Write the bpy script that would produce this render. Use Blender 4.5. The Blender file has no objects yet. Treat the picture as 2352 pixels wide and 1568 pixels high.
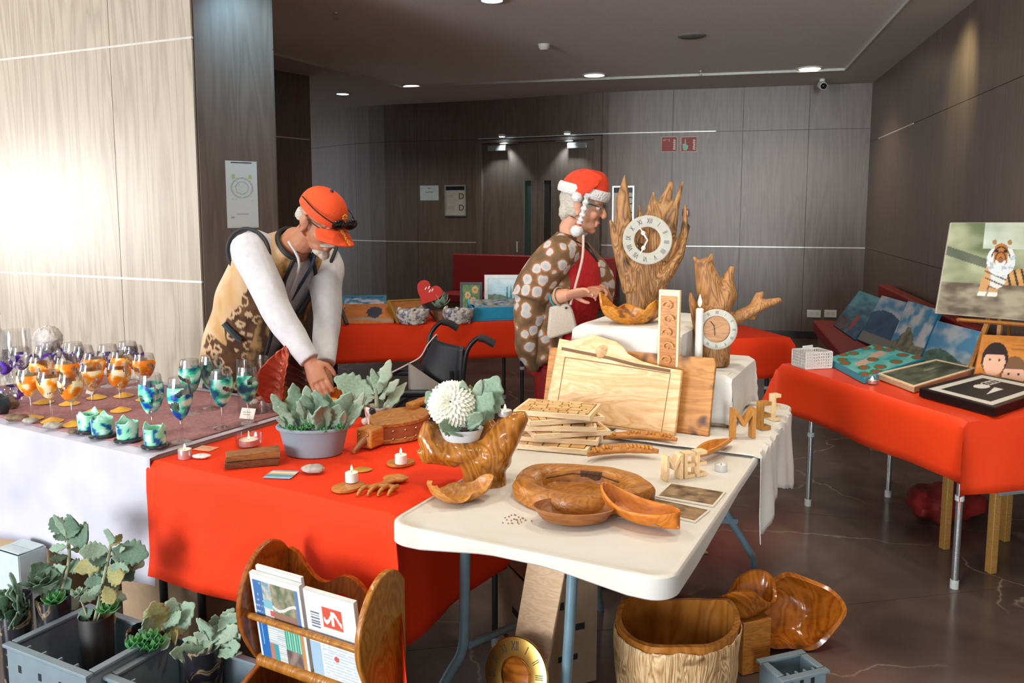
import bpy, bmesh, math, random
from mathutils import Vector as V, Matrix, noise
random.seed(7)
C = bpy.context.scene.collection
SC = bpy.context.scene
PI = math.pi
# ---------------------------------------------------------------- camera
FPX, HZ, CH = 1893.0, 478.0, 1.55          # focal length in px (2352 wide frame), horizon row, eye height
PITCH = math.radians(6.3); YC = HZ + FPX*math.tan(PITCH)    # slight downward tilt; the lens axis meets row YC (rising lens)
cd = bpy.data.cameras.new('camera'); cam = bpy.data.objects.new('camera', cd); C.objects.link(cam)
cam.location = (0, 0, CH); cam.rotation_euler = (PI/2 - PITCH, 0, 0)
cd.sensor_width = 36.0; cd.lens = 36.0*FPX/2352; cd.shift_y = -(784-YC)/2352; cd.clip_start = .05; cd.clip_end = 100
SC.camera = cam
# ---------------------------------------------------------------- world, lights, exposure
SC.view_settings.view_transform = 'Standard'; SC.view_settings.look = 'None'
SC.view_settings.exposure = 0.16; SC.view_settings.gamma = 1.0; SC.view_settings.use_curve_mapping = False
w = bpy.data.worlds.new('world'); SC.world = w; w.use_nodes = True
w.node_tree.nodes['Background'].inputs[0].default_value = (.92, .95, 1.0, 1)
w.node_tree.nodes['Background'].inputs[1].default_value = .80
def area(name, loc, tgt, sx, sy, power, col, spread=PI):
    l = bpy.data.lights.new(name, 'AREA'); l.shape = 'RECTANGLE'; l.size = sx; l.size_y = sy; l.energy = power; l.color = col
    l.spread = spread
    o = bpy.data.objects.new(name, l); C.objects.link(o); o.location = loc
    o.rotation_euler = (V(tgt)-V(loc)).to_track_quat('-Z', 'Z').to_euler(); return o
area('window_daylight_behind', (-5.9, -3.1, 1.8), (-.6, 4.0, 1.6), 3.6, 2.3, 590, (.97, .98, 1.0))
area('back_wall_fill', (.8, -4.4, 1.75), (3.2, 9.8, 1.6), 1.9, 2.3, 26, (.88, .97, 1.0), .5)  # unseen narrow-beam fill added to brighten the right of the back wall
area('window_daylight_left', (-6.9, 4.4, 1.55), (-2.6, 5.2, 1.5), 1.1, 1.15, 95, (1.0, .98, .93))
# unseen fill spots added above the stalls to brighten the table tops
for i, (x, y, p) in enumerate(((-1.9, 2.0, 42), (-.7, 3.0, 48), (.3, 1.7, 48), (.9, 3.2, 48), (1.7, 2.2, 42), (2.0, 3.9, 42), (-.2, 4.9, 34))):
    l = bpy.data.lights.new('stall_fill', 'SPOT'); l.energy = p; l.color = (1.0, .88, .70); l.spot_size = 2.2; l.spot_blend = .8; l.shadow_soft_size = .10
    o = bpy.data.objects.new('stall_fill', l); C.objects.link(o); o.location = (x, y, 2.94)
def wash(loc, tgt, power, col, ang):
    l = bpy.data.lights.new('wall_lamp', 'SPOT'); l.energy = power; l.color = col; l.spot_size = ang; l.spot_blend = 1.0; l.shadow_soft_size = .08
    o = bpy.data.objects.new('wall_lamp', l); C.objects.link(o); o.location = loc; o.rotation_euler = (V(tgt)-V(loc)).to_track_quat('-Z', 'Y').to_euler()
wash((-1.1, 4.55, 2.94), (-1.52, 4.95, 2.45), 45, (.45, .80, 1.0), 1.2)     # cool lamp grazing the pillar
wash((2.75, 5.9, 2.94), (3.2, 6.0, 2.5), 45, (1.0, .86, .45), 1.3)         # warm lamp grazing the side wall
# ---------------------------------------------------------------- pixel helpers (2352x1568 frame)
def ray(x, y):
    u = (x-1176)/FPX; v = (YC-y)/FPX; c, s = math.cos(PITCH), math.sin(PITCH)
    return V((u, c+s*v, -s+c*v))
def P(x, y, z):                              # pixel -> point on the level plane z
    d = ray(x, y); return V((0, 0, CH)) + d*((z-CH)/d.z)
def Q(x, y, d):                              # pixel -> point at forward distance d
    r = ray(x, y); return V((0, 0, CH)) + r*(d/r.y)
# ---------------------------------------------------------------- materials
MATS = {}
def _new(name):
    m = bpy.data.materials.new(name); m.use_nodes = True; MATS[name] = m
    nt = m.node_tree; return m, nt, nt.nodes['Principled BSDF']
def L(nt, a, b): nt.links.new(a, b)
def N(nt, t, **kw):
    n = nt.nodes.new(t)
    for k, v in kw.items():
        if k in n.inputs: n.inputs[k].default_value = v
        else: setattr(n, k, v)
    return n
def rgba(c): return (c[0], c[1], c[2], 1)
def ramp(nt, stops):
    r = nt.nodes.new('ShaderNodeValToRGB'); e = r.color_ramp.elements
    while len(e) < len(stops): e.new(.5)
    for i, (p, c) in enumerate(stops): e[i].position = p; e[i].color = rgba(c)
    return r
def coords(nt, scale=(1,1,1), rot=(0,0,0)):
    tc = N(nt, 'ShaderNodeTexCoord'); mp = N(nt, 'ShaderNodeMapping')
    mp.inputs['Scale'].default_value = scale; mp.inputs['Rotation'].default_value = rot
    L(nt, tc.outputs['Object'], mp.inputs[0]); return mp.outputs[0]
def bump(nt, b, h, strength=.3, dist=.01):
    n = N(nt, 'ShaderNodeBump'); n.inputs['Strength'].default_value = strength; n.inputs['Distance'].default_value = dist
    L(nt, h, n.inputs['Height']); L(nt, n.outputs[0], b.inputs['Normal'])
def M(name, col, rough=.5, metal=0, col2=None, scale=20, bmp=0, stretch=(1,1,1), spec=.5, emit=0, detail=4, lo=.3, hi=.7):
    if name in MATS: return MATS[name]
    m, nt, b = _new(name)
    b.inputs['Base Color'].default_value = rgba(col); b.inputs['Roughness'].default_value = rough
    b.inputs['Metallic'].default_value = metal; b.inputs['Specular IOR Level'].default_value = spec
    if emit: b.inputs['Emission Color'].default_value = rgba(col); b.inputs['Emission Strength'].default_value = emit
    c2 = col2 or tuple(max(0, x*.86) for x in col)
    nz = N(nt, 'ShaderNodeTexNoise'); nz.inputs['Scale'].default_value = scale; nz.inputs['Detail'].default_value = detail
    L(nt, coords(nt, stretch), nz.inputs['Vector'])
    if not emit:
        r = ramp(nt, [(lo, c2), (hi, col)]); L(nt, nz.outputs['Fac'], r.inputs[0]); L(nt, r.outputs[0], b.inputs['Base Color'])
    if bmp: bump(nt, b, nz.outputs['Fac'], bmp, .01)
    return m
def WOOD(name, c1, c2, c3=None, scale=9, axis=(1,1,6), rough=.35, dist=3.0, bmp=.12, knots=0, rot=(0,0,0)):
    """grained wood: warped rings stretched along an axis, fine pores, optional dark knots"""
    if name in MATS: return MATS[name]
    if not name.startswith('wall'): c1, c2, c3 = [tuple(x**1.28 for x in c) if c else None for c in (c1, c2, c3)]
    m, nt, b = _new(name)
    co = coords(nt, axis, rot)
    nz = N(nt, 'ShaderNodeTexNoise'); nz.inputs['Scale'].default_value = scale*.35; nz.inputs['Detail'].default_value = 3; nz.inputs['Distortion'].default_value = .8
    L(nt, co, nz.inputs['Vector'])
    mu = N(nt, 'ShaderNodeMath', operation='MULTIPLY'); mu.inputs[1].default_value = dist*3.2; L(nt, nz.outputs['Fac'], mu.inputs[0])
    fr = N(nt, 'ShaderNodeMath', operation='PINGPONG'); fr.inputs[1].default_value = .5; L(nt, mu.outputs[0], fr.inputs[0])
    fn = N(nt, 'ShaderNodeTexNoise'); fn.inputs['Scale'].default_value = scale*5; fn.inputs['Detail'].default_value = 5
    L(nt, co, fn.inputs['Vector'])
    ad = N(nt, 'ShaderNodeMath', operation='MULTIPLY_ADD'); ad.inputs[1].default_value = 1.1; L(nt, fr.outputs[0], ad.inputs[0])
    m2 = N(nt, 'ShaderNodeMath', operation='MULTIPLY'); m2.inputs[1].default_value = .55; L(nt, fn.outputs['Fac'], m2.inputs[0]); L(nt, m2.outputs[0], ad.inputs[2])
    r = ramp(nt, [(.18, c2), (.45, tuple((x+y)/2 for x, y in zip(c1, c2))), (.78, c1)]); L(nt, ad.outputs[0], r.inputs[0])
    out = r.outputs[0]
    if c3:
        v = N(nt, 'ShaderNodeTexNoise'); v.inputs['Scale'].default_value = knots or scale*.8; v.inputs['Detail'].default_value = 2; L(nt, coords(nt), v.inputs['Vector'])
        k = ramp(nt, [(.60, (0,0,0)), (.70, (1,1,1))]); L(nt, v.outputs['Fac'], k.inputs[0])
        mx = N(nt, 'ShaderNodeMixRGB'); L(nt, k.outputs[0], mx.inputs[0]); L(nt, out, mx.inputs[1]); mx.inputs[2].default_value = rgba(c3); out = mx.outputs[0]
    L(nt, out, b.inputs['Base Color']); b.inputs['Roughness'].default_value = rough
    if bmp: bump(nt, b, ad.outputs[0], bmp, .006)
    return m
def SPOTS(name, stops, scale=30, rough=.7, detail=2, warp=0, bmp=0, spec=.4):
    """blotchy colouring: noise through a many-stop ramp"""
    if name in MATS: return MATS[name]
    m, nt, b = _new(name)
    nz = N(nt, 'ShaderNodeTexNoise'); nz.inputs['Scale'].default_value = scale; nz.inputs['Detail'].default_value = detail; nz.inputs['Distortion'].default_value = warp
    L(nt, coords(nt), nz.inputs['Vector'])
    r = ramp(nt, stops); L(nt, nz.outputs['Fac'], r.inputs[0]); L(nt, r.outputs[0], b.inputs['Base Color'])
    b.inputs['Roughness'].default_value = rough; b.inputs['Specular IOR Level'].default_value = spec
    if bmp: bump(nt, b, nz.outputs['Fac'], bmp, .01)
    return m
def GLASS(name, col=(1,1,1), rough=.0, ior=1.45):
    if name in MATS: return MATS[name]
    m, nt, b = _new(name)
    b.inputs['Base Color'].default_value = rgba(col); b.inputs['Roughness'].default_value = rough
    b.inputs['IOR'].default_value = 1.25; b.inputs['Transmission Weight'].default_value = 1
    tr = N(nt, 'ShaderNodeBsdfTransparent'); tr.inputs[0].default_value = rgba(tuple(.97*c for c in col))
    ms = N(nt, 'ShaderNodeMixShader'); ly = N(nt, 'ShaderNodeLayerWeight'); ly.inputs['Blend'].default_value = .35
    rr = N(nt, 'ShaderNodeMapRange'); rr.inputs['To Min'].default_value = .06; rr.inputs['To Max'].default_value = .5
    gl = N(nt, 'ShaderNodeBsdfGlossy'); gl.inputs['Roughness'].default_value = .03
    L(nt, ly.outputs['Facing'], rr.inputs[0]); L(nt, rr.outputs[0], ms.inputs[0]); L(nt, tr.outputs[0], ms.inputs[1]); L(nt, gl.outputs[0], ms.inputs[2])
    L(nt, ms.outputs[0], nt.nodes['Material Output'].inputs[0]); return m
def VCOL(name, rough=.6, bmp=0, spec=.4, grain=0.0):
    """colour painted per vertex by the builder (pictures, prints, posters)"""
    if name in MATS: return MATS[name]
    m, nt, b = _new(name)
    a = N(nt, 'ShaderNodeVertexColor', layer_name='Col'); L(nt, a.outputs[0], b.inputs['Base Color'])
    b.inputs['Roughness'].default_value = rough; b.inputs['Specular IOR Level'].default_value = spec
    nz = N(nt, 'ShaderNodeTexNoise'); nz.inputs['Scale'].default_value = 350; L(nt, coords(nt), nz.inputs['Vector'])
    if bmp: bump(nt, b, nz.outputs['Fac'], bmp, .002)
    return m
# ---------------------------------------------------------------- mesh builder
class MB:
    def __init__(s): s.v = []; s.f = []; s.col = None
    def add(s, vs, fs, mt=None):
        o = len(s.v); s.v += [mt @ V(q) if mt else V(q) for q in vs]; s.f += [[i+o for i in f] for f in fs]; return s
    def box(s, sx, sy, sz, c=(0,0,0), mt=None):
        vs = [V((c[0]+i*sx/2, c[1]+j*sy/2, c[2]+k*sz/2)) for k in (-1,1) for j in (-1,1) for i in (-1,1)]
        return s.add(vs, [(0,2,3,1),(4,5,7,6),(0,1,5,4),(2,6,7,3),(0,4,6,2),(1,3,7,5)], mt)
    def lathe(s, prof, n=20, mt=None, sx=1, sy=1, wob=None, cap=True):
        vs = []; fs = []
        for k, (r, z) in enumerate(prof):
            for i in range(n):
                a = 2*PI*i/n; q = wob(a, k, z) if wob else 1
                vs.append((r*q*sx*math.cos(a), r*q*sy*math.sin(a), z))
        for k in range(len(prof)-1):
            for i in range(n):
                j = (i+1) % n; fs.append((k*n+i, k*n+j, (k+1)*n+j, (k+1)*n+i))
        if cap:
            if prof[0][0] > 1e-5: fs.append(tuple(range(n))[::-1])
            if prof[-1][0] > 1e-5: fs.append(tuple((len(prof)-1)*n+i for i in range(n)))
        return s.add(vs, fs, mt)
    def tube(s, pts, rad, n=10, cap=True, up=None, mt=None):
        """rad: number, or list of numbers / (a,b) pairs per point"""
        pts = [V(p) for p in pts]; m = len(pts)
        if not isinstance(rad, (list, tuple)): rad = [rad]*m
        t = [(pts[min(i+1, m-1)]-pts[max(i-1, 0)]).normalized() for i in range(m)]
        u = V(up) if up else (V((0,0,1)) if abs(t[0].z) < .9 else V((0,1,0)))
        vs = []; fs = []
        for i in range(m):
            u = (u - t[i]*u.dot(t[i]))
            if u.length < 1e-6: u = t[i].orthogonal()
            u.normalize(); w_ = t[i].cross(u)
            ra, rb = rad[i] if isinstance(rad[i], (list, tuple)) else (rad[i], rad[i])
            for k in range(n):
                a = 2*PI*k/n; vs.append(pts[i] + w_*(ra*math.cos(a)) + u*(rb*math.sin(a)))
        for i in range(m-1):
            for k in range(n):
                j = (k+1) % n; fs.append((i*n+k, i*n+j, (i+1)*n+j, (i+1)*n+k))
        if cap: fs.append(tuple(range(n))[::-1]); fs.append(tuple((m-1)*n+k for k in range(n)))
        return s.add(vs, fs, mt)
    def prism(s, pts, z0, z1, mt=None):
        n = len(pts); vs = [(x, y, z0) for x, y in pts]+[(x, y, z1) for x, y in pts]
        return s.add(vs, [tuple(range(n))[::-1], tuple(range(n, 2*n))]+[(i, (i+1) % n, n+(i+1) % n, n+i) for i in range(n)], mt)
    def slab(s, top, off):
        """polygon of 3-D points extruded by vector off"""
        n = len(top); top = [V(p) for p in top]; off = V(off)
        return s.add(top+[p+off for p in top], [tuple(range(n)), tuple(range(n, 2*n))[::-1]]+[(i, n+i, n+(i+1) % n, (i+1) % n) for i in range(n)])
    def grid(s, fn, nu, nv, cu=False, mt=None):
        vs = [fn(i/(nu if cu else nu-1), j/(nv-1)) for j in range(nv) for i in range(nu)]
        fs = [(j*nu+i, j*nu+(i+1) % nu, (j+1)*nu+(i+1) % nu, (j+1)*nu+i) for j in range(nv-1) for i in range(nu if cu else nu-1)]
        return s.add(vs, fs, mt)
    def blob(s, c, r, amp=0, fr=3, seed=0, nu=16, nv=10, mt=None):
        r = (r, r, r) if not isinstance(r, (list, tuple)) else r; vs = []; fs = []
        def pt(a, b):
            d = V((math.cos(a)*math.sin(b), math.sin(a)*math.sin(b), math.cos(b)))
            k = 1+amp*noise.noise(d*fr+V((seed*3.1, seed*1.7, seed)))
            return V((c[0]+d.x*r[0]*k, c[1]+d.y*r[1]*k, c[2]+d.z*r[2]*k))
        vs.append(pt(0, 0))
        for j in range(1, nv):
            for i in range(nu): vs.append(pt(2*PI*i/nu, PI*j/nv))
        vs.append(pt(0, PI)); e = len(vs)-1
        for i in range(nu): fs.append((0, 1+i, 1+(i+1) % nu)); fs.append((e, 1+(nv-2)*nu+(i+1) % nu, 1+(nv-2)*nu+i))
        for j in range(nv-2):
            for i in range(nu): fs.append((1+j*nu+i, 1+(j+1)*nu+i, 1+(j+1)*nu+(i+1) % nu, 1+j*nu+(i+1) % nu))
        return s.add(vs, fs, mt)
    def jitter(s, amp, fr, seed=0):
        for p in s.v:
            q = p*fr+V((seed*7.3, seed, 0)); p += noise.noise_vector(q)*amp
        return s
    def build(s, name, mat, parent=None, world=False, smooth=True, bevel=0, solid=0, sub=0, remesh=0, fix=True, soff=-1):
        vs = s.v
        if parent is not None and world:
            inv = TM[parent.name].inverted(); vs = [inv @ p for p in vs]
        me = bpy.data.meshes.new(name); me.from_pydata([tuple(p) for p in vs], [], s.f)
        if fix:
            bm = bmesh.new(); bm.from_mesh(me); bmesh.ops.recalc_face_normals(bm, faces=bm.faces); bm.to_mesh(me); bm.free()
        if s.col:
            at = me.color_attributes.new('Col', 'FLOAT_COLOR', 'POINT')
            for i, c in enumerate(s.col): at.data[i].color = rgba(c)
        me.materials.append(mat)
        if smooth: me.shade_smooth() if hasattr(me, 'shade_smooth') else None
        o = bpy.data.objects.new(name, me); C.objects.link(o)
        if parent is not None: o.parent = parent
        if bevel:
            b = o.modifiers.new('bevel', 'BEVEL'); b.width = bevel; b.segments = 2; b.limit_method = 'ANGLE'; b.angle_limit = .6
        if remesh:
            b = o.modifiers.new('remesh', 'REMESH'); b.mode = 'VOXEL'; b.voxel_size = remesh; b.use_smooth_shade = True
            q = o.modifiers.new('smooth', 'SMOOTH'); q.factor = .5; q.iterations = 3
        if solid:
            b = o.modifiers.new('solid', 'SOLIDIFY'); b.thickness = solid; b.offset = soff
        if sub:
            b = o.modifiers.new('sub', 'SUBSURF'); b.levels = sub; b.render_levels = sub
        if smooth and (bevel or not (remesh or sub)):
            try: me.set_sharp_from_angle(angle=.7)
            except Exception: pass
        return o
TM = {}
def tag(o, label, cat, group=None):
    o['label'] = label; o['category'] = cat
    if group: o['group'] = group
    return o
def thing(name, label, cat, loc=(0,0,0), rz=0, group=None, mt=None):
    o = bpy.data.objects.new(name, None); C.objects.link(o); o.empty_display_size = .05
    m = mt or (Matrix.Translation(V(loc)) @ Matrix.Rotation(rz, 4, 'Z'))
    o.matrix_world = m; TM[o.name] = m; return tag(o, label, cat, group)
def solo(mb, name, mat, label, cat, loc=(0,0,0), rz=0, group=None, world=False, **kw):
    """a thing that is one mesh; with world=True the vertices are world points and loc is its base"""
    m = Matrix.Translation(V(loc)) @ Matrix.Rotation(rz, 4, 'Z')
    if world: inv = m.inverted(); mb.v = [inv @ p for p in mb.v]
    o = mb.build(name, mat, **kw); o.matrix_world = m; TM[o.name] = m; return tag(o, label, cat, group)
def dup(root, loc, rz=0, label=None, group=None, scale=None):
    r = root.copy(); C.objects.link(r)
    m = Matrix.Translation(V(loc)) @ Matrix.Rotation(rz, 4, 'Z')
    if scale: m = m @ Matrix.Scale(scale, 4)
    r.matrix_world = m; TM[r.name] = m
    if label: r['label'] = label
    if group: r['group'] = group
    for ch in list(root.children):
        c = ch.copy(); C.objects.link(c); c.parent = r
        for g in list(ch.children):
            d = g.copy(); C.objects.link(d); d.parent = c
    return r
def frame(o, x, y):
    """matrix with origin o, x axis x, y axis y (orthonormalised)"""
    x = V(x).normalized(); y = (V(y)-x*V(y).dot(x)).normalized(); z = x.cross(y)
    return Matrix(((x.x, y.x, z.x, o[0]), (x.y, y.y, z.y, o[1]), (x.z, y.z, z.z, o[2]), (0, 0, 0, 1)))
def panel(w_, h_, fn, nx=60, ny=60):
    """flat picture in local xy, colours from fn(u,v), v up"""
    mb = MB(); mb.grid(lambda u, v: V(((u-.5)*w_, (v-.5)*h_, 0)), nx, ny)
    mb.col = [fn(i/(nx-1), j/(ny-1)) for j in range(ny) for i in range(nx)]; return mb
def fbm(x, y, s=0, o=3):
    t = 0; a = 1
    for k in range(o): t += a*noise.noise(V((x, y, s+k*5))); x *= 2; y *= 2; a *= .5
    return t
def mix(a, b, t): t = max(0, min(1, t)); return tuple(p+(q-p)*t for p, q in zip(a, b))
def inpoly(x, y, p):
    r = False; j = len(p)-1
    for i in range(len(p)):
        if (p[i][1] > y) != (p[j][1] > y) and x < (p[j][0]-p[i][0])*(y-p[i][1])/(p[j][1]-p[i][1])+p[i][0]: r = not r
        j = i
    return r
def text_mb(txt, size, depth=0.0005, mt=None, font_res=3, align='CENTER', sx=1):
    cu = bpy.data.curves.new('lettering', 'FONT'); cu.body = txt; cu.size = size; cu.extrude = depth; cu.resolution_u = font_res
    cu.align_x = align; cu.align_y = 'CENTER'
    o = bpy.data.objects.new('lettering', cu); C.objects.link(o)
    dg = bpy.context.evaluated_depsgraph_get(); me = bpy.data.meshes.new_from_object(o.evaluated_get(dg))
    mb = MB(); mb.add([V((v.co.x*sx, v.co.y, v.co.z)) for v in me.vertices], [tuple(p.vertices) for p in me.polygons], mt)
    bpy.data.objects.remove(o); bpy.data.meshes.remove(me); return mb
def catmull(pts, n):
    pts = [V(p) for p in pts]; out = []
    for i in range(len(pts)-1):
        a = pts[max(i-1, 0)]; b = pts[i]; c = pts[i+1]; d = pts[min(i+2, len(pts)-1)]
        for k in range(n):
            t = k/n; out.append(.5*((2*b)+(c-a)*t+(2*a-5*b+4*c-d)*t*t+(3*b-a-3*c+d)*t**3))
    out.append(pts[-1]); return out
# ================================================================ the room
wall_lit = WOOD('wall_laminate_lit', (.50,.43,.345), (.37,.30,.235), scale=4, axis=(5,5,.35), rough=.36, dist=2.2, bmp=.03)  # laminate with daylight put into its colour, for the window-facing wall
wall_shaded = WOOD('wall_laminate_shaded', (.155,.115,.095), (.108,.078,.064), scale=4, axis=(5,5,.35), rough=.42, dist=2.2, bmp=.03)  # same laminate with shade put into its colour, for walls turned away
wall_shaded.node_tree.nodes['Principled BSDF'].inputs['Specular IOR Level'].default_value = .8
gap_dark = M('panel_gap', (.03,.025,.02), .8)
strip_m = M('joint_strip', (.72,.72,.68), .35, .3)
ceil_m = M('ceiling_paint', (.88,.88,.85), .8, scale=60, bmp=.05)
soff_m = M('soffit_paint', (.62,.605,.58), .8, scale=60)
def st(o, kind='structure'): o['kind'] = kind; return o
# floor slab + cut stone tiles
def marble():
    m, nt, b = _new('floor_marble'); co = coords(nt)
    n1 = N(nt, 'ShaderNodeTexNoise'); n1.inputs['Scale'].default_value = 1.3; n1.inputs['Detail'].default_value = 8; n1.inputs['Distortion'].default_value = 1.0; L(nt, co, n1.inputs['Vector'])
    r = ramp(nt, [(.28, (.060,.042,.038)), (.55, (.120,.085,.075)), (.8, (.20,.15,.125))]); L(nt, n1.outputs['Fac'], r.inputs[0])
    vo = N(nt, 'ShaderNodeTexVoronoi', feature='DISTANCE_TO_EDGE'); vo.inputs['Scale'].default_value = .95
    mp = N(nt, 'ShaderNodeMixRGB', blend_type='ADD'); mp.inputs[0].default_value = .45; L(nt, co, mp.inputs[1])
    n2 = N(nt, 'ShaderNodeTexNoise'); n2.inputs['Scale'].default_value = 2.2; n2.inputs['Detail'].default_value = 6; L(nt, co, n2.inputs['Vector']); L(nt, n2.outputs['Color'], mp.inputs[2]); L(nt, mp.outputs[0], vo.inputs['Vector'])
    k = ramp(nt, [(.0, (1,1,1)), (.0035, (.4,.4,.4)), (.007, (0,0,0))]); L(nt, vo.outputs['Distance'], k.inputs[0])
    n3 = N(nt, 'ShaderNodeTexNoise'); n3.inputs['Scale'].default_value = 1.4; L(nt, co, n3.inputs['Vector'])
    k2 = ramp(nt, [(.46, (0,0,0)), (.62, (1,1,1))]); L(nt, n3.outputs['Fac'], k2.inputs[0])
    mm = N(nt, 'ShaderNodeMath', operation='MULTIPLY'); L(nt, k.outputs[0], mm.inputs[0]); L(nt, k2.outputs[0], mm.inputs[1])
    mx = N(nt, 'ShaderNodeMixRGB'); L(nt, mm.outputs[0], mx.inputs[0]); L(nt, r.outputs[0], mx.inputs[1]); mx.inputs[2].default_value = (.36,.29,.21,1)
    L(nt, mx.outputs[0], b.inputs['Base Color']); b.inputs['Roughness'].default_value = .2; return m
floor_m = marble()
fl = MB().box(17, 22, .1, (-.5, 6, -.0535)).build('floor', M('grout', (.50,.43,.34), .7)); st(fl)
def cut(poly, a, b):
    """split a 2-D polygon by the line a-b"""
    n = V((-(b[1]-a[1]), b[0]-a[0])).normalized(); out = ([], [])
    s = [n.dot(V(p)-V(a)) for p in poly]
    for sgn in (0, 1):
        r = []; k = 1 if sgn == 0 else -1
        for i in range(len(poly)):
            p, q = V(poly[i]), V(poly[(i+1) % len(poly)]); sp, sq = k*s[i], k*s[(i+1) % len(poly)]
            if sp >= 0: r.append(tuple(p))
            if sp*sq < 0: r.append(tuple(p+(q-p)*(sp/(sp-sq))))
        out[sgn].extend(r)
    return [r for r in out if len(r) > 2]
l1 = [P(1785,1172,0).xy, P(2140,1208,0).xy]; l2 = [P(1925,1390,0).xy, P(2352,1345,0).xy]
def shift(l, d):
    n = V((-(l[1]-l[0]).y, (l[1]-l[0]).x)).normalized(); return [l[0]+n*d, l[1]+n*d]
polys = [[(-9,-5),(8,-5),(8,17),(-9,17)]]
for ln in [l1, l2]+[shift(l1, d) for d in (1.9, 3.8, 5.7, 7.6, 9.5)]+[shift(l2, -d) for d in (1.5, 3, 4.5)]+[[V((x, 0)), V((x+2.4, 10))] for x in (-5.2, -2.6, 3.4)]:
    polys = [r for p in polys for r in cut(p, ln[0], ln[1])]
for p in polys:
    c = sum((V(q) for q in p), V((0,0)))/len(p); ar = 0
    ins = [tuple(V(q)+(c-V(q)).normalized()*.005) for q in p]
    t = MB().prism(ins, -.0034, .0).build('tile', floor_m, fl, smooth=False)
# ---- panelled walls
def polylen(pts):
    s = [0]
    for a, b in zip(pts, pts[1:]): s.append(s[-1]+(V(b)-V(a)).length)
    return s
def at(pts, s, t):
    for i in range(len(pts)-1):
        if t <= s[i+1] or i == len(pts)-2:
            k = (t-s[i])/(s[i+1]-s[i]); return V(pts[i])+(V(pts[i+1])-V(pts[i]))*k
def sect(pts, s, t0, t1):
    return [at(pts, s, t0)]+[V(p) for p, q in zip(pts, s) if t0+.02 < q < t1-.02]+[at(pts, s, t1)]
def off2(pl, d):
    """offset polyline to its right-hand side (towards the room) by d"""
    out = []
    for i, p in enumerate(pl):
        a = pl[max(i-1, 0)]; b = pl[min(i+1, len(pl)-1)]; t = (b-a).normalized(); out.append(p+V((t.y, -t.x))*d)
    return out
def ribbon(pl, d0, d1, z0, z1):
    a, b = off2(pl, d0), off2(pl, d1); n = len(pl); mb = MB(); vs = []
    for q in (a, b):
        for z in (z0, z1): vs += [V((p.x, p.y, z)) for p in q]
    fs = []
    for i in range(n-1):
        fs += [(2*n+i, 2*n+i+1, 3*n+i+1, 3*n+i), (i, n+i, n+i+1, i+1), (n+i, 3*n+i, 3*n+i+1, n+i+1), (i, i+1, 2*n+i+1, 2*n+i)]
    fs += [(0, 2*n, 3*n, n), (n-1, 2*n-1, 4*n-1, 3*n-1)]
    return mb.add(vs, fs)
def panel_wall(name, pts, mat, seams, zl, ztop=2.975, skip=None, strips=(), g=.004):
    pts = [V(p) for p in pts]; s = polylen(pts)
    o = st(ribbon(pts, -.12, 0, 0, ztop).build(name, gap_dark, smooth=False))
    zs = [0.0]+list(zl)+[ztop]; ts = [0]+list(seams)+[s[-1]]
    for k in range(len(zs)-1):
        for a, b in zip(ts, ts[1:]):
            if skip and skip(k, (a+b)/2): continue
            ribbon(sect(pts, s, a+g/2, b-g/2), 0.0005, .014, zs[k]+g/2+(.0005 if k == 0 else 0), zs[k+1]-g/2).build('wall_panel', mat, o, smooth=False)
    for (t0, t1, z) in strips:
        ribbon(sect(pts, s, t0, t1), .002, .0165, z-.006, z+.006).build('joint_strip', strip_m, o, smooth=False)
    return o, pts, s
# left wall facing the windows, running from its free corner back to the left (traversed left to right)
c0 = V((-1.77, 4.71)); dl = V((-.905, .424))
lw = [tuple(c0+dl*4.6), tuple(c0)]
seam_t = []
for px in (275,):
    r = ray(px, 478); # intersection with the wall line
    a = c0; k = (a.y*r.x-a.x*r.y)/(dl.x*r.y-dl.y*r.x); seam_t.append(4.6-k)
panel_wall('wall_left', lw, wall_lit, [seam_t[0]-1.22, seam_t[0]], [1.13, 2.49], strips=[(0, 4.6, 2.49), (0, 4.6, 1.13)])
pr = V((-1.435, 5.045))
panel_wall('wall_pillar', [tuple(c0), tuple(pr)], wall_shaded, [], [])
panel_wall('wall_pillar_side', [tuple(pr), (-2.9, 6.9)], wall_shaded, [], [2.49])
panel_wall('wall_passage', [(-3.3, 7.3), (-2.46, 8.7), (-2.2, 9.12)], wall_shaded, [], [2.29], strips=[(0.0, 2.1, 2.29)])
panel_wall('wall_passage_end', [(-2.2, 9.12), (-4.4, 10.4)], wall_shaded, [], [2.29])
bw = [(p.x, p.y) for p in catmull([(-5.4,15.6,0),(-3.1,12.9,0),(-2,11.75,0),(-.45,11.15,0),(1.2,10.35,0),(2.74,9.95,0),(4.12,9.6,0)], 6)]
bwv = [V(p) for p in bw]; bs = polylen(bwv)
def back_t(px):
    best = 0; bd = 9
    for i in range(600):
        t = bs[-1]*i/599; p = at(bwv, bs, t); d = abs(1176+1905*p.x/p.y-px)
        if d < bd: bd = d; best = t
    return best
d0, d1 = back_t(1100), back_t(1384)
seams = [back_t(x) for x in (560, 820, 960)]+[d0, (d0+d1)/2, d1]+[back_t(x) for x in (1540, 1700, 1850)]
panel_wall('wall_back', bw, wall_shaded, seams, [1.09, 2.46], skip=lambda k, t: k < 2 and d0 < t < d1,
           strips=[(d0, back_t(1640), 2.465), (back_t(800), d0, 1.09), (d1, bs[-1], 1.09)])
rw_a = V((4.12, 9.6)); rw_d = V((-.2415, -.9704))
panel_wall('wall_right', [tuple(rw_a), tuple(rw_a+rw_d*13)], wall_shaded, [1.6, 3.0, 4.4, 5.8, 7.2, 8.6], [1.09, 2.3], strips=[(0.55, 2.2, 2.3)])
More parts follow.
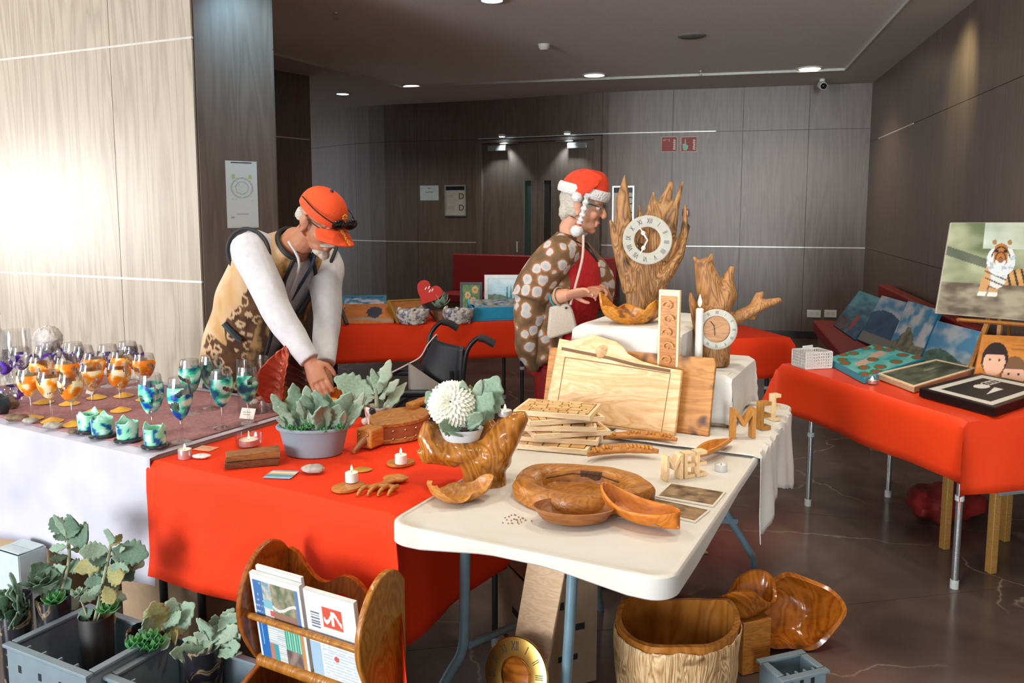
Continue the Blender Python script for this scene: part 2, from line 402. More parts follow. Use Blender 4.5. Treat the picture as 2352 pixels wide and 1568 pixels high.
# baseboards
for nm, pl in (('baseboard_back', bw), ('baseboard_right', [tuple(rw_a), tuple(rw_a+rw_d*13)])):
    pv = [V(p) for p in pl]; ss = polylen(pv)
    segs = [(0, d0), (d1, ss[-1])] if nm.endswith('back') else [(0, ss[-1])]
    mb = MB()
    for a, b in segs:
        q = ribbon(sect(pv, ss, a, b), .0145, .026, .0005, .09); mb.add(q.v, q.f)
    st(mb.build(nm, M('baseboard_dark', (.035,.03,.03), .35), smooth=False))
# ---- ceiling: raised field with a lower border
st(MB().box(17, 22, .08, (-.5, 6, 3.025)).build('ceiling', ceil_m, smooth=False))
cof = [(-6.4,-1.6),(-2.22,7.83),(-1.3,9.9),(3.44,8.7),(.28,-4.0)]
out = [(-9,-5),(-9,17),(8,17),(8,-5)]
def soffit(name, poly): st(MB().prism(poly, 2.965, 2.9845).build(name, soff_m, smooth=False))
soffit('trim_1', [(-9,-5),(-9,17),(-1.3,17),(-1.3,9.9),(-2.22,7.83),(-6.4,-1.6),(-6.4,-5)])
soffit('trim_2', [(-1.3,17),(8,17),(8,8.7),(3.44,8.7),(-1.3,9.9)])
soffit('trim_3', [(8,8.7),(8,-5),(.02,-5),(.28,-4.0),(3.44,8.7)])
mb = MB()
cv = [V(p) for p in cof]
edge = ribbon(cv, .002, .012, 2.960, 2.9845); st(edge.build('trim_4', M('coffer_edge', (.6,.6,.55), .5), smooth=False))
# ---- door: two tall leaves with narrow panes, closers and a lintel
pa, pb = at(bwv, bs, d0), at(bwv, bs, d1); ux = (pb-pa).normalized(); dn = V((ux.y, -ux.x)); dw = (pb-pa).length
dm = Matrix(((ux.x, -dn.x, 0, pa.x), (ux.y, -dn.y, 0, pa.y), (0, 0, 1, 0), (0, 0, 0, 1)))   # x along the wall, y into the wall
dr = bpy.data.objects.new('door_1', None); C.objects.link(dr); dr.matrix_world = dm; TM[dr.name] = dm; st(dr)
MB().box(.09, .10, 2.44, (.045, -.03, 1.22)).build('jamb', wall_shaded, dr, bevel=.003)
MB().box(.09, .10, 2.44, (dw-.045, -.03, 1.22)).build('jamb', wall_shaded, dr, bevel=.003)
MB().box(dw-.18, .10, .04, (dw/2, -.03, 2.42)).build('lintel', wall_shaded, dr, bevel=.003)
lw_ = (dw-.19)/2
for i in (0, 1):
    x0 = .093+i*(lw_+.004); xc = x0+lw_/2; lf = MB()
    px_ = x0+lw_-.20 if i == 0 else x0+.08          # narrow glazed slot by the meeting edge
    lf.box(px_-x0, .045, 2.39, (x0+(px_-x0)/2, -.0, 1.2)); lf.box(x0+lw_-px_-.12, .045, 2.39, ((px_+.12+x0+lw_)/2, 0, 1.2))
    lf.box(.12, .045, .66, (px_+.06, 0, .335)); lf.box(.12, .045, .49, (px_+.06, 0, 2.15))
    leaf = lf.build('door_leaf', wall_shaded, dr, smooth=False)
    MB().box(.118, .012, 1.24, (px_+.06, 0, 1.285)).build('pane', M('door_glass', (.06,.10,.095), .08), leaf, smooth=False)
    fr = MB().box(.008, .052, 1.25, (px_+.004, 0, 1.285)).box(.008, .052, 1.25, (px_+.116, 0, 1.285)).build('pane_frame', M('steel', (.5,.52,.5), .35, .8), leaf, smooth=False)
    cx = x0+.22 if i == 0 else x0+lw_-.22
    c = MB().box(.26, .06, .07, (cx, -.055, 2.33)); c.build('door_closer', M('steel'  , (.5,.52,.5), .35, .8), leaf, bevel=.004)
    MB().tube([(cx+(.12 if i == 0 else -.12), -.06, 2.37), (cx+(.05 if i == 0 else -.05), -.09, 2.385), (cx+(.30 if i == 0 else -.30), -.06, 2.39)], .007, 6).build('closer_arm', MATS['steel'], leaf)
    MB().tube([(px_+.06-(.13 if i == 0 else -.13), -.06, .98), (px_+.06-(.13 if i == 0 else -.13), -.06, 1.12)], .011, 8).build('door_pull', MATS['steel'], leaf)
# small lamps over the door
def spot(name, loc, tgt, power, col, ang=1.6, size=.03, blend=.6):
    l = bpy.data.lights.new(name, 'SPOT'); l.energy = power; l.color = col; l.spot_size = ang; l.spot_blend = blend; l.shadow_soft_size = size
    o = bpy.data.objects.new(name, l); C.objects.link(o); o.location = loc
    o.rotation_euler = (V(tgt)-V(loc)).to_track_quat('-Z', 'Y').to_euler(); return o
lamp_w = M('lamp_lens_warm', (1.0,.86,.62), emit=14); lamp_c = M('lamp_lens_cool', (.75,.95,1.0), emit=14)
trim_w = M('lamp_trim', (.7,.7,.68), .4)
for i, (fx, lb) in enumerate(((.24, 'small cool lamp over the door leaf that shows whole, above its closer'), (.76, 'small cool lamp over the door leaf behind the person in the red hat'))):
    q = dm @ V((dw*fx, -.14, 2.47))
    t = thing('door_lamp', lb, 'lamp', q, 0)
    MB().lathe([(.045,0),(.045,.03),(.03,.035)], 14).build('housing', trim_w, t); MB().lathe([(.0,-.004),(.036,-.004),(.036,.0)], 14).build('lens', lamp_c, t)
    MB().tube([(0,0,.02), V((dn.x,dn.y,0))*-.135+V((0,0,.02))], .008, 6).build('bracket', trim_w, t)
    spot('door_lamp_light', q+V((0,0,-.02)), q+V((-dn.x*.10,-dn.y*.10,-1)), 26, (.8,.95,1.0), 1.5)
# ---- recessed ceiling lights, sprinklers, vents, camera
def downlight(px, py, z, warm, power, label, r=.075):
    q = P(px, py, z); t = thing('downlight', label, 'ceiling light', q, 0, None)
    MB().lathe([(r,-.001),(r+.02,-.001),(r+.022,-.012),(r,-.014)], 20, cap=False).build('trim_ring', trim_w, t)
    MB().lathe([(0,-.008),(r,-.008),(r,-.004)], 20).build('lens', lamp_w if warm else lamp_c, t)
    spot('downlight_beam', q+V((0,0,-.03)), q+V((0,0,-2)), power, (1,.80,.55) if warm else (.75,.92,1), 2.3, .06, .7)
downlight(948, 196, 2.985, 1, 50, 'round warm recessed light by the angled corner of the raised ceiling field', .11)
downlight(1365, 171, 2.985, 1, 50, 'round warm recessed light by the long far edge of the raised ceiling field', .11)
downlight(1860, 156, 2.985, 1, 50, 'round warm recessed light in the ceiling corner by the surveillance camera', .11)
downlight(787, 214, 2.965, 0, 30, 'round cool recessed light in the lower ceiling border near the passage')
downlight(1130, -3, 2.985, 0, 26, 'round cool recessed light in the open middle of the ceiling')
def ceil_bit(px, py, z, name, prof, label, cat, mat, n=16):
    return solo(MB().lathe(prof, n), name, mat, label, cat, P(px, py, z))
white_p = M('white_plastic', (.75,.75,.72), .4)
ceil_bit(1250, 102, 2.985, 'smoke_detector', [(0,-.05),(.03,-.05),(.045,-.035),(.05,-.012),(.055,0)], 'small white smoke detector on the ceiling between lights', 'smoke detector', white_p)
ceil_bit(1588, 82, 2.985, 'ceiling_speaker', [(0,-.010),(.10,-.012),(.115,-.006),(.12,0)], 'flat round grey speaker set in the ceiling', 'speaker', M('speaker_grey', (.24,.235,.225), .7), 24)
for px, py, lb in ((772, 30, 'tiny sprinkler head on the ceiling above the passage'), (1610, 163, 'tiny sprinkler head by the pale edge of the ceiling field')):
    ceil_bit(px, py, 2.985, 'sprinkler', [(0,-.045),(.018,-.045),(.018,-.04),(.006,-.035),(.006,-.012),(.02,-.008),(.022,0)], lb, 'sprinkler', M('steel', (.5,.52,.5)))
q = P(1910, 68, 3.05); t = thing('ceiling_vent', 'square reddish grille set flush in the ceiling', 'vent', q, -.24)
vm = M('vent_red', (.22,.15,.14), .6)
MB().box(.30,.02,.012,(0,.14,-.006)).box(.30,.02,.012,(0,-.14,-.006)).box(.02,.26,.012,(.14,0,-.006)).box(.02,.26,.012,(-.14,0,-.006)).build('frame', vm, t, smooth=False)
for k in range(8): MB().box(.26,.02,.006,(0,-.115+k*.033,-.005)).build('slat', vm, t, smooth=False)
q = Q(1888, 203, 9.3); t = thing('surveillance_camera', 'small white dome-ended camera under the ceiling by the wall corner', 'camera', (q.x, q.y, 2.965), 0)
MB().lathe([(.03,0),(.03,-.05)], 12).build('mount', white_p, t)
MB().tube([(0,.05,-.055),(-.01,-.02,-.07),(-.02,-.10,-.09)], [.036,.045,.04], 14).build('housing', white_p, t)
MB().blob((-.022,-.105,-.091), .034).build('lens', M('black_gloss', (.01,.01,.012), .15), t)
# ---- signs on the back wall
def wall_plate(px0, px1, y0, y1, wall=None):
    """frame matrix, width and height of a plate on the back wall"""
    t0, t1 = back_t(px0), back_t(px1); a, b = at(bwv, bs, t0), at(bwv, bs, t1); u = (b-a).normalized(); n = V((u.y, -u.x))
    d = (a.y+b.y)/2; za, zb = Q(px0, y1, d).z, Q(px0, y0, d).z; m = (a+b)/2+n*.0155
    return frame((m.x, m.y, (za+zb)/2), (u.x, u.y, 0), (0, 0, 1)), (b-a).length, zb-za
paper = M('paper_white', (.78,.80,.80), .7); ink = M('ink_black', (.02,.02,.022), .6); ink_g = M('ink_grey', (.25,.27,.27), .7)
mt, w_, h_ = wall_plate(967, 1009, 426, 460)
t = thing('paper_notice', 'plain white printed notice taped to the wall beside a framed letter sign', 'notice', mt=mt)
MB().box(w_, h_, .001, (0,0,.0006)).build('sheet', M('paper_blue', (.62,.72,.76), .7), t, smooth=False)
MB().box(w_*.45,h_*.05,.0006,(0,h_*.06,.0014)).box(w_*.2,h_*.05,.0006,(0,h_*.32,.0014)).build('print', ink_g, t, smooth=False)
def letter_sign(px0, px1, y0, y1, ch, label):
    mt, w_, h_ = wall_plate(px0, px1, y0, y1); t = thing('letter_sign', label, 'sign', mt=mt)
    MB().box(w_, h_, .012, (0,0,.006)).build('board', M('sign_cream', (.52,.53,.47), .5), t, smooth=False)
    e = .018; al = M('aluminium', (.75,.78,.78), .3, .7)
    MB().box(w_,e,.02,(0,h_/2-e/2,.011)).box(w_,e,.02,(0,-h_/2+e/2,.011)).box(e,h_-2*e,.02,(w_/2-e/2,0,.011)).box(e,h_-2*e,.02,(-w_/2+e/2,0,.011)).build('frame', al, t, smooth=False)
    MB().box(w_-2*e,h_*.13,.002,(0,h_*.40,.0135)).build('header', M('header_navy', (.01,.015,.03), .4), t, smooth=False)
    for k, yy in enumerate((.13, -.24)):
        text_mb(ch, h_*.27, .001, Matrix.Translation((w_*.28, h_*yy, .0135))).build('letter', ink, t, smooth=False)
        MB().box(w_*.3,h_*.012,.001,(-w_*.2,h_*(yy+.04),.0128)).box(w_*.26,h_*.012,.001,(-w_*.22,h_*(yy-.02),.0128)).build('print', ink_g, t, smooth=False)
letter_sign(1024, 1071, 425, 496, 'D', 'framed cream sign reading D twice, beside the taped white notice')
letter_sign(1406, 1459, 427, 520, 'C', 'framed cream sign reading C, partly behind the tall driftwood clock')
def fire_sign(px0, px1, label, kind):
    mt, w_, h_ = wall_plate(px0, px1, 314, 349); t = thing('fire_sign', label, 'sign', mt=mt)
    MB().box(w_, h_, .004, (0,0,.002)).build('plate', M('sign_border', (.62,.50,.40), .5), t, smooth=False)
    MB().box(w_*.92,h_*.92,.001,(0,0,.0046)).build('field', M('sign_red', (.30,.018,.012), .5), t, smooth=False)
    fl_ = MB()
    for k in range(5): fl_.prism([(w_*(.22+.02*k%.05),h_*(-.34+.14*k)),(w_*.40,h_*(-.38+.14*k)),(w_*.38,h_*(-.28+.14*k)),(w_*.26,h_*(-.22+.14*k))], .0052, .0058)
    fl_.build('flame_mark', M('sign_white', (.62,.58,.50), .6), t, smooth=False)
    if kind:
        hd = MB().prism([(w_*x,h_*y) for x, y in ((-.4,.02),(-.36,-.3),(-.3,-.4),(-.14,-.4),(-.06,-.28),(-.04,-.1),(-.1,-.04),(-.18,.02),(-.2,.34),(-.26,.34),(-.26,.02),(-.32,.06))], .0052, .0058)
        hd.build('hand_mark', M('sign_green', (.30,.55,.42), .6), t, smooth=False)
    else:
        MB().box(w_*.18,h_*.10,.0006,(-w_*.30,h_*.28,.0055)).box(w_*.2,h_*.04,.0006,(-w_*.10,h_*.30,.0055)).box(w_*.08,h_*.16,.0006,(.0,h_*.26,.0055)).build('hose_mark', M('sign_pale', (.5,.28,.25), .6), t, smooth=False)
fire_sign(1517, 1552, 'square red fire sign with a hose mark on the back wall', 0)
fire_sign(1560, 1597, 'square red fire sign with a pale green hand on the back wall', 1)
# red call point behind the tall clock, sockets near the corner
mt, w_, h_ = wall_plate(1568, 1582, 480, 497)
t = thing('fire_call_point', 'small red fire alarm button on the back wall', 'alarm button', mt=mt)
MB().box(w_,h_,.05,(0,0,.025)).build('case', M('alarm_red', (.35,.02,.015), .35), t, bevel=.006); MB().box(w_*.6,h_*.5,.004,(0,0,.051)).build('glass', white_p, t, smooth=False)
for a, b, lb in ((1864, 1894, 'white double wall socket plate, the one farther from the room corner'), (1903, 1932, 'white double wall socket plate nearer the room corner')):
    mt, w_, h_ = wall_plate(a, b, 711, 728); t = thing('wall_socket', lb, 'socket', mt=mt)
    MB().box(w_,h_,.012,(0,0,.006)).build('plate', M('socket_white', (.82,.84,.82), .4), t, bevel=.002)
    for s_ in (-1, 1): MB().lathe([(0,.0121),(.018,.0121),(.02,.0135),(.022,.0125)], 14, Matrix.Translation((s_*w_*.24,0,0))).build('outlet', white_p, t)
# poster on the pillar
pn = V((.707,-.707)); pu = V((.707,.707))
def pil(px):
    r = ray(px, 478); k = (c0.y*r.x-c0.x*r.y)/(pu.x*r.y-pu.y*r.x); return c0+pu*k
a, b = pil(518), pil(590); dd = (a.y+b.y)/2; za, zb = Q(520,523,dd).z, Q(520,370,dd).z; mm_ = (a+b)/2+pn*.0155
pw, ph = (b-a).length, zb-za
t = thing('plan_poster', 'white printed floor plan sheet on the dark pillar', 'poster', mt=frame((mm_.x,mm_.y,(za+zb)/2),(pu.x,pu.y,0),(0,0,1)))
MB().box(pw,ph,.001,(0,0,.0006)).build('sheet', M('paper_grey', (.60,.63,.62), .7), t, smooth=False)
MB().box(pw*.66,ph*.014,.0006,(0,ph*.475,.0014)).build('title', ink, t, smooth=False)
def plan(u, v):
    x, y = u-.5, v-.5; base = (.60,.63,.62)
    if abs(((x/.34)**2+((y-.12)/.16)**2)-1) < .12 or abs(((x/.2)**2+((y-.12)/.1)**2)-1) < .14: return (.36,.40,.39)
    if abs(abs(x)-.26) < .05 and abs(y-.30) < .035: return (.42,.50,.22)
    if abs(y+.30) < .01 and abs(x) < .2: return (.40,.42,.42)
    if abs(x+.33) < .05 and abs(y+.36) < .014: return (.25,.30,.2)
    return mix(base, (.42,.46,.45), (fbm(u*16, v*24, 3)-.25)*2) if abs(x) < .36 and abs(y-.1) < .2 else base
pm = panel(pw*.98, ph*.92, plan, 48, 90); pm.v = [p+V((0,-ph*.012,.0014)) for p in pm.v]; pm.build('plan_print', VCOL('print_matt', .7), t, smooth=False)
# ================================================================ tables and cloths
def cloth_mb(w_, l_, drops, z, amp=.018, fr=14, seed=1, step=.035, flare=.06, corner=.3):
    """cloth over a w x l top centred on the origin; drops = (x-, x+, y-, y+) hanging lengths"""
    a, b, c, d = drops; xs0, xs1, ys0, ys1 = -w_/2-a, w_/2+b, -l_/2-c, l_/2+d
    nu = max(4, int((xs1-xs0)/step)); nv = max(4, int((ys1-ys0)/step)); r = .014
    def hang(o):                                 # rounded table edge, then straight down
        if o <= 0: return 0, 0
        q = r*PI/2
        if o < q: t = o/r; return r*math.sin(t), r*(1-math.cos(t))
        return r, r+o-q
    def fn(u, v):
        x = xs0+(xs1-xs0)*u; y = ys0+(ys1-ys0)*v
        cx = max(-w_/2, min(w_/2, x)); cy = max(-l_/2, min(l_/2, y)); ox = x-cx; oy = y-cy
        sx = (ox > 0)-(ox < 0); sy = (oy > 0)-(oy < 0); ax, ay = abs(ox), abs(oy)
        hx, dx_ = hang(ax); hy, dy_ = hang(ay)
        dz = max(dx_, dy_)+.25*min(dx_, dy_); k = max(dx_, dy_)
        wv = math.sin(fr*(cy if ax > ay else cx)+seed)+.6*math.sin(fr*.53*(cy if ax > ay else cx)+seed*2.3)+.9*noise.noise(V((x*5, y*5, seed)))+.5*noise.noise(V((x*11, y*11, seed+4)))
        o_ = amp*wv*min(1, k/.25)+flare*k*.6
        px = cx+sx*(hx+(o_ if ax > 0 else 0)+(corner*min(ax, ay) if ay > 0 else 0)); py = cy+sy*(hy+(o_ if ay > 0 else 0)+(corner*min(ax, ay) if ax > 0 else 0))
        zz = z-dz+(.0025*noise.noise(V((x*7, y*7, seed))) if dz == 0 else 0)
        return V((px, py, max(zz, .004)))
    return MB().grid(fn, nu, nv)
red_cl = M('cloth_red', (.80,.042,.004), .75, col2=(.74,.036,.004), scale=350, bmp=.10, spec=.25)
red_pl = M('cloth_red_shiny', (.82,.055,.009), .40, col2=(.76,.045,.007), scale=5, bmp=.15, spec=.5)
white_cl = M('cloth_white', (.58,.58,.66), .8, col2=(.50,.50,.59), scale=5, bmp=.9, detail=2)
white_cl2 = M('cloth_white_warm', (.72,.70,.66), .8, col2=(.67,.65,.61), scale=300, bmp=.10)
mauve_cl = M('cloth_mauve', (.42,.21,.215), .9, col2=(.31,.14,.15), scale=70, bmp=.25)
steel_leg = M('leg_chrome', (.62,.66,.68), .25, .9); blue_leg = M('leg_bluegrey', (.22,.36,.44), .38, .25); dark_leg = M('leg_black', (.02,.02,.022), .4)
top_grey = M('table_top_grey', (.55,.55,.53), .6)
class TF:
    """table frame: W(s,t,z): s along the first axis, t along the second, from corner o"""
    def __init__(self, o, rz, ls, lt): self.o = V((o[0], o[1])); self.s = V((math.cos(rz), math.sin(rz))); self.t = V((-math.sin(rz), math.cos(rz))); self.rz = rz; self.ls = ls; self.lt = lt
    def __call__(self, s, t, z=.74): p = self.o+self.s*s+self.t*t; return V((p.x, p.y, z))
    def c(self): p = self(self.ls/2, self.lt/2, 0); return p
def simple_table(tf, label, legm, z=.74, inset=.09, name='folding_table', group=None, lr=.014):
    t = thing(name, label, 'table', tf.c(), tf.rz, group)
    MB().box(tf.ls, tf.lt, .03, (0, 0, z-.0155)).build('table_top', top_grey, t, bevel=.006)
    for i in (-1, 1):
        for j in (-1, 1):
            x, y = i*(tf.ls/2-inset), j*(tf.lt/2-inset)
            l = MB().tube([(x, y, z-.031), (x, y, .02)], lr, 12).build('leg', legm, t)
            MB().lathe([(lr*.98, .0), (lr+.003, .0), (lr+.003, .035), (lr*.98, .036)], 12, Matrix.Translation((x, y, 0))).build('foot_cap', M('cap_grey', (.55,.58,.58), .5), l)
            MB().lathe([(lr+.0005,0),(lr+.004,.002),(lr+.004,.022),(lr+.0005,.024)], 12, Matrix.Translation((x, y, .37))).build('collar', M('cap_grey', (.5,.52,.52), .5), l)
    for j in (-1, 1): MB().box(tf.ls-2*inset, .025, .03, (0, j*(tf.lt/2-inset), z-.047)).build('apron_bar', legm, t, smooth=False)
    return t
RZT = math.radians(-29.5)
# glass stall table: its front-right corner is at the seam with the red cloth
T_red = TF((-1.172, 2.625), RZT, .98, .78)                       # s runs right along the front, t runs back
T_gl = TF((-1.176-1.5*math.cos(RZT), 2.627-1.5*math.sin(RZT)), RZT, 1.49, .77)
simple_table(T_gl, 'folding table hidden under the white cloth with the painted glasses', dark_leg, .738)
c_ = T_gl.c()
solo(cloth_mb(T_gl.ls, T_gl.lt, (.2, .012, .45, .3), .7485, amp=.016, fr=9, seed=3, flare=.03), 'tablecloth', white_cl, 'plain white cloth hanging crookedly below the painted glasses', 'tablecloth', (c_.x, c_.y, 0), RZT, solid=.0015)
rn = MB().grid(lambda u, v: V(((u-.5)*1.47, -.362+v*.70+.006*math.sin(u*9), .7515+.0012*noise.noise(V((u*40, v*20, 0))))), 60, 30)
solo(rn, 'table_runner', mauve_cl, 'mauve mottled fabric runner spread under the painted glasses', 'table runner', (c_.x, c_.y, 0), RZT, solid=.002, soff=0)
simple_table(T_red, 'folding table hidden under the long red cloth in the middle', dark_leg, .722)
c_ = T_red.c()
solo(cloth_mb(T_red.ls, T_red.lt, (.012, .38, .40, .02), .7325, amp=.012, fr=11, seed=5, flare=.03, corner=.42), 'tablecloth', red_cl, 'matt red cloth hanging low in front of the stall with the grey planter', 'tablecloth', (c_.x, c_.y, 0), RZT, solid=.0015)
# ---- white moulded folding table (near end faces the viewer)
RZW = math.radians(-26.6)
T_w = TF((-.33, 2.06), RZW, .76, 1.83)                            # s across the near end (left to right), t going away
wt_m = M('moulded_plastic', (.70,.69,.65), .5, col2=(.66,.63,.57), scale=9, bmp=.08)
tw = thing('folding_table', 'white moulded plastic folding table with bluish legs and wooden goods', 'table', T_w.c(), RZW)
def rrect(w_, l_, r, n=7):
    pts = []
    for cx, cy, a0 in ((w_/2-r, l_/2-r, 0), (-w_/2+r, l_/2-r, PI/2), (-w_/2+r, -l_/2+r, PI), (w_/2-r, -l_/2+r, 1.5*PI)):
        pts += [(cx+r*math.cos(a0+PI/2*i/n), cy+r*math.sin(a0+PI/2*i/n)) for i in range(n+1)]
    return pts
base = rrect(.76, 1.83, .06)
den = []
for i in range(len(base)):                        # densify the long straight runs
    a, b = V(base[i]), V(base[(i+1) % len(base)]); k = max(1, int((b-a).length/.04)); den += [a+(b-a)*(j/k) for j in range(k)]
def rim(p):                                       # rim is deep near the corners, shallow in the middle of each end
    if p.y < -.85 or p.y > .85: k = abs(p.x)/.33
    else: k = abs(p.y)/.8
    return .030+.026*max(0, min(1, (k-.25)/.6))
mb = MB(); n = len(den)
rings = []
for sc, zz in ((.90, -.004), (.955, -.004), (.965, 0), (.988, 0), (.998, -.004), (1, -.012)):
    rings.append([V((p.x*(1-(1-sc)*.76*1.2), p.y*(1-(1-sc)*.5), .74+zz)) for p in den])
rings.append([V((p.x, p.y, .74-rim(p)+.004)) for p in den]); rings.append([V((p.x*.99, p.y*.995, .74-rim(p))) for p in den]); rings.append([V((p.x*.955, p.y*.98, .74-.028)) for p in den])
vs = [p for r in rings for p in r]; fs = [tuple(range(n))]
for k in range(len(rings)-1): fs += [(k*n+i, k*n+(i+1) % n, (k+1)*n+(i+1) % n, (k+1)*n+i) for i in range(n)]
fs.append(tuple((len(rings)-1)*n+i for i in range(n))[::-1])
mb.add(vs, fs).build('table_top', wt_m, tw)
inv = TM[tw.name].inverted()
def tw_tube(name, pts, r, mat=blue_leg, n=12): return MB().tube(catmull(pts, 5), r, n).build(name, mat, tw, world=True)
tw_tube('leg', [Q(1070,1225,2.26), Q(1068,1300,2.26), Q(1066,1430,2.26), Q(1060,1495,2.26), Q(1030,1550,2.27), P(955,1690,0.002)], .0155)
tw_tube('leg', [Q(1316,1265,2.16), Q(1314,1340,2.16), Q(1308,1450,2.16), Q(1300,1568,2.17), P(1288,1735,.002)], .0155)
tw_tube('leg', [Q(1624,1102,2.70), Q(1672,1185,2.78), Q(1720,1262,2.93), Q(1732,1298,3.02), P(1727,1366,.002)], .0135)
tw_tube('leg', [Q(1335,1050,3.0), Q(1350,1180,3.02), P(1380,1400,.002)], .0135)
tw_tube('brace', [Q(1078,1480,2.26), Q(1180,1437,2.45)], .011)
tw_tube('crossbar', [Q(1070,1250,2.26), Q(1190,1262,2.21), Q(1316,1290,2.16)], .010)
MB().tube([Q(1618,1193,2.72), Q(1690,1196,2.80)], .012, 8).build('crossbar', blue_leg, tw, world=True)
MB().box(.03,.02,.03).jitter(0,1).build('bolt_block', dark_leg, tw).location = inv @ Q(1005,1238,2.15)
# cloth over the far part of the white table with a ragged corner hanging on the right
def wcl():
    """strip of cloth lying on the far part of the table, hanging over its right edge"""
    mb = MB()
    def fn(u, v):
        t = 1.0+v*.70                                           # along the table
        drop = .225+.035*math.cos(v*7)+.012*noise.noise(V((v*22, 1, 0)))
        o = u*(.55+drop); s = .24+o                              # across
        e = .765
        if s < e: return T_w(s, t, .7465+.002*noise.noise(V((s*14, t*14, 2))))
        h = s-e; k = .013*math.sin(t*17)*min(1, h/.2)+.006*math.sin(t*39+1)*min(1, h/.2)
        return T_w(e+.008+k+.04*h+.09*h*max(0, .3-v), t-.10*h*(1-v)+.05*h, .744-h+.006*noise.noise(V((t*30, 0, 1))))
    return mb.grid(fn, 44, 56)
cq = T_w(.5, 1.5, .74)
solo(wcl(), 'tablecloth', white_cl2, 'white cloth with frayed hem hanging off the corner beside the letter blocks', 'tablecloth', cq, 0, world=True, solid=.002, soff=0)
# two risers draped with white cloth
def riser(s0, s1, t0, t1, z1, label, seed, flare):
    tf = TF(T_w(s0, t0).xy, RZW, s1-s0, t1-t0); c = tf.c(); h = z1-.749
    t = thing('draped_riser', label, 'display riser', (c.x, c.y, .749), RZW)
    MB().box(tf.ls-.01, tf.lt-.01, h-.004, (0, 0, (h-.004)/2+.0005)).build('box', M('cardboard', (.42,.29,.18), .8), t, bevel=.002)
    cm = cloth_mb(tf.ls, tf.lt, (h*.96,)*4, h, amp=.010, fr=17, seed=seed, flare=flare, step=.03, corner=.1)
    cm.build('cover_cloth', white_cl2, t, solid=.0015)
    return t
riser(.02, .42, 1.27, 1.81, 1.10, 'tall box draped in white cloth under the lobed bowl and tall clock', 2, .02)
riser(.445, .60, 1.30, 1.74, .945, 'low box draped in white cloth under the small root clock', 4, .0)
# ---- back stall table with red cloth
a, b = P(748,750,.74), P(1222,736,.74); RZB = math.atan2((b-a).y, (b-a).x)
T_b = TF((a.x, a.y), RZB, (b-a).length, .78)
simple_table(T_b, 'folding table with black legs under the red cloth with shell baskets', dark_leg, .731, inset=.06)
c_ = T_b.c(); solo(cloth_mb(T_b.ls, T_b.lt, (.28, .02, .27, .2), .741, amp=.008, fr=7, seed=8, flare=.02), 'tablecloth', red_cl, 'red cloth on the back table below the shell baskets', 'tablecloth', (c_.x, c_.y, 0), RZB, solid=.0015)
# small side table far behind the root clock
T_s = TF((1.02, 5.05), math.radians(14), .78, .55)
simple_table(T_s, 'small table half hidden behind the root clock under a lifted red cloth', dark_leg, .721)
c_ = T_s.c(); solo(cloth_mb(T_s.ls, T_s.lt, (.25, .34, .26, .2), .731, amp=.03, fr=9, seed=12, flare=.22), 'tablecloth', red_cl, 'red cloth flaring out on the small table behind the root clock', 'tablecloth', (c_.x, c_.y, 0), T_s.rz, solid=.0015)
# ---- right stall table
RZR = math.atan2(.27, .963)
T_r = TF((1.74, 3.10), RZR, .72, 1.20)                           # s to the right, t going away
simple_table(T_r, 'folding table with chrome legs under the red cloth with the pictures', steel_leg, .731, inset=.11)
c_ = T_r.c(); solo(cloth_mb(T_r.ls, T_r.lt, (.25, .012, .30, .22), .741, amp=.010, fr=10, seed=15, flare=.05), 'tablecloth', red_pl, 'shiny red cloth with gathered corner on the stall of pictures', 'tablecloth', (c_.x, c_.y, 0), RZR, solid=.0015)
# ================================================================ painted glasses on the white stall
glass = GLASS('clear_glass'); TZ = .7535
def patches(prof, n, fn, th, off=.0006, seed=0, fr=26, cols=None, zmin=-9, zmax=9):
    """paint splashes on a turned vessel: faces of its outer skin where noise is high, coloured per vertex"""
    mb = MB(); mb.col = []
    m = len(prof); idx = {}
    for k in range(m):
        r, z = prof[k]
        for i in range(n):
            a = 2*PI*i/n; mb.v.append(V(((r+off)*math.cos(a), (r+off)*math.sin(a), z)))
            q = V((math.cos(a)*r*fr, math.sin(a)*r*fr, z*fr))+V((seed*5.7, seed*2.1, 0))
            mb.col.append(cols(noise.noise(q*1.3+V((9, 1, 4))), noise.noise(q*2.1)))
    for k in range(m-1):
        for i in range(n):
            j = (i+1) % n; f = (k*n+i, k*n+j, (k+1)*n+j, (k+1)*n+i); c = sum((mb.v[x] for x in f), V())/4
            if zmin < c.z < zmax and noise.noise(c*fr+V((seed*5.7, seed*2.1, 3))) > th: mb.f.append(f)
    return mb
paint_m = VCOL('glass_paint', .3)
def c_orange(a, b): return (.92,.24,.01) if a > .0 else ((.95,.45,.05) if a > -.2 else (.95,.80,.55))
def c_blue(a, b): return (.01,.06,.42) if a > .16 else ((.02,.42,.44) if a > -.02 else ((.18,.78,.48) if a > -.22 else (.70,.90,.88)))
def c_teal(a, b): return (.01,.10,.20) if a > .16 else ((.02,.38,.30) if a > -.05 else ((.16,.72,.42) if a > -.25 else (.55,.85,.80)))
def c_purple(a, b): return (.10,.02,.36) if a > .05 else ((.16,.10,.62) if a > -.15 else (.75,.76,.92))
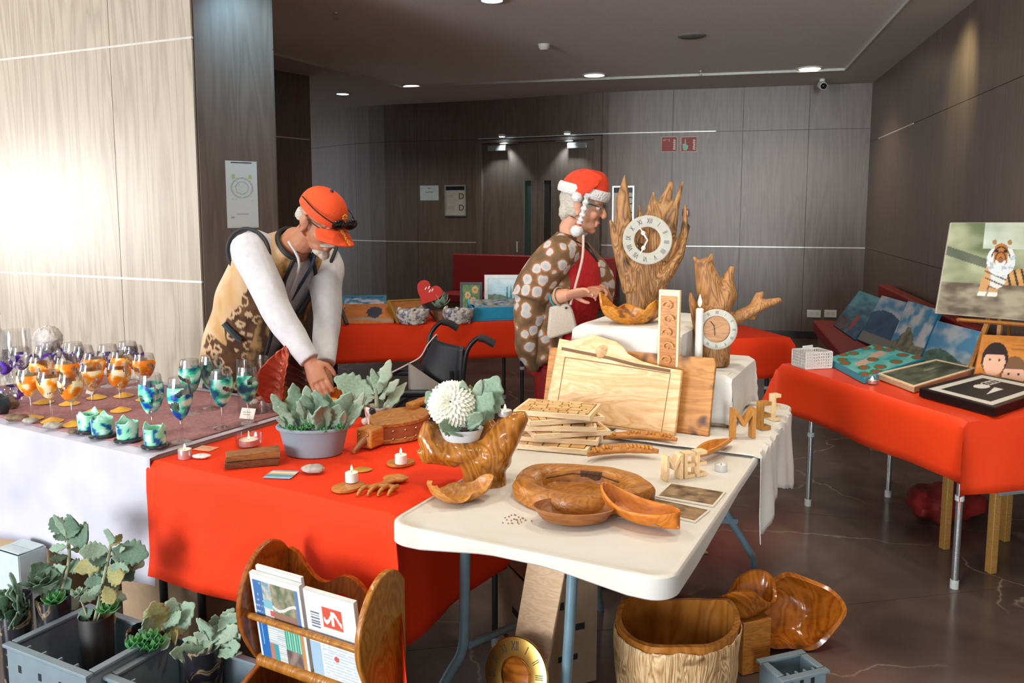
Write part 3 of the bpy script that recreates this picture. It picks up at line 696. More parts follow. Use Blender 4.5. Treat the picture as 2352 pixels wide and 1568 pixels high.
def goblet_prof(h, rb, tall):
    """outer then inner profile of a stemmed glass"""
    hb = h*tall; z0 = h-hb; o = []
    for i in range(12):
        t = i/11; o.append((rb*(math.sin(min(1, t*1.25)*PI/2)**.62)*(1-.22*max(0, t-.55)/.45)+.004*(1-t), z0+hb*t))
    stem = [(.0, 0), (rb*.82, 0), (rb*.82, .002), (rb*.4, .006), (.006, .014), (.0042, z0*.5), (.0055, z0*.97)]
    inn = [(max(0, r-.0018), z+(.004 if i < 2 else 0)) for i, (r, z) in enumerate(o)][::-1]
    return stem+o+inn[:-1]+[(0, inn[-1][1]+.001)], o
GL = {}
def goblet(kind, seed):
    """one stemmed glass with paint; children: glass, paint, foot disc"""
    h, rb, tall, cf, th, foot = {'orange': (.195,.046,.56,c_orange,-.30,1), 'blue': (.225,.043,.66,c_blue,-.18,0), 'teal': (.215,.043,.64,c_teal,-.16,0), 'purple': (.19,.046,.56,c_purple,-.12,0)}[kind]
    t = thing('goblet', 'x', 'glass'); pr, o = goblet_prof(h, rb, tall)
    MB().lathe(pr, 24, cap=False).build('glass_body', glass, t)
    zt = o[-1][1]; pz = [(r, z) for r, z in o]
    fine = []
    for (a, b) in zip(pz, pz[1:]): fine += [(a[0]+(b[0]-a[0])*k/3, a[1]+(b[1]-a[1])*k/3) for k in range(3)]
    patches(fine, 44, None, th, seed=seed, cols=cf, zmax=zt-(.03 if kind != 'orange' else .022)).build('paint', paint_m, t, smooth=True)
    if foot: MB().lathe([(.0,.0062),(.010,.0068),(rb*.80,.0026),(rb*.86,.0018),(rb*.86,.0030),(rb*.80,.0036),(.008,.016),(.0,.018)], 22, cap=False).build('painted_foot', M('paint_gold', (.82,.46,.05), .4), t)
    return t
def place(proto, pts, labels, group):
    for i, (x, y) in enumerate(pts):
        q = P(x, y, TZ)
        for it in range(60):                                     # keep neighbouring feet and bowls apart
            for r in PLACED:
                v_ = q-r
                if v_.length < .0985: q = r+(v_.normalized() if v_.length > 1e-4 else V((1,0,0)))*.099
        PLACED.append(q); o = proto[i % len(proto)]
        if o.get('used'): o = dup(o, q, random.uniform(0, 6))
        else:
            m = Matrix.Translation(q) @ Matrix.Rotation(random.uniform(0, 6), 4, 'Z'); o.matrix_world = m; TM[o.name] = m; o['used'] = 1
        o['label'] = labels[i] if isinstance(labels, list) else labels; o['group'] = group
PLACED = []
PRO = {k: [goblet(k, s+i) for i in range(2)] for s, k in ((1, 'orange'), (5, 'blue'), (9, 'teal'), (13, 'purple'))}
place(PRO['orange'], [(74,962),(120,968),(168,976),(214,948),(268,944),(100,925),(160,928),(222,914),(335,918),(284,910)], 'stemmed glass painted in orange and white splashes on a golden foot', 'orange painted goblets')
place(PRO['purple'], [(14,905),(44,896),(82,892),(118,884),(170,880),(196,890),(232,888),(266,884),(310,890)], 'stemmed glass with violet and white painted splashes', 'purple painted goblets')
place(PRO['blue'], [(352,1004),(418,1014)], ['tall stemmed glass with deep blue and mint blotches behind a small painted cup', 'tall stemmed glass with deep blue and mint blotches beside the red cloth'], 'blue painted goblets')
place(PRO['teal'], [(440,950),(486,938),(512,982),(568,972)], ['tall teal painted glass standing just behind the two deep blue glasses', 'teal painted glass farthest back on the mauve runner near the bending person', 'teal painted glass between the deep blue glass and the white price card', 'teal painted glass directly behind the leaning white price card'], 'teal painted goblets')
for ps in PRO.values():
    for o in ps:
        if 'used' in o: del o['used']
for o in C.objects:
    if 'used' in o: del o['used']
# small cups with two pointed ears on dark coasters
def cat_cup(seed):
    t = thing('eared_cup', 'x', 'candle holder')
    n = 28; r = .034; h = .055
    def ear(a): return max(0, 1-abs(((a-.95+PI) % (2*PI))-PI)/.45)+max(0, 1-abs(((a+PI-.95+PI) % (2*PI))-PI)/.45)
    mb = MB(); mb.col = []
    mb.grid(lambda u, v: V((r*math.cos(2*PI*u)*(1+.08*v), r*math.sin(2*PI*u)*(1+.08*v), .012+v*(h+.022*ear(2*PI*u)))), n, 14, cu=True)
    for p in mb.v:
        k = noise.noise(p*38+V((seed*4, 2, 1))); mb.col.append((.01,.10,.34) if k > .22 else ((.30,.80,.52) if k > -.25 else (.66,.90,.85)))
    mb.build('painted_cup', paint_m, t, solid=.002)
    MB().lathe([(0,.011),(r*1.0,.011),(r*1.02,.013),(r*.9,.0145),(0,.0146)], 20, cap=False).build('cup_bottom', glass, t)
    MB().lathe([(0,0),(r*1.2,0),(r*1.34,.003),(r*1.34,.007),(r*1.2,.0105),(0,.0105)], 24, cap=False).build('coaster', M('coaster_dark', (.03,.03,.035), .15), t)
    return t
cups = [cat_cup(1), cat_cup(2)]
for i, ((x, y), lb) in enumerate(zip([(204,992),(236,1002),(294,1012),(357,1026)], ['mint painted eared cup on a dark coaster, first from the loose shells', 'mint painted eared cup set close against the first cup', 'mint painted eared cup standing between the pair of cups and the tall blue glass', 'mint painted eared cup with blue dots at the cloth corner'])):
    q = P(x, y, TZ); o = cups[i] if i < 2 else dup(cups[i-2], q, 0)
    m = Matrix.Translation(q) @ Matrix.Rotation(.4+i*.5, 4, 'Z'); o.matrix_world = m; TM[o.name] = m; o['label'] = lb; o['group'] = 'eared cups at the table edge'
# jars, bottle, coral ball, stones
def jar(loc, r, h, label, fill, seed, neck=.93):
    t = thing('glass_jar', label, 'jar', loc)
    MB().lathe([(0,0),(r*.92,0),(r,.006),(r,h*.8),(r*neck,h*.9),(r*neck,h),(r*neck-.003,h),(r*neck-.003,h*.9),(r-.003,h*.8),(r-.003,.01),(0,.008)], 26, cap=False).build('glass_body', glass, t)
    rnd = random.Random(seed)
    for k in range(16):
        a = rnd.uniform(0, 6.28); rr = rnd.uniform(0, r*.62); s = rnd.uniform(.16, .26)*r
        MB().blob((rr*math.cos(a), rr*math.sin(a), .012+s+rnd.uniform(0, h*.45)), (s, s*.9, s*.7), .25, 2, k, 8, 6).build('pebble', fill[k % len(fill)], t)
    return t
peb_b = M('pebble_black', (.02,.03,.035), .3); peb_w = M('pebble_pale', (.62,.58,.52), .6); peb_t = M('pebble_tan', (.42,.27,.15), .6)
jar(P(44,878,TZ), .060, .245, 'clear jar of black and pale pebbles beside the white coral ball', [peb_b, peb_b, peb_w], 3)
jar(P(584,944,TZ), .062, .215, 'wide clear jar of brown shells behind the copper-coloured ornament', [M('shell_brown', (.14,.09,.06), .4), peb_w, peb_t], 4, .98)
solo(MB().blob((0,0,.062), .062, .10, 9, 1, 40, 26).jitter(.0035, 60), 'coral_ball', M('coral_white', (.80,.76,.72), .8, bmp=.5, scale=120), 'rough round white coral ball standing behind the purple glasses', 'coral', P(98,872,TZ)+V((.02,.03,.1255)))
t = thing('glass_stand', 'clear upturned glass under the white coral ball', 'glass', P(98,872,TZ)+V((.02,.03,0)))
MB().lathe([(.036,0),(.040,0),(.040,.09),(.034,.118),(0,.124),(0,.120),(.031,.114),(.036,.09),(.036,0)], 24, cap=False).build('glass_body', glass, t)
q = P(2,872,TZ); t = thing('glass_bottle', 'tall clear bottle filled with stones at the end of the glass display', 'bottle', q)
MB().lathe([(r_, z_*1.3) for r_, z_ in ((0,0),(.05,0),(.055,.01),(.055,.13),(.03,.17),(.014,.19),(.013,.235),(.019,.238),(.019,.25),(.010,.25),(.011,.19),(.05,.13),(.05,.012),(0,.01))], 22, cap=False).build('glass_body', glass, t)
for k in range(12): MB().blob((random.uniform(-.03,.03), random.uniform(-.03,.03), .02+k*.0085), (.013,.012,.009), .3, 2, k, 8, 6).build('pebble', [peb_t, peb_w, peb_b][k % 3], t)
def stone(px, py, z, r, label, mat, name='stone', seed=0, cat='stone', rz=0):
    q = P(px, py, z); return solo(MB().blob((0,0,r[2]*.93), r, .22, 1.6, seed, 18, 10), name, mat, label, cat, q, rz)
st_g = M('stone_grey', (.48,.45,.40), .8, col2=(.30,.27,.23), scale=60, bmp=.3); st_w = M('stone_white', (.80,.79,.76), .7, col2=(.5,.48,.45), scale=90, bmp=.3); st_b = M('stone_brown', (.28,.19,.11), .6, col2=(.12,.08,.05), scale=50, bmp=.3)
stone(22,938,TZ,(.038,.03,.026), 'dark brown rounded stone among the loose shells', st_b, seed=1); stone(4,950,TZ,(.035,.03,.04), 'black and green shell-like stone at the cloth edge', peb_b, seed=2)
stone(38,966,TZ,(.042,.026,.014), 'flat brown oyster shell by the cloth edge', st_b, 'sea_shell', 3, 'shell'); stone(70,972,TZ,(.028,.018,.012), 'small pale blue stone by the cloth edge', st_g, seed=4)
stone(122,984,TZ,(.034,.02,.013), 'mottled grey shell lying before the orange glasses', st_g, 'sea_shell', 5, 'shell'); stone(165,995,TZ,(.018,.013,.008), 'small dark flat pebble before the orange glasses', st_b, seed=6)
# round violet bowl near the cloth edge, price cards
t = thing('fish_bowl', 'round clear bowl with violet paint near the loose stones', 'bowl', P(18,935,TZ))
pr = [(.0,.0),(.03,.0),(.052,.018),(.06,.045),(.054,.072),(.042,.086)]
MB().lathe(pr+[(r-.0018, z) for r, z in pr[::-1]], 26, cap=False).build('glass_body', glass, t)
patches([(a[0]+(b[0]-a[0])*k/4, a[1]+(b[1]-a[1])*k/4) for a, b in zip(pr[1:], pr[2:]) for k in range(4)], 44, None, .02, seed=21, cols=c_purple).build('paint', paint_m, t)
def card(px, py, z, w_, h_, rz, label, tilt=0, col=(.85,.82,.74), lines=2, name='price_card'):
    q = P(px, py, z); t = thing(name, label, 'card', mt=Matrix.Translation(q) @ Matrix.Rotation(rz, 4, 'Z') @ Matrix.Rotation(tilt, 4, 'X'))
    MB().box(w_, h_, .0012, (0, h_/2 if tilt else 0, .0007)).build('card_sheet', M('card_%d' % int(col[0]*100), col, .7), t, smooth=False)
    for k in range(lines): MB().box(w_*(.6-.12*k), h_*.05, .0004, (-w_*.05, (h_/2 if tilt else 0)+h_*(.12-.22*k), .0016)).build('writing', ink_g, t, smooth=False)
    return t
card(566,962,TZ,.062,.042,-.3, 'small white handwritten price card leaning by the teal glasses', 1.1)
card(205,905,TZ+.0,.05,.07,-.5, 'white price card standing between purple and orange glasses', 1.2)
card(473,1030,.7345,.07,.05,-.35, 'salmon coloured paper card on the cloth seam', 0, (.80,.36,.20), 1)
# ================================================================ red stall: planter, bellows, candles, carved hands ...
RZC = .7345                                                      # top of the red cloth
wax = M('wax_white', (.86,.84,.78), .5); tin = M('tealight_tin', (.72,.74,.75), .3, .7); flame_m = M('flame', (1.0,.72,.30), emit=9); wick = M('wick', (.05,.04,.03), .9)
oak = WOOD('oak', (.46,.235,.085), (.27,.12,.04), scale=14, axis=(1,6,6), rough=.45)
olive = WOOD('olive_wood', (.60,.27,.05), (.36,.135,.022), (.13,.05,.015), scale=12, axis=(2,4,4), rough=.25, dist=5, knots=9)
golden = WOOD('golden_wood', (.62,.30,.075), (.44,.185,.04), scale=12, axis=(1,5,5), rough=.4)
pale = WOOD('pale_wood', (.92,.77,.56), (.82,.64,.42), scale=14, axis=(1,6,6), rough=.55)
def tealight(loc, label, tinned=False, h=.022, r=.019, lit=True, group=None):
    t = thing('tealight', label, 'candle', loc, 0, group)
    if tinned: MB().lathe([(0,0),(r,0),(r+.0006,.001),(r+.0006,h+.003),(r-.0006,h+.003),(r-.0006,.0015),(0,.0012)], 20, cap=False).build('tin_cup', tin, t)
    MB().lathe([(0,.0016),(r-.001,.0016),(r-.001,h-.001),(r-.003,h),(.003,h-.0012),(0,h-.0012)], 20, cap=False).build('wax', wax, t)
    MB().tube([(0,0,h-.003),(0,0,h+.005)], .0009, 6).build('wick', wick, t)
    if lit: MB().lathe([(0,h+.003),(.003,h+.006),(.0038,h+.010),(.0022,h+.016),(0,h+.022)], 10, cap=False).build('flame', flame_m, t)
    return t
tealight(P(425,1052,RZC), 'lit white candle beside a white pebble on the red cloth corner', True, .028, .021)
t0 = thing('glass_candle_cup', 'clear glass cup holding a lit candle behind the stacked oak blocks', 'candle holder', P(572,1024,RZC))
MB().lathe([(0,0),(.04,0),(.043,.004),(.047,.042),(.045,.042),(.041,.006),(0,.005)], 28, cap=False).build('glass_body', glass, t0)
tealight(P(572,1024,RZC)+V((0,0,.0055)), 'lit round candle inside the clear glass cup', True, .016, .032)
stone(463,1052,RZC,(.030,.013,.008), 'smooth white oval pebble next to a lit candle', st_w, 'stone', 11, rz=.1)
stone(720,1085,RZC,(.036,.024,.014), 'rough flat grey stone between the striped cards and the candles', st_g, 'stone', 12)
# stacked oak blocks
for k, (px, py, rz, dz, lb) in enumerate(((580,1066,.30,0,'dark flat oak block at the bottom of the stack of two'), (582,1065,.34,.0225,'lighter oak block on top of the stack of two'))):
    mb = MB(); mb.box(.165, .062, .021, (0,0,.0105))
    for p in mb.v: p.y += .02*(p.x/.16)*(1 if p.z > .01 else -.2)
    solo(mb, 'wood_block', oak if k else WOOD('oak_dark', (.26,.12,.06), (.14,.06,.03), scale=14, axis=(1,6,6)), lb, 'wood block', P(px, py, RZC)+V((0,0,dz)), rz, 'stacked oak blocks', bevel=.0015)
# striped card pair
t = thing('striped_card', 'pair of folded cards striped blue, orange and white', 'card', P(648,1090,RZC), -.12)
def stripes(u, v):
    k = (v*5) % 5; return ((.10,.34,.48), (.10,.34,.48), (.80,.45,.18), (.80,.72,.55), (.25,.45,.62), (.25,.45,.62))[min(5, int(k))]
s1 = panel(.085, .062, stripes, 8, 40); s1.v = [p+V((0,0,.0035)) for p in s1.v]; s1.build('printed_face', VCOL('print_gloss', .35), t, smooth=False)
MB().box(.085,.062,.0012,(0,0,.0026)).build('card_sheet', paper, t, smooth=False); MB().box(.085,.060,.0012,(-.004,-.006,.0008)).build('back_sheet', M('card_blue', (.25,.42,.55), .5), t, smooth=False)
# candles on oval wood slices and the carved fork-shaped hand
def slice_(px, py, r, h, label, rz=0, mat=None, z=RZC):
    return solo(MB().lathe([(0,0),(.96,0),(1,.12),(1,.85),(.96,1),(0,1)], 26, Matrix.Diagonal((r[0], r[1], h, 1)), wob=lambda a, k, zz: 1+.04*math.sin(3*a+1), cap=False), 'wood_slice', mat or golden, label, 'wood slice', P(px, py, z), rz)
slice_(800,1122,(.050,.036),.010, 'oval wooden slice under the candle near the carved fork', .7, pale if 0 else golden)
tealight(P(808,1106,RZC+.0102), 'lit white candle on the oval wooden slice near the carved fork', False, .030, .020)
slice_(920,1066,(.045,.034),.010, 'oval wooden slice under the candle beside the bellows', .3)
tealight(P(921,1064,RZC+.0102), 'lit white candle on the oval slice beside the bellows', False, .030, .020)
slice_(832,1079,(.030,.024),.003, 'thin amber wooden disc behind a lit candle', 0, M('amber_disc', (.52,.27,.03), .4))
fk = thing('carved_fork', 'carved wooden salad hand with four curved tines', 'wooden utensil', P(880,1120,RZC), .0)
def fk_b(u, v):
    a = u*2*PI; return V((0,0,0))
b1 = MB(); b1.blob((.030,.052,.012), (.040,.026,.011), 0, 1, 0, 20, 10)
b1.tube([(.02,.042,.012),(.005,.012,.010),(-.004,-.010,.010)], [(.020,.010),(.013,.008),(.024,.008)], 12)
b1.tube([(-.046,-.026,.010),(-.004,-.014,.012),(.040,-.022,.010)], [(.010,.006),(.016,.008),(.010,.006)], 12)
b1.build('palm', golden, fk, remesh=.0025)
for k in range(4):
    x = -.046+k*.029; MB().tube([(x+.004,-.022,.012),(x-.004,-.042,.015),(x-.012,-.060,.010),(x-.016,-.072,.003)], [.0075,.0068,.006,.004], 10).build('tine', golden, fk)
# crumbs are left as small chips on the cloth
# ---- grey oval planter
PQ = P(722,1040,RZC); planter = thing('planter', 'oval blue-grey plastic planter of scalloped succulents', 'planter', PQ, -.03)
pl_m = M('planter_plastic', (.25,.32,.37), .38, col2=(.22,.29,.34), scale=8)
def oval(prof, n=40, sx=.118, sy=.082): return [(r, z) for r, z in prof]
def planter_mesh(mb, prof): return mb.lathe(prof, 44, Matrix.Diagonal((1.0, .70, 1, 1)), cap=False)
planter_mesh(MB(), [(0,.004),(.080,.004),(.084,0),(.092,.001),(.096,.008),(.112,.075),(.116,.085),(.124,.088),(.126,.094),(.121,.099),(.114,.099),(.108,.086),(.090,.012),(0,.010)]).build('tub', pl_m, planter)
planter_mesh(MB(), [(0,.084),(.06,.086),(.108,.080)]).build('soil', M('soil', (.05,.035,.025), .95, scale=80, bmp=.6), planter)
MB().box(.026,.006,.007,(.006,-.0605,.0036)).build('drain_notch', M('notch_dark', (.03,.03,.03), .8), planter, smooth=False)
# ---- scalloped grey-green leaves
leaf_a = M('leaf_greygreen', (.31,.43,.31), .75, col2=(.19,.31,.22), scale=18, bmp=.15); leaf_b = M('leaf_pale', (.40,.50,.38), .8, col2=(.30,.40,.29), scale=18, bmp=.15)
leaf_c = M('leaf_dark', (.13,.22,.15), .75, col2=(.085,.155,.105), scale=20, bmp=.2); leaf_g = M('leaf_fresh', (.10,.36,.12), .6, col2=(.06,.24,.07), scale=25); leaf_y = M('leaf_yellowing', (.33,.33,.14), .75, col2=(.24,.22,.08), scale=20)
stem_m = M('stem_pale', (.36,.40,.26), .7); stem_b = M('stem_brown', (.20,.13,.08), .8)
LEAFM = {}
def leaf_mesh(kind, mat):
    """kind: (length/width ratio, scallops, curl, seed)"""
    key = (kind, mat.name)
    if key in LEAFM: return LEAFM[key]
    ar, sc, curl, seed = kind; nu, nv = 7, 25; mb = MB()
    def fn(u, v):
        w_ = (math.sin(PI*min(1, v*.93+.06))**.75)*.5/ar*(.55+.75*v if v < .6 else 1.0)
        if v < .18: w_ *= .35+.65*v/.18
        s_ = 1+.15*math.sin(v*sc*2*PI+seed)*abs(u*2-1)**3
        x = (u*2-1)*w_*s_; y = v; z = curl*(v**2)-.35*curl*abs(u*2-1)**2*w_*2+.02*math.sin(7*v+seed)+.10*abs(x)
        return V((x, y*(1-.25*abs(curl)*v), z))
    mb.grid(fn, nu, nv); mb.f = [f for f in mb.f]
    o = mb.build('leaf', mat, solid=.03); LEAFM[key] = o.data; bpy.data.objects.remove(o)
    return LEAFM[key]
def put_leaf(parent, kind, mat, base, tip, face=(0,-1,.3), width=1.0, name='leaf', local=False, thick=.035):
    """leaf from base to tip (world points unless local); face = direction the upper side looks"""
    me = leaf_mesh(kind, mat); b, t = V(base), V(tip); y = (t-b); ln = y.length; y.normalize()
    f = V(face); x = y.cross(f)
    if x.length < 1e-4: x = y.orthogonal()
    x.normalize(); z = x.cross(y)
    m = Matrix(((x.x, y.x, z.x, b.x), (x.y, y.y, z.y, b.y), (x.z, y.z, z.z, b.z), (0, 0, 0, 1))) @ Matrix.Diagonal((ln*width, ln, ln, 1))
    if not local: m = TM[parent.name].inverted() @ m
    o = bpy.data.objects.new(name, me); C.objects.link(o); o.parent = parent; o.matrix_local = m
    q = o.modifiers.new('solid', 'SOLIDIFY'); q.thickness = thick; q.offset = 0
    return o
KA, KB, KC, KD = (2.0, 5, .25, 0), (2.6, 4, -.35, 1), (1.5, 6, .10, 2), (3.6, 3, .30, 3)
def QP(px, py, d): return Q(px, py, d)
d0_ = PQ.y
# (base px, tip px, depth offset tip, kind, mat, width)
for bx, by, tx, ty, dd, kd, mt_, wd in [
  (668,988,634,898,.02,KD,leaf_a,1.2),(672,990,655,925,-.05,KA,leaf_a,1.2),(690,985,668,880,.04,KA,leaf_a,1.05),(690,992,700,905,-.04,KD,leaf_a,1.0),
  (715,985,702,885,.05,KD,leaf_b,1.4),(712,988,700,900,.0,KA,leaf_a,.9),(735,985,738,890,.0,KA,leaf_a,1.1),(722,995,683,935,-.05,KB,leaf_a,.8),
  (730,998,705,960,-.06,KB,leaf_b,.7),(740,995,722,925,-.07,KA,leaf_a,1.0),(745,995,752,930,-.05,KC,leaf_a,.8),(765,985,780,930,-.04,KC,leaf_a,.9),
  (770,985,800,895,.03,KA,leaf_a,1.1),(790,980,812,905,.05,KA,leaf_a,1.0),(800,975,845,895,.02,KD,leaf_b,1.1),(798,985,830,920,-.03,KB,leaf_a,1.0),
  (755,990,765,905,.06,KA,leaf_a,1.1),(785,985,790,945,-.06,KC,leaf_a,.7),(655,985,640,960,-.04,KC,leaf_a,.9),(705,985,715,925,.05,KC,leaf_a,.9)]:
    put_leaf(planter, kd, mt_, Q(bx, by, d0_-.02+dd*.3), Q(tx, ty-8, d0_-.03+dd), (random.uniform(-.7,.7), -1, .45), wd*random.uniform(.65,.95))
rnd = random.Random(5)
def rosette(parent, c, r, mat, n=14, up=.55, local=False, kind=(1.5, 1, .25, 0)):
    for k in range(n):
        a = k*2.4; e = .25+.75*k/n; d = V((math.cos(a)*e, math.sin(a)*e, up*(1.3-e))).normalized()
        put_leaf(parent, kind, mat, V(c), V(c)+d*r*(.55+.45*e), (-d.x*.4, -d.y*.4, 1), .9, local=local)
for px, py in ((668,988),(712,984),(690,992),(782,988),(745,994)): rosette(planter, Q(px, py, d0_-.065), .030, leaf_g, 12)
# ---- lobed olive-wood bowl and the hands' work behind the planter
def bowl_mb(rx, ry, h, thick, n=48, wob=None, ridge=None, base=.35, lip=0):
    """open carved bowl: outer and inner skins"""
    mb = MB(); m = 9
    def sh(a, t, off):
        k = (wob(a, t) if wob else 1); r = (base+(1-base)*math.sin(t*PI/2)**.8)*k
        z = h*t*(1+(ridge(a) if ridge else 0)*t)
        return V(((rx*r-off)*math.cos(a), (ry*r-off)*math.sin(a), z))
    mb.grid(lambda u, v: sh(u*2*PI, v, 0), n, m, cu=True)
    o = len(mb.v)
    mb.grid(lambda u, v: sh(u*2*PI, max(.0, 1-v*.95), thick)+V((0,0,thick*v)), n, m, cu=True)
    mb.f += [((m-1)*n+i, (m-1)*n+(i+1) % n, o+(i+1) % n, o+i) for i in range(n)]
    mb.f.append(tuple(range(n))[::-1]); mb.f.append(tuple(o+(m-1)*n+i for i in range(n)))
    return mb
BQ = P(668,985,RZC)
solo(bowl_mb(.145, .100, .085, .012, wob=lambda a, t: 1+.09*math.sin(3*a+.4)+.05*math.sin(7*a), ridge=lambda a: .35*math.sin(2*a+2.6)+.18*math.sin(5*a), base=.55).jitter(.006, 14, 2), 'carved_bowl', olive, 'gnarled lobed olive-wood bowl behind the grey planter', 'bowl', P(690,965,RZC)+V((.04,.09,.002)), .2)
# ridged copper-coloured shell ornaments
cop = M('copper_ridged', (.52,.10,.05), .3, .25, col2=(.34,.05,.025), scale=30); cop_d = M('copper_dark', (.10,.03,.02), .35, .2)
def ridged(px, py, d, w_, h_, lean, label, mat, seed):
    b = Q(px, py, d)
    def fn(u, v):
        x = (u-.5)*w_*math.sin(PI*min(1, .12+v*.93))**.7; r = .005*math.cos(u*2*PI*3+v*46)
        return V((x+lean*v*v*h_, .10*w_-2.2*(x*x)/w_+r, v*h_))
    return solo(MB().grid(fn, 36, 44), 'ridged_ornament', mat, label, 'ornament', b, -.2, solid=.004)
ridged(632,925,3.16,.125,.235,.22, 'ridged copper-red leaf-shaped ornament standing in the lobed bowl', cop, 1)
ridged(700,918,3.18,.10,.20,-.25, 'dark ridged ornament beside the copper-red one', cop_d, 2)
# orange half-open pod with red flower in the bowl
solo(MB().blob((0,0,.03), (.05,.035,.03), .2, 2, 3, 20, 12), 'orange_pod', M('pod_orange', (.75,.30,.03), .35, col2=(.55,.20,.02), scale=20), 'smooth orange wooden piece under the bending hands', 'wooden piece', Q(756,948,3.08), 0)
fl_t = thing('red_flower', 'deep red flower head among the grey-green leaves', 'flower', Q(738,948,3.02))
for k in range(34):
    a = k*2.4; e = math.sqrt(k/34); d = V((math.cos(a)*e, math.sin(a)*e-.2, .9-.6*e)).normalized()
    put_leaf(fl_t, (1.6,1,.2,0), M('petal_red', (.45,.012,.008), .7), d*.006, d*.036, (0,0,1), 1.0, 'petal', True)
# ---- second plant: dark nursery pot with arching leaves right of the hands
PB = P(866,976,RZC); pt = thing('potted_succulent', 'arching grey-green succulent in a shell-covered pot beside the bellows', 'potted plant', PB)
MB().lathe([(0,0),(.032,0),(.040,.01),(.046,.07),(.044,.075),(.036,.06),(0,.06)], 22, cap=False).jitter(.004, 40).build('pot', SPOTS('pot_shells', [(.3,(.03,.03,.04)),(.45,(.45,.30,.22)),(.6,(.75,.72,.70)),(.75,(.35,.20,.10))], 28, .4), pt)
for k in range(9):
    a = k*.9; MB().blob((.045*math.cos(a), .045*math.sin(a), .02+.045*(k % 2)), (.014,.012,.014), .3, 2, k, 8, 6).build('shell', [peb_t, peb_w, peb_b][k % 3], pt)
MB().tube(catmull([(0,0,.06), (.0,0,.10), (-.005,.005,.14)], 4), [.008]*9, 8).build('stem', stem_m, pt)
for bx, by, tx, ty, kd, mt_, wd in [(862,905,765,870,KC,leaf_a,.85),(865,910,790,925,KC,leaf_b,.75),(868,905,855,845,KD,leaf_a,1.2),(868,905,905,822,KD,leaf_b,1.2),(868,900,887,838,KC,leaf_g if 0 else leaf_a,.7),
  (870,905,880,870,KA,leaf_a,.9),(872,912,930,870,KD,leaf_b,1.1),(878,955,925,875,KB,leaf_b,.75),(872,910,878,935,KA,leaf_b,.9),(868,912,845,865,KA,leaf_a,.8),(866,915,835,905,KB,leaf_b,.7),(870,915,895,905,KA,leaf_b,.9)]:
    put_leaf(pt, kd, mt_, Q(bx, by, PB.y), Q(tx, ty, PB.y+random.uniform(-.05,.05)), (0, -1, .55), wd)
# ---- bellows
bl = thing('fire_bellows', 'wooden fire bellows with studded leather edge and pointed nozzle', 'bellows', mt=Matrix.Translation(P(915,1000,RZC)) @ Matrix.Rotation(math.radians(62), 4, 'Z') @ Matrix.Scale(1.45, 4))
lea = M('leather_tan', (.38,.13,.05), .5, col2=(.28,.09,.035), scale=40, bmp=.2); brass = M('brass_stud', (.45,.34,.2), .25, .9)
def bell_out(k=1.0):
    pts = []
    for i in range(40):
        a = 2*PI*i/40; r = 1+.0*math.cos(a); x = .098*math.cos(a)*k; y = .066*math.sin(a)*k
        if x < 0: y *= 1-.55*(-x/.098)**2.2; 
        pts.append((x, y))
    return pts
MB().prism(bell_out(.97), .004, .040).build('leather_side', lea, bl)
for z0, nm in ((.0005, 'bottom_board'), (.040, 'top_board')): MB().prism(bell_out(1.0), z0, z0+.012).build(nm, WOOD('bellows_wood', (.56,.28,.085), (.36,.16,.04), scale=16, axis=(1,3,3), rough=.5, dist=4), bl, bevel=.003)
MB().box(.05,.046,.046,(-.112,0,.026)).build('nozzle_block', golden, bl, bevel=.005)
MB().tube([(-.132,0,.022),(-.150,0,.016),(-.176,-.002,.006)], [.011,.008,.0045], 12).build('nozzle', M('nozzle_wood', (.30,.11,.04), .4), bl)
MB().box(.09,.026,.016,(.115,.012,.060)).build('handle', golden, bl, bevel=.006); MB().box(.03,.028,.022,(.075,.008,.058)).build('handle_neck', golden, bl, bevel=.005)
bo = bell_out(.985)
for i in list(range(19, 38, 2)):
    for zz in (.013, .032): MB().blob((bo[i][0], bo[i][1], zz), .0036, nu=8, nv=6).build('stud', brass, bl)
for yy in (-.012, .012): MB().blob((-.1375, yy, .036), .003, nu=8, nv=6).build('stud', brass, bl)
# ================================================================ white table: wooden goods
WZ, WC = .7365, .7485                                            # bare plastic, cloth on top of it
def hit(px, py, p0, n):
    r = ray(px, py); o = V((0,0,CH)); n = V(n); return o+r*((V(p0)-o).dot(n)/r.dot(n))
root_m = WOOD('root_wood', (.50,.29,.12), (.16,.075,.03), (.06,.028,.012), scale=10, axis=(3,3,.8), rough=.6, dist=5, knots=7, bmp=.6)
stump_m = WOOD('stump_glossy', (.55,.27,.06), (.33,.13,.025), (.10,.035,.010), scale=8, axis=(2,2,1), rough=.2, dist=5, knots=14, bmp=.15)
slab_m = WOOD('slab_wood', (.52,.25,.055), (.34,.145,.03), scale=9, axis=(2,2,5), rough=.35, dist=4)
burl_m = WOOD('burl_glossy', (.55,.22,.035), (.32,.11,.015), (.14,.045,.010), scale=7, axis=(2,2,2), rough=.16, dist=4, knots=8)
pine = WOOD('pine_board', (.90,.68,.44), (.76,.48,.23), scale=7, axis=(1,.7,5), rough=.5, dist=3)
pine2 = WOOD('pine_amber', (.62,.33,.10), (.46,.21,.05), (.12,.05,.03), scale=7, axis=(1,.7,5), rough=.5, dist=3, knots=10)
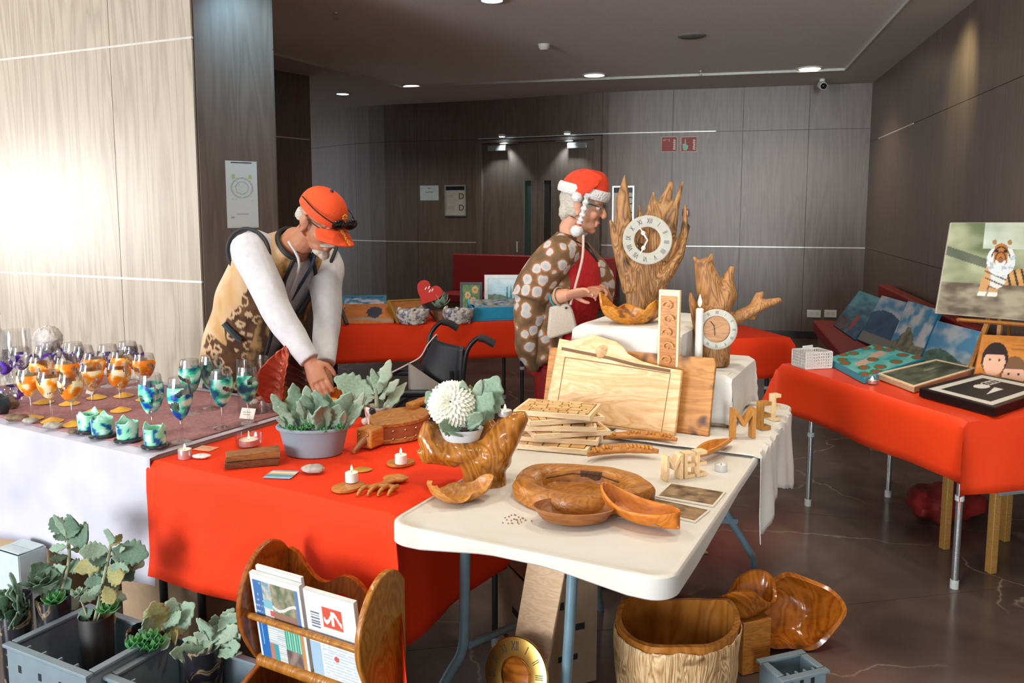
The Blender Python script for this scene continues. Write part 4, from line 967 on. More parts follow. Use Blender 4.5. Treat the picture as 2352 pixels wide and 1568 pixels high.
# ---- gnarled stump holding the flower bowl
SQ = P(1110,1110,WZ); d_ = SQ.y
stm = MB()
def S(px, py, dd=0): return Q(px, py, d_+dd)
stm.tube([S(1112,1121), S(1112,1085), S(1105,1045)], [(.066,.055),(.060,.052),(.075,.06)], 18)
stm.blob(S(1060,1035), (.085,.06,.045), .15, 2, 1); stm.blob(S(1135,1040), (.06,.06,.055), .15, 2, 2)
stm.tube([S(1055,1040), S(1000,1030), S(985,1000,.01), S(992,972,.01)], [.05,.045,.036,.022], 14)
stm.tube([S(985,1035), S(985,1060)], [.035,.02], 12)
stm.tube([S(1130,1040), S(1160,1000), S(1185,968), S(1208,953)], [.055,.048,.036,.016], 14)
stm.tube([S(1125,1040,.04), S(1120,980,.06), S(1115,960,.06)], [.04,.03,.02], 12)
stm.tube([S(1165,1000,-.02), S(1160,962,0)], [.035,.024], 12); stm.blob(S(1160,966), (.028,.028,.006))
stm.tube([S(1000,985,.03), S(1030,1000,.07), S(1095,1000,.08)], [.024,.02,.02], 10)
stm.jitter(.010, 16, 1)
solo(stm, 'stump_vase', stump_m, 'glossy gnarled wooden stump holding a white flower bowl', 'wooden vase', SQ, 0, world=True, remesh=.006)
tealight(S(1160,962)+V((0,0,.010)), 'lit candle in a tin on the high lobe of the stump', True, .014, .020)
fb = thing('flower_bowl', 'white bowl with white chrysanthemum and grey-green leaves', 'flower bowl', S(1060,1012,.005))
MB().lathe([(0,0),(.7,0),(.82,.2),(1,1),(.96,1),(.76,.2),(0,.12)], 30, Matrix.Diagonal((.066,.050,.040,1)), cap=False).build('bowl', M('bowl_white', (.72,.80,.84), .3), fb)
MB().lathe([(0,.031),(.85,.030)], 24, Matrix.Diagonal((.066,.050,1,1)), cap=False).build('filling', MATS['soil'], fb)
fc = S(1037,925,-.01)
pet = M('petal_white', (.92,.92,.80), .6, col2=(.88,.88,.74), scale=5)
for k in range(190):
    e = math.sqrt((k+.5)/190); a = k*2.39996; th = e*1.75
    d = V((math.cos(a)*math.sin(th), -math.cos(th)*.75+.0, math.sin(a)*math.sin(th))); d = V((d.x, d.y, d.z))
    d = (Matrix.Rotation(-.5, 3, 'X') @ d).normalized()
    put_leaf(fb, (2.6,1,-.35,0), pet, fc+d*.014, fc+d*(.036+.040*min(1, e*1.3)), (-d.x*.2, -1, .4), 1.0, 'petal', thick=.06)
for bx, by, tx, ty, dd, kd, mt_, wd in [(1085,985,1150,860,.02,KC,leaf_a,.85),(1075,980,1145,895,.0,KA,leaf_a,1.0),(1075,975,1062,862,.04,KD,leaf_b,1.1),(1070,980,1110,862,.05,KD,leaf_b,1.0),(1090,980,1125,872,.05,KD,leaf_b,1.1),
  (1035,975,980,895,.03,KC,leaf_a,.8),(1030,975,1005,880,.05,KA,leaf_a,.9),(1050,985,1035,1003,-.06,KC,leaf_a,1.6),(1060,985,1002,975,-.06,KC,leaf_a,.9),(1080,990,1105,930,-.04,KA,leaf_a,1.0),(1075,985,1110,950,-.05,KB,leaf_a,.9),(1085,960,1080,880,.05,KA,leaf_y,.9)]:
    put_leaf(fb, kd, mt_, S(bx, by, dd*.3), S(tx, ty, dd-.01), (random.uniform(-.3,.3), -1, .4), wd)
# ---- small lobed bowl, slab dish, smooth bowl, leaf dish
solo(bowl_mb(.088, .062, .042, .010, wob=lambda a, t: 1+.12*math.sin(3*a+1)+.05*math.sin(8*a), ridge=lambda a: .4*math.sin(2*a+1)+.2*math.sin(5*a), base=.4).jitter(.004, 20, 4), 'carved_bowl', WOOD('bowl_golden', (.66,.36,.11), (.48,.21,.05), scale=9, axis=(2,2,6), rough=.35, dist=4), 'small rough-edged golden bowl at the table corner', 'bowl', P(1050,1150,WZ), .1)
lob = lambda a, k, z: 1+.045*math.sin(3*a+.5)+.03*math.sin(5*a+2)+.012*math.sin(11*a)
SL = P(1332,1142,WZ)
sl = MB().lathe([(0,0),(.19,0),(.197,.006),(.199,.038),(.190,.050),(.165,.054),(.142,.052),(.128,.040),(.116,.014),(.100,.009),(0,.008)], 64, Matrix.Diagonal((1.0,.80,1,1)), wob=lob, cap=False)
for p in sl.v:                                                    # low notches on the two ends of the rim
    r = math.hypot(p.x, p.y)
    if p.z > .02: p.z -= .018*math.exp(-((math.atan2(p.y, abs(p.x))-.05)/.16)**2)*math.exp(-((r-.125)/.045)**2)
t = thing('slab_dish', 'thick round tree-slice dish with a hollowed centre', 'wooden dish', SL, -.3)
sl.build('dish_body', slab_m, t)
MB().box(.060,.014,.030,(.012,.098,.031)).jitter(.004,30).build('bark_inlay', WOOD('bark_dark', (.20,.10,.05), (.07,.035,.02), scale=30, axis=(6,1,1), rough=.8), t)
MB().tube([(-.11,.045,.031),(-.04,.082,.040),(.05,.078,.040),(.10,.055,.036)], .0016, 6).build('crack', M('crack_dark', (.04,.02,.01), .9), t)
solo(MB().lathe([(0,0),(.045,0),(.085,.014),(.108,.045),(.104,.046),(.080,.018),(.04,.006),(0,.006)], 44, Matrix.Diagonal((1,.62,1,1)), cap=False), 'turned_bowl', WOOD('bowl_brown', (.44,.21,.075), (.33,.14,.045), scale=8, axis=(1,1,7), rough=.4), 'smooth brown oval bowl resting in front of the slab dish', 'bowl', P(1318,1200,WZ), -.05)
ld = thing('leaf_dish', 'orange wooden leaf-shaped dish with a folded pair of glasses inside', 'wooden dish', P(1468,1205,WZ), math.radians(-38))
def ldf(u, v):
    a = v*2-1; w_ = .055*(1-abs(a)**2.4)**.6; s_ = u*2-1
    return V((a*.115, s_*w_, .004+.045*abs(s_)**1.8+.03*max(0, -a)**2+.012*a*a))
MB().grid(ldf, 22, 34).build('dish_body', WOOD('leaf_orange', (.70,.29,.045), (.54,.19,.025), scale=7, axis=(2,6,2), rough=.35, dist=3), ld, solid=.006)
for s_ in (-1, 1): MB().lathe([(.014,0),(.0165,.0012),(.014,.0024),(.0125,.0012),(.014,0)], 18, Matrix.Translation((.055,.017*s_,.016)) @ Matrix.Rotation(.5*s_, 4, 'X'), cap=False).build('spectacle_rim', M('spectacle_blue', (.20,.34,.42), .3), ld)
MB().tube([(.045,-.03,.026),(-.005,-.028,.02),(-.03,-.01,.016)], .002, 6).build('spectacle_arm', MATS['spectacle_blue'], ld)
# crumbs of wood
mb = MB(); rr = random.Random(3)
for k in range(26):
    q = P(1190+rr.gauss(0,16), 1196+rr.gauss(0,6), WZ); mb.blob((q.x, q.y, WZ+.0012), .0022, .4, 2, k, 6, 4)
o = solo(mb, 'wood_crumbs', M('crumb_brown', (.34,.20,.10), .9), 'brown wood crumbs scattered on the white table by the slab dish', 'crumbs', P(1190,1196,WZ), 0, world=True); o['kind'] = 'stuff'
# ---- two picture cards
def photo_card(c4, seed, label, warm):
    a, b, c, d = [P(x, y, WZ) for x, y in c4]; u = (b-a); v_ = (d-a); ctr = (a+b+c+d)/4
    t = thing('picture_card', label, 'picture', mt=frame((ctr.x, ctr.y, WZ), u, -v_))
    w_, h_ = u.length, abs(v_.dot(TM[t.name].to_3x3() @ V((0,1,0))))
    MB().box(w_, h_, .003, (0,0,.0018)).build('mount', M('mount_cream', (.74,.70,.60), .6), t, smooth=False)
    def fn(x, y):
        k = fbm(x*3, y*2.2, seed); g = fbm(x*7, y*5, seed+9)
        c = mix((.05,.03,.02), (.30,.20,.11), .5+k); return mix(c, warm, max(0, g*1.4-.1)*(1-abs(y-.45)*1.6))
    pm = panel(w_*.93, h_*.86, fn, 56, 36); pm.v = [p+V((0,h_*.02,.0037)) for p in pm.v]; pm.build('print', MATS['print_gloss'], t, smooth=False)
photo_card([(1540,1110),(1668,1131),(1636,1167),(1507,1142)], 4, 'brown landscape picture card behind another beside the letter blocks', (.42,.32,.20))
photo_card([(1503,1144),(1632,1172),(1594,1205),(1467,1170)], 8, 'dark amber picture card overlapping the table edge by the leaf dish', (.55,.30,.09))
# ---- cut-out letter blocks
def letters(txt, base, size, depth, rz, mat, label, name='letter_block', dx=None, sx=1.0):
    t = thing(name, label, 'letters', base, rz); x = 0
    for ch, m in zip(txt, mat):
        mb = text_mb(ch, size, depth/2, Matrix.Translation((x, 0, size*.345)) @ Matrix.Rotation(PI/2, 4, 'X'), 2, 'LEFT', sx)
        zmin = min(p.z for p in mb.v)
        for p in mb.v: p.z -= zmin-.0005
        xm = max(p.x for p in mb.v); mb.build('letter', m, t, smooth=False); x = xm+(dx or .001)
    return t
let_p = WOOD('letter_pale', (.86,.68,.44), (.76,.55,.32), scale=20, axis=(6,6,1), rough=.6); let_g = WOOD('letter_golden', (.58,.31,.09), (.42,.20,.045), scale=20, axis=(6,6,1), rough=.55)
letters('MEE', P(1520,1104,WZ), .115, .032, math.radians(24), [let_p]*3, 'pale cut-out wooden letters MEE behind the picture cards', sx=.80)
letters('M', P(1672,1006,WC), .155, .034, math.radians(8), [let_g], 'golden cut-out wooden letter M standing on the white cloth', sx=.86)
letters('E', P(1738,986,WC), .150, .034, math.radians(20), [let_g], 'golden cut-out wooden letter E close behind the golden M', sx=.70)
letters('E', P(1768,966,WC), .150, .030, math.radians(24), [let_p], 'pale cut-out wooden letter E at the hanging cloth edge', sx=.55)
tealight(P(1656,1080,WZ), 'unlit candle in a tin beside the pale letters', True, .018, .019, False)
# ---- carved crescents and scoop
def crescent(px, py, ln, hw, ht, rz, label, seed, z=WC):
    c = P(px, py, z); t = thing('carved_crescent', label, 'wood carving', c, rz)
    pts = [V((ln*(i/20-.5), .20*ln*(1-(i/10-1)**2), ht*.5+.0015)) for i in range(21)]
    b = MB().tube(pts, [(max(.004, hw*(1-abs(i/10-1)**3)), max(.004, ht*.5*(1-.4*abs(i/10-1)**3))) for i in range(21)], 12, up=(0,0,1)); b.jitter(.0015, 60, seed)
    for p in b.v: p.z = max(p.z, 0.0005)
    b.build('body', golden, t)
    for i in range(2, 19):
        if noise.noise(V((i*1.3, seed, 0))) > -.15:
            q = pts[i]; MB().blob((q.x, q.y-hw*.1, ht*.95), (ln*.028, hw*.75, ht*.28), .4, 3, i, 8, 6).build('carved_scale', WOOD('carve_light', (.68,.36,.10), (.50,.23,.05), scale=20, rough=.4), t)
    return t
crescent(1432,1050,.235,.026,.026,math.radians(8), 'carved crescent with leaf relief beside the slab dish', 3)
crescent(1470,1016,.250,.022,.024,math.radians(-6), 'carved crescent with leaf relief against the leaning boards', 5)
sp = thing('carved_scoop', 'long golden scoop-shaped carving on the cloth edge', 'wooden utensil', P(1640,1040,WC), math.radians(48))
MB().grid(lambda u, v: V(((v-.5)*.24, (u-.5)*.062*(math.sin(PI*min(1, .06+v*.94))**.6), .003+.030*abs(u*2-1)**2*math.sin(PI*min(1, .1+.9*v))+.012*(v-.4)**2*4)), 14, 30).build('scoop_bowl', WOOD('scoop_wood', (.68,.33,.07), (.54,.23,.04), scale=8, axis=(1,5,5), rough=.35), sp, solid=.006)
# ---- stack of framed stick mosaics
stick_m = [WOOD('stick_a', (.76,.52,.26), (.60,.36,.14), scale=30, axis=(1,8,8), rough=.6), WOOD('stick_b', (.86,.64,.36), (.72,.48,.22), scale=30, axis=(1,8,8), rough=.6)]
def mosaic(base, rz, label, full, w_=.27, h_=.185, th=.017, seed=0):
    t = thing('stick_mosaic', label, 'wood panel', base, rz, 'stack of stick mosaics'); e = .011
    MB().box(w_-2*e, h_-2*e, .006, (0,0,.0035)).build('backing', M('mosaic_ground', (.16,.08,.03), .9), t, smooth=False)
    for nm, sx, sy, cx, cy in (('a', w_, e, 0, h_/2-e/2), ('b', w_, e, 0, -h_/2+e/2), ('c', e, h_-2*e, w_/2-e/2, 0), ('d', e, h_-2*e, -w_/2+e/2, 0)):
        MB().box(sx, sy, th, (cx, cy, th/2+.0004)).build('frame_rail', pale, t, bevel=.001)
    r = random.Random(seed); rows = 8 if full else 4; x0, y0 = -w_/2+e, -h_/2+e; ih = (h_-2*e)/rows
    for j in range(rows):
        x = x0
        while x < -x0-.006:
            l = min(r.uniform(.022, .055), -x0-x); cy = y0+(j+.5)*ih
            sl_ = r.uniform(-.10, .10)
            MB().box(l-.0045, ih-.0042, .012+r.uniform(-.001,.004), (0,0,.0130), Matrix.Translation((x+l/2, cy, 0)) @ Matrix.Rotation(sl_*.3, 4, 'Z')).build('stick', stick_m[r.randrange(2)], t, smooth=False)
            x += l
    return t
mq = P(1285,1008,WC); zz = WC-.010
for k, (dx, dy, rz, full, lb) in enumerate([(-.02,-.03,-.30,0,'framed stick mosaic at the very bottom of the stack'),(.01,.0,-.22,0,'framed stick mosaic second from the bottom of the stack'),(.02,.0,.22,0,'framed stick mosaic third from the bottom of the stack'),(-.01,.0,-.05,0,'framed stick mosaic fourth from the bottom, showing knobbly sticks'),(.0,.02,.25,0,'framed stick mosaic just beneath the topmost one'),(-.005,.02,-.31,1,'topmost framed mosaic of laid sticks on the stack')]):
    mosaic(V((mq.x+dx, mq.y+dy, zz)), rz, lb, full, seed=k); zz += .0206
# ---- leaning boards
lean = math.radians(14)
def board(bl, br, outline, th, mat, label, name, back=0.0):
    a, b = P(bl[0], bl[1], WC), P(br[0], br[1], WC); u = (b-a).normalized(); bk = V((-u.y, u.x, 0))
    if bk.y < 0: bk = -bk
    a = a+bk*back; n = -(bk*math.cos(lean)-V((0,0,1))*math.sin(lean))     # front normal
    pts = [hit(x, y, a, n) for x, y in outline]
    for p in pts:
        if p.z < WC+.0008: p.z = WC+.0008
    c = (pts[0]+pts[len(pts)//2])/2; t = thing(name, label, 'cutting board', (c.x, c.y, WC), math.atan2(u.y, u.x))
    MB().slab(pts, -n*th).build('board', mat, t, world=True, bevel=.003)
    return t, a, n
t, a, n = board((1242,962), (1626,1013), [(1262,797),(1350,800),(1640,822),(1644,832),(1627,1014),(1545,1003),(1244,962)], .020, pine2, 'amber pine board with dark knots leaning behind another board', 'cutting_board', .062)
for px, py, r in ((1616,868,.019),(1582,919,.008)):
    q = hit(px, py, a, n)+n*.0006; MB().lathe([(0,0),(r,0),(r*1.05,-.001)], 18, frame(q, n.orthogonal(), n.cross(n.orthogonal())), cap=False).build('knot', M('knot_dark', (.09,.03,.02), .6), t, world=True)
t, a, n = board((1252,965), (1547,1005), [(1284,777),(1310,782),(1338,775),(1360,767),(1385,775),(1412,783),(1428,795),(1440,812),(1470,828),(1520,842),(1566,850),(1549,1006),(1400,985),(1248,964)], .022, pine, 'pale pine board with wavy live edge, groove and big knot', 'cutting_board', .018)
gr = [hit(x, y, a, n)+n*.0005 for x, y in ((1298,820),(1400,835),(1540,858),(1519,994),(1400,976),(1276,956),(1298,820))]
MB().tube(gr, .0022, 6).build('juice_groove', M('groove_brown', (.34,.19,.08), .8), t, world=True)
q = hit(1385,808,a,n); MB().blob(q, (.028,.010,.026), .2, 2, 3, 16, 10).build('knot', WOOD('knot_pale', (.76,.54,.32), (.58,.36,.17), scale=14), t, world=True)
bk_ = [hit(x, y, a, n)+n*.0006 for x, y in ((1290,800),(1340,810),(1400,822),(1460,838),(1540,852))]
MB().tube(bk_, [(.006,.001)]*5, 6, up=n).build('bark_streak', M('bark_streak', (.22,.12,.06), .9), t, world=True)
# ---- carved plank, tall candle
q = T_w(.395, 1.225, WC); cp = thing('carved_plank', 'narrow upright plank carved with scrolling leaves', 'wood carving', q, RZW)
MB().box(.078, .022, .505, (0,0,.2535), Matrix.Rotation(-.02, 4, 'X')).build('plank', pale, cp, bevel=.002)
MB().box(.060,.004,.47,(0,-.0125,.25), Matrix.Rotation(-.02, 4, 'X')).build('sunk_field', golden, cp, smooth=False)
for k in range(9):
    z = .05+k*.05; s_ = 1 if k % 2 else -1
    pts = [V((s_*.022*math.cos(a_*.55)*(1-a_/14), -.0155-.02*(z-.25)*.02, z+.020*math.sin(a_*.55)*(1-a_/14))) for a_ in range(0, 13)]
    MB().tube(pts, [.0042*(1-i/16) for i in range(13)], 6).build('scroll', WOOD('scroll_wood', (.70,.42,.16), (.54,.29,.09), scale=14), cp)
q = T_w(.478, 1.345, .9475); cn = thing('pillar_candle', 'tall slim white candle with a flame beside the carved plank', 'candle', q)
MB().lathe([(0,0),(.0145,0),(.0145,.228),(.010,.232),(0,.230)], 18, cap=False).build('wax', wax, cn); MB().tube([(0,0,.229),(0,0,.240)], .001, 6).build('wick', wick, cn)
MB().lathe([(0,.236),(.006,.246),(.0075,.256),(.004,.272),(0,.285)], 12, cap=False).build('flame', flame_m, cn)
# ---- clock faces
silver = M('dial_silver', (.46,.45,.39), .55, .1, col2=(.40,.38,.32), scale=40)
def clock_ring(parent, c, R, r, facing, ang, mat=silver, world=True, numerals=True, hands=True):
    f = V(facing).normalized(); x = V((0,0,1)).cross(f).normalized(); m = frame(c, x, f.cross(x)); m = m @ Matrix.Rotation(ang, 4, 'Z')
    ring = MB().lathe([(r,0),(r+.002,.003),((R+r)/2,.0045),(R-.003,.003),(R,0),(R,-.003),(r,-.003),(r,0)], 56, m, cap=False).build('chapter_ring', mat, parent, world=world)
    if numerals:
        for k, s_ in enumerate(('XII','I','II','III','IIII','V','VI','VII','VIII','IX','X','XI')):
            a_ = -k*PI/6; mm = m @ Matrix.Rotation(a_, 4, 'Z') @ Matrix.Translation((0, (R+r)/2, .0046)) 
            text_mb(s_, (R-r)*.62, .0004, mm, 1, sx=.62).build('numeral', ink, ring, world=False) if False else _num(s_, (R-r)*.62, mm, ring, parent, world)
    if hands:
        for a_, l, w_ in ((math.radians(38), r*1.12, .004), (math.radians(160), r*1.25, .004)):
            h = MB().tube([(0,0,.006),(0,l*.5,.006),(0,l,.006)], [(w_*.6,.0008),(w_,.0008),(w_*.3,.0008)], 6, up=(0,0,1)); h.lathe([(.006,0),(.009,.001),(.006,.002),(.005,.001),(.006,0)], 12, Matrix.Translation((0, l*.55, .0055)), cap=False)
            mm = m @ Matrix.Rotation(a_, 4, 'Z'); h.v = [mm @ p for p in h.v]; h.build('hand', M('hand_pale', (.78,.78,.70), .3, .5), parent, world=world)
    return ring
def _num(s_, size, mm, ring, parent, world):
    mb = text_mb(s_, size, .0004, mm, 1, sx=.62)
    if world: inv = TM[parent.name].inverted(); mb.v = [inv @ p for p in mb.v]
    o = mb.build('numeral', ink, ring, smooth=False); return o
# ---- tall driftwood clock on the high riser
CQ = T_w(.185, 1.655, 1.1015); dc = CQ.y
ck = thing('driftwood_clock', 'tall spiky driftwood clock with silver numeral ring on the draped box', 'clock', CQ)
def R_(px, py, dd=0): return Q(px, py, dc+dd)
rb = MB()
rb.tube([R_(1478,722), R_(1476,690), R_(1476,650), R_(1482,605)], [(.076,.06),(.070,.05),(.075,.05),(.085,.045)], 16)
rb.tube([R_(1455,665), R_(1432,600), R_(1414,545), R_(1402,506)], [.05,.034,.020,.006], 12)
rb.tube([R_(1450,640), R_(1436,560,.01), R_(1432,500,.01), R_(1430,455,.01), R_(1433,402,.01)], [(.045,.03),(.045,.025),(.038,.02),(.028,.014),(.004,.004)], 12)
rb.tube([R_(1442,470,.01), R_(1441,420,.01)], [.012,.003], 8)
rb.tube([R_(1490,620,.03), R_(1494,540,.05), R_(1498,480,.05), R_(1503,438,.05)], [(.06,.03),(.05,.02),(.026,.012),(.004,.004)], 10)
rb.tube([R_(1470,560,.05), R_(1472,500,.05), R_(1466,470,.05)], [.03,.016,.004], 8)
rb.tube([R_(1505,610,.02), R_(1518,530,.03), R_(1526,470,.03), R_(1541,416,.03)], [(.05,.03),(.045,.02),(.034,.016),(.006,.006)], 10)
rb.tube([R_(1535,470,.03), R_(1546,420,.03)], [.014,.003], 8); rb.tube([R_(1508,520,.02), R_(1506,468,.02)], [.018,.007], 8)
rb.tube([R_(1520,600,.01), R_(1538,530,.02), R_(1553,470,.02), R_(1567,415,.02)], [(.045,.03),(.030,.016),(.016,.010),(.006,.006)], 10)
rb.tube([R_(1490,665), R_(1530,625), R_(1560,580), R_(1574,530), R_(1573,468)], [(.06,.04),(.055,.03),(.05,.02),(.034,.014),(.004,.004)], 12)
rb.tube([R_(1570,545), R_(1583,515)], [.016,.008], 8); rb.blob(R_(1450,640,-.04), (.03,.02,.04), .3, 2, 2); rb.blob(R_(1515,650,-.03), (.035,.02,.045), .3, 2, 5)
rb.jitter(.010, 20, 3); 
for p in rb.v: p.z = max(p.z, 1.1018)
rb.build('driftwood', root_m, ck, world=True, remesh=.005)
clock_ring(ck, R_(1487,551,-.075), .101, .053, (-.10,-1,.08), math.radians(-6))
# ---- lobed golden bowl beside it
solo(bowl_mb(.135, .095, .075, .009, 60, wob=lambda a, t: 1+.10*math.sin(2*a+.6)+.06*math.sin(5*a+1), ridge=lambda a: .38*math.sin(2*a+2.2)+.22*math.sin(5*a+.5), base=.45).jitter(.006, 22, 6), 'carved_bowl', WOOD('bowl_burl', (.70,.36,.07), (.52,.22,.03), (.30,.11,.02), scale=9, axis=(2,2,3), rough=.35, dist=4, knots=22), 'lobed golden burl bowl on the draped box before the tall clock', 'bowl', T_w(.20, 1.40, 1.1015), .15)
# ---- small root clock on the low riser
CQ2 = T_w(.528, 1.47, .9475); dk = CQ2.y
rk = thing('root_clock', 'stubby root clock with a side branch and pale numeral ring', 'clock', CQ2)
def K_(px, py, dd=0): return Q(px, py, dk+dd)
rb = MB()
rb.tube([K_(1640,842), K_(1640,790), K_(1642,730), K_(1636,680), K_(1622,635), K_(1612,595)], [(.062,.05),(.064,.05),(.066,.05),(.058,.045),(.045,.04),(.030,.03)], 16)
rb.tube([K_(1650,745), K_(1700,725), K_(1750,700), K_(1795,688)], [(.05,.03),(.046,.022),(.040,.018),(.014,.010)], 12, up=(0,0,1))
rb.tube([K_(1720,730), K_(1745,680), K_(1755,670)], [.025,.016,.004], 8)
rb.tube([K_(1645,710), K_(1668,670), K_(1672,640), K_(1684,610)], [.055,.046,.022,.010], 12); rb.tube([K_(1612,610), K_(1590,590)], [.02,.006], 8); rb.tube([K_(1630,625), K_(1634,585)], [.018,.006], 8)
rb.tube([K_(1610,830), K_(1590,690), K_(1586,670)], [.012,.016,.006], 8)
rb.jitter(.008, 22, 9)
for p in rb.v: p.z = max(p.z, .948)
rb.build('root_body', WOOD('root_tan', (.50,.28,.12), (.27,.13,.05), (.09,.035,.015), scale=10, axis=(3,3,.8), rough=.6, dist=5, knots=8, bmp=.5), rk, world=True, remesh=.005)
clock_ring(rk, K_(1646,756,-.085), .076, .049, (-.15,-1,.12), 0, hands=False)
c_ = K_(1646,756,-.080); MB().lathe([(0,.0),(.049,.0),(.049,-.004)], 32, frame(c_, (1,0,0), (0,0,1)), cap=False).build('dial_wood', WOOD('dial_wood', (.62,.38,.22), (.48,.27,.14), scale=12), rk, world=True)
MB().tube([K_(1632,738,-.084), K_(1640,748,-.084), K_(1642,770,-.084)], .0014, 5).build('hand', ink, rk, world=True)
# ================================================================ pictures (canvas on four world corners)
pic_m = VCOL('picture_paint', .5, .1)
def picture(name, label, corners, fn, thick=.018, nx=56, ny=44, edge=None, frame_w=0, frame_m=None, cat='painting', mat=None, proud=.006, mount=None):
    """corners: bottom-left, bottom-right, top-right, top-left as seen from its front"""
    bl, br, tr, tl = [V(c) for c in corners]; n = (br-bl).cross(tl-bl).normalized(); tr = tr-n*(tr-bl).dot(n); base = (bl+br)/2
    t = thing(name, label, cat, (base.x, base.y, min(p.z for p in (bl, br, tr, tl))), math.atan2((br-bl).y, (br-bl).x))
    def bi(u, v): return (bl*(1-u)+br*u)*(1-v)+(tl*(1-u)+tr*u)*v
    MB().slab([bi(0,0), bi(1,0), bi(1,1), bi(0,1)], -n*thick).build('panel' if not frame_w else 'backing', (frame_m if frame_w else edge) or M('canvas_edge', (.55,.50,.42), .8), t, world=True, smooth=False)
    f = frame_w; lx, ly = (br-bl).length, (tl-bl).length; a, b = (f/lx, f/ly) if f else (.004, .004)
    mb = MB().grid(lambda u, v: bi(a+(1-2*a)*u, b+(1-2*b)*v)+n*.0012, nx, ny); mb.col = [fn(i/(nx-1), j/(ny-1)) for j in range(ny) for i in range(nx)]
    mb.build('painted_face', mat or pic_m, t, world=True, fix=False)
    if f:
        for q in ([(0,0),(1,0),(1-a,b),(a,b)], [(1,0),(1,1),(1-a,1-b),(1-a,b)], [(1,1),(0,1),(a,1-b),(1-a,1-b)], [(0,1),(0,0),(a,b),(a,1-b)]):
            MB().slab([bi(*k)+n*proud for k in q], -n*(thick+proud*.9)).build('frame_rail', frame_m, t, world=True, smooth=False)
    return t
def sky(u, v, c1, c2, seed=0): return mix(c1, c2, .5+.9*fbm(u*3, v*3, seed))
def upright(px0, px1, y0, y1, d0, d1, lean=.12, zbase=None):
    """corners of an upright picture whose left edge is at depth d0, right edge at d1; leans back by lean (m)"""
    bl, br, tr, tl = Q(px0,y1,d0), Q(px1,y1,d1), Q(px1,y0,d1+lean), Q(px0,y0,d0+lean)
    return [bl, br, tr, tl]
BZ = .7425
def on(px, py, z=BZ): return P(px, py, z)
# ---- back table
def f_orange(u, v):
    c = mix((.62,.20,.04), (.50,.15,.03), fbm(u*8, v*4, 1)+.5)
    if ((u-.60)/.16)**2+((v-.55)/.28)**2 < 1+.5*fbm(u*9, v*9, 3): return (.045,.04,.055)
    if .12+.06*math.sin(u*5) < v < .22+.07*math.sin(u*4) and u > .1: return (.32,.26,.22)
    return c
bl, br = on(792,744), on(905,741); tl, tr = P(776,706,.86), P(884,706,.86)
picture('leaning_picture', 'orange picture with a dark blot propped at the front of the back table', [bl, br, br+V((-.02,.16,.12)), bl+V((-.03,.16,.12))], f_orange, .012, edge=M('orange_edge', (.62,.22,.05), .6))
bl, br = on(762,747), on(788,746)
picture('leaning_picture', 'plain orange panel propped beside the picture with a dark blot', [bl, br, br+V((-.02,.16,.13)), bl+V((-.02,.16,.13))], lambda u, v: mix((.62,.20,.04), (.52,.16,.03), fbm(u*5, v*5, 8)+.5), .012, edge=MATS['orange_edge'])
solo(MB().tube([on(798,747)+V((0,-.01,.01)), on(788,747)+V((-.02,.05,.10)), on(778,747)+V((-.05,.09,.19))], [(.016,.012)]*3, 8), 'dark_strut', M('strut_brown', (.05,.03,.025), .6), 'dark wooden strut resting against the orange panels', 'wood strut', on(798,747), 0, world=True)
def f_cloud(u, v): return mix((.06,.34,.62), (.85,.88,.90), (fbm(u*4, v*5, 2)+.25)*2) if v > .25 else (.05,.08,.12)
picture('framed_picture', 'picture of clouds in a bright blue frame behind the orange picture', [on(785,716), on(886,714), on(886,714)+V((0,.06,.12)), on(785,716)+V((0,.06,.12))], f_cloud, .02, frame_w=.016, frame_m=M('frame_blue', (.03,.36,.62), .4))
def f_gold(u, v): return mix((.60,.22,.05), (.42,.14,.03), fbm(u*5, v*5, 4)+.5)
picture('framed_picture', 'golden framed orange picture leaning behind the shell basket', [on(915,742), on(985,728), on(985,728)+V((-.06,.10,.13)), on(915,742)+V((-.09,.10,.15))], f_gold, .015, frame_w=.014, frame_m=M('frame_gold', (.55,.33,.05), .35, .3))
# red heart paddle
hp = []
for i in range(40):
    a = 2*PI*i/40; hp.append((.0062*16*math.sin(a)**3/1.05, .0062*(13*math.cos(a)-5*math.cos(2*a)-2*math.cos(3*a)-math.cos(4*a))))
b = on(1003,738); ht = thing('heart_paddle', 'red heart-shaped wooden paddle with white marks and a dark handle', 'paddle', b, 0)
mt_ = Matrix.Translation((-.06,.02,.205)) @ Matrix.Rotation(.45, 4, 'Y') @ Matrix.Rotation(PI/2-.25, 4, 'X')
MB().prism(hp, -.006, .006, mt_).build('heart', M('heart_red', (.62,.025,.015), .4), ht, bevel=.003)
MB().tube([mt_ @ V((0,-.09,0)), V((-.002,0,.008))], [.010,.008], 8).build('handle', M('handle_dark', (.04,.025,.02), .6), ht)
for k, (x, y) in enumerate(((-.03,.02),(-.012,.035),(.004,.015),(.018,.03))): MB().box(.008,.022,.001,(x,y,.0068), mt_).build('white_mark', paper, ht, smooth=False)
# succulent in a pot of shells
sp_ = thing('potted_succulent', 'grey-green succulent in a small pot between the shell baskets', 'potted plant', on(1010,735))
MB().lathe([(0,0),(.035,0),(.05,.07),(.045,.07),(.03,.05),(0,.05)], 18, cap=False).build('pot', peb_t, sp_)
for k in range(16):
    a = k*2.4; e = .3+.7*k/16; d = V((math.cos(a)*e, math.sin(a)*e, 1.25-e)).normalized(); put_leaf(sp_, KA, leaf_a, (0,0,.09), V((0,0,.09))+d*(.10+.06*(1-e)), (-d.x, -d.y, .8), 1.1, local=True)
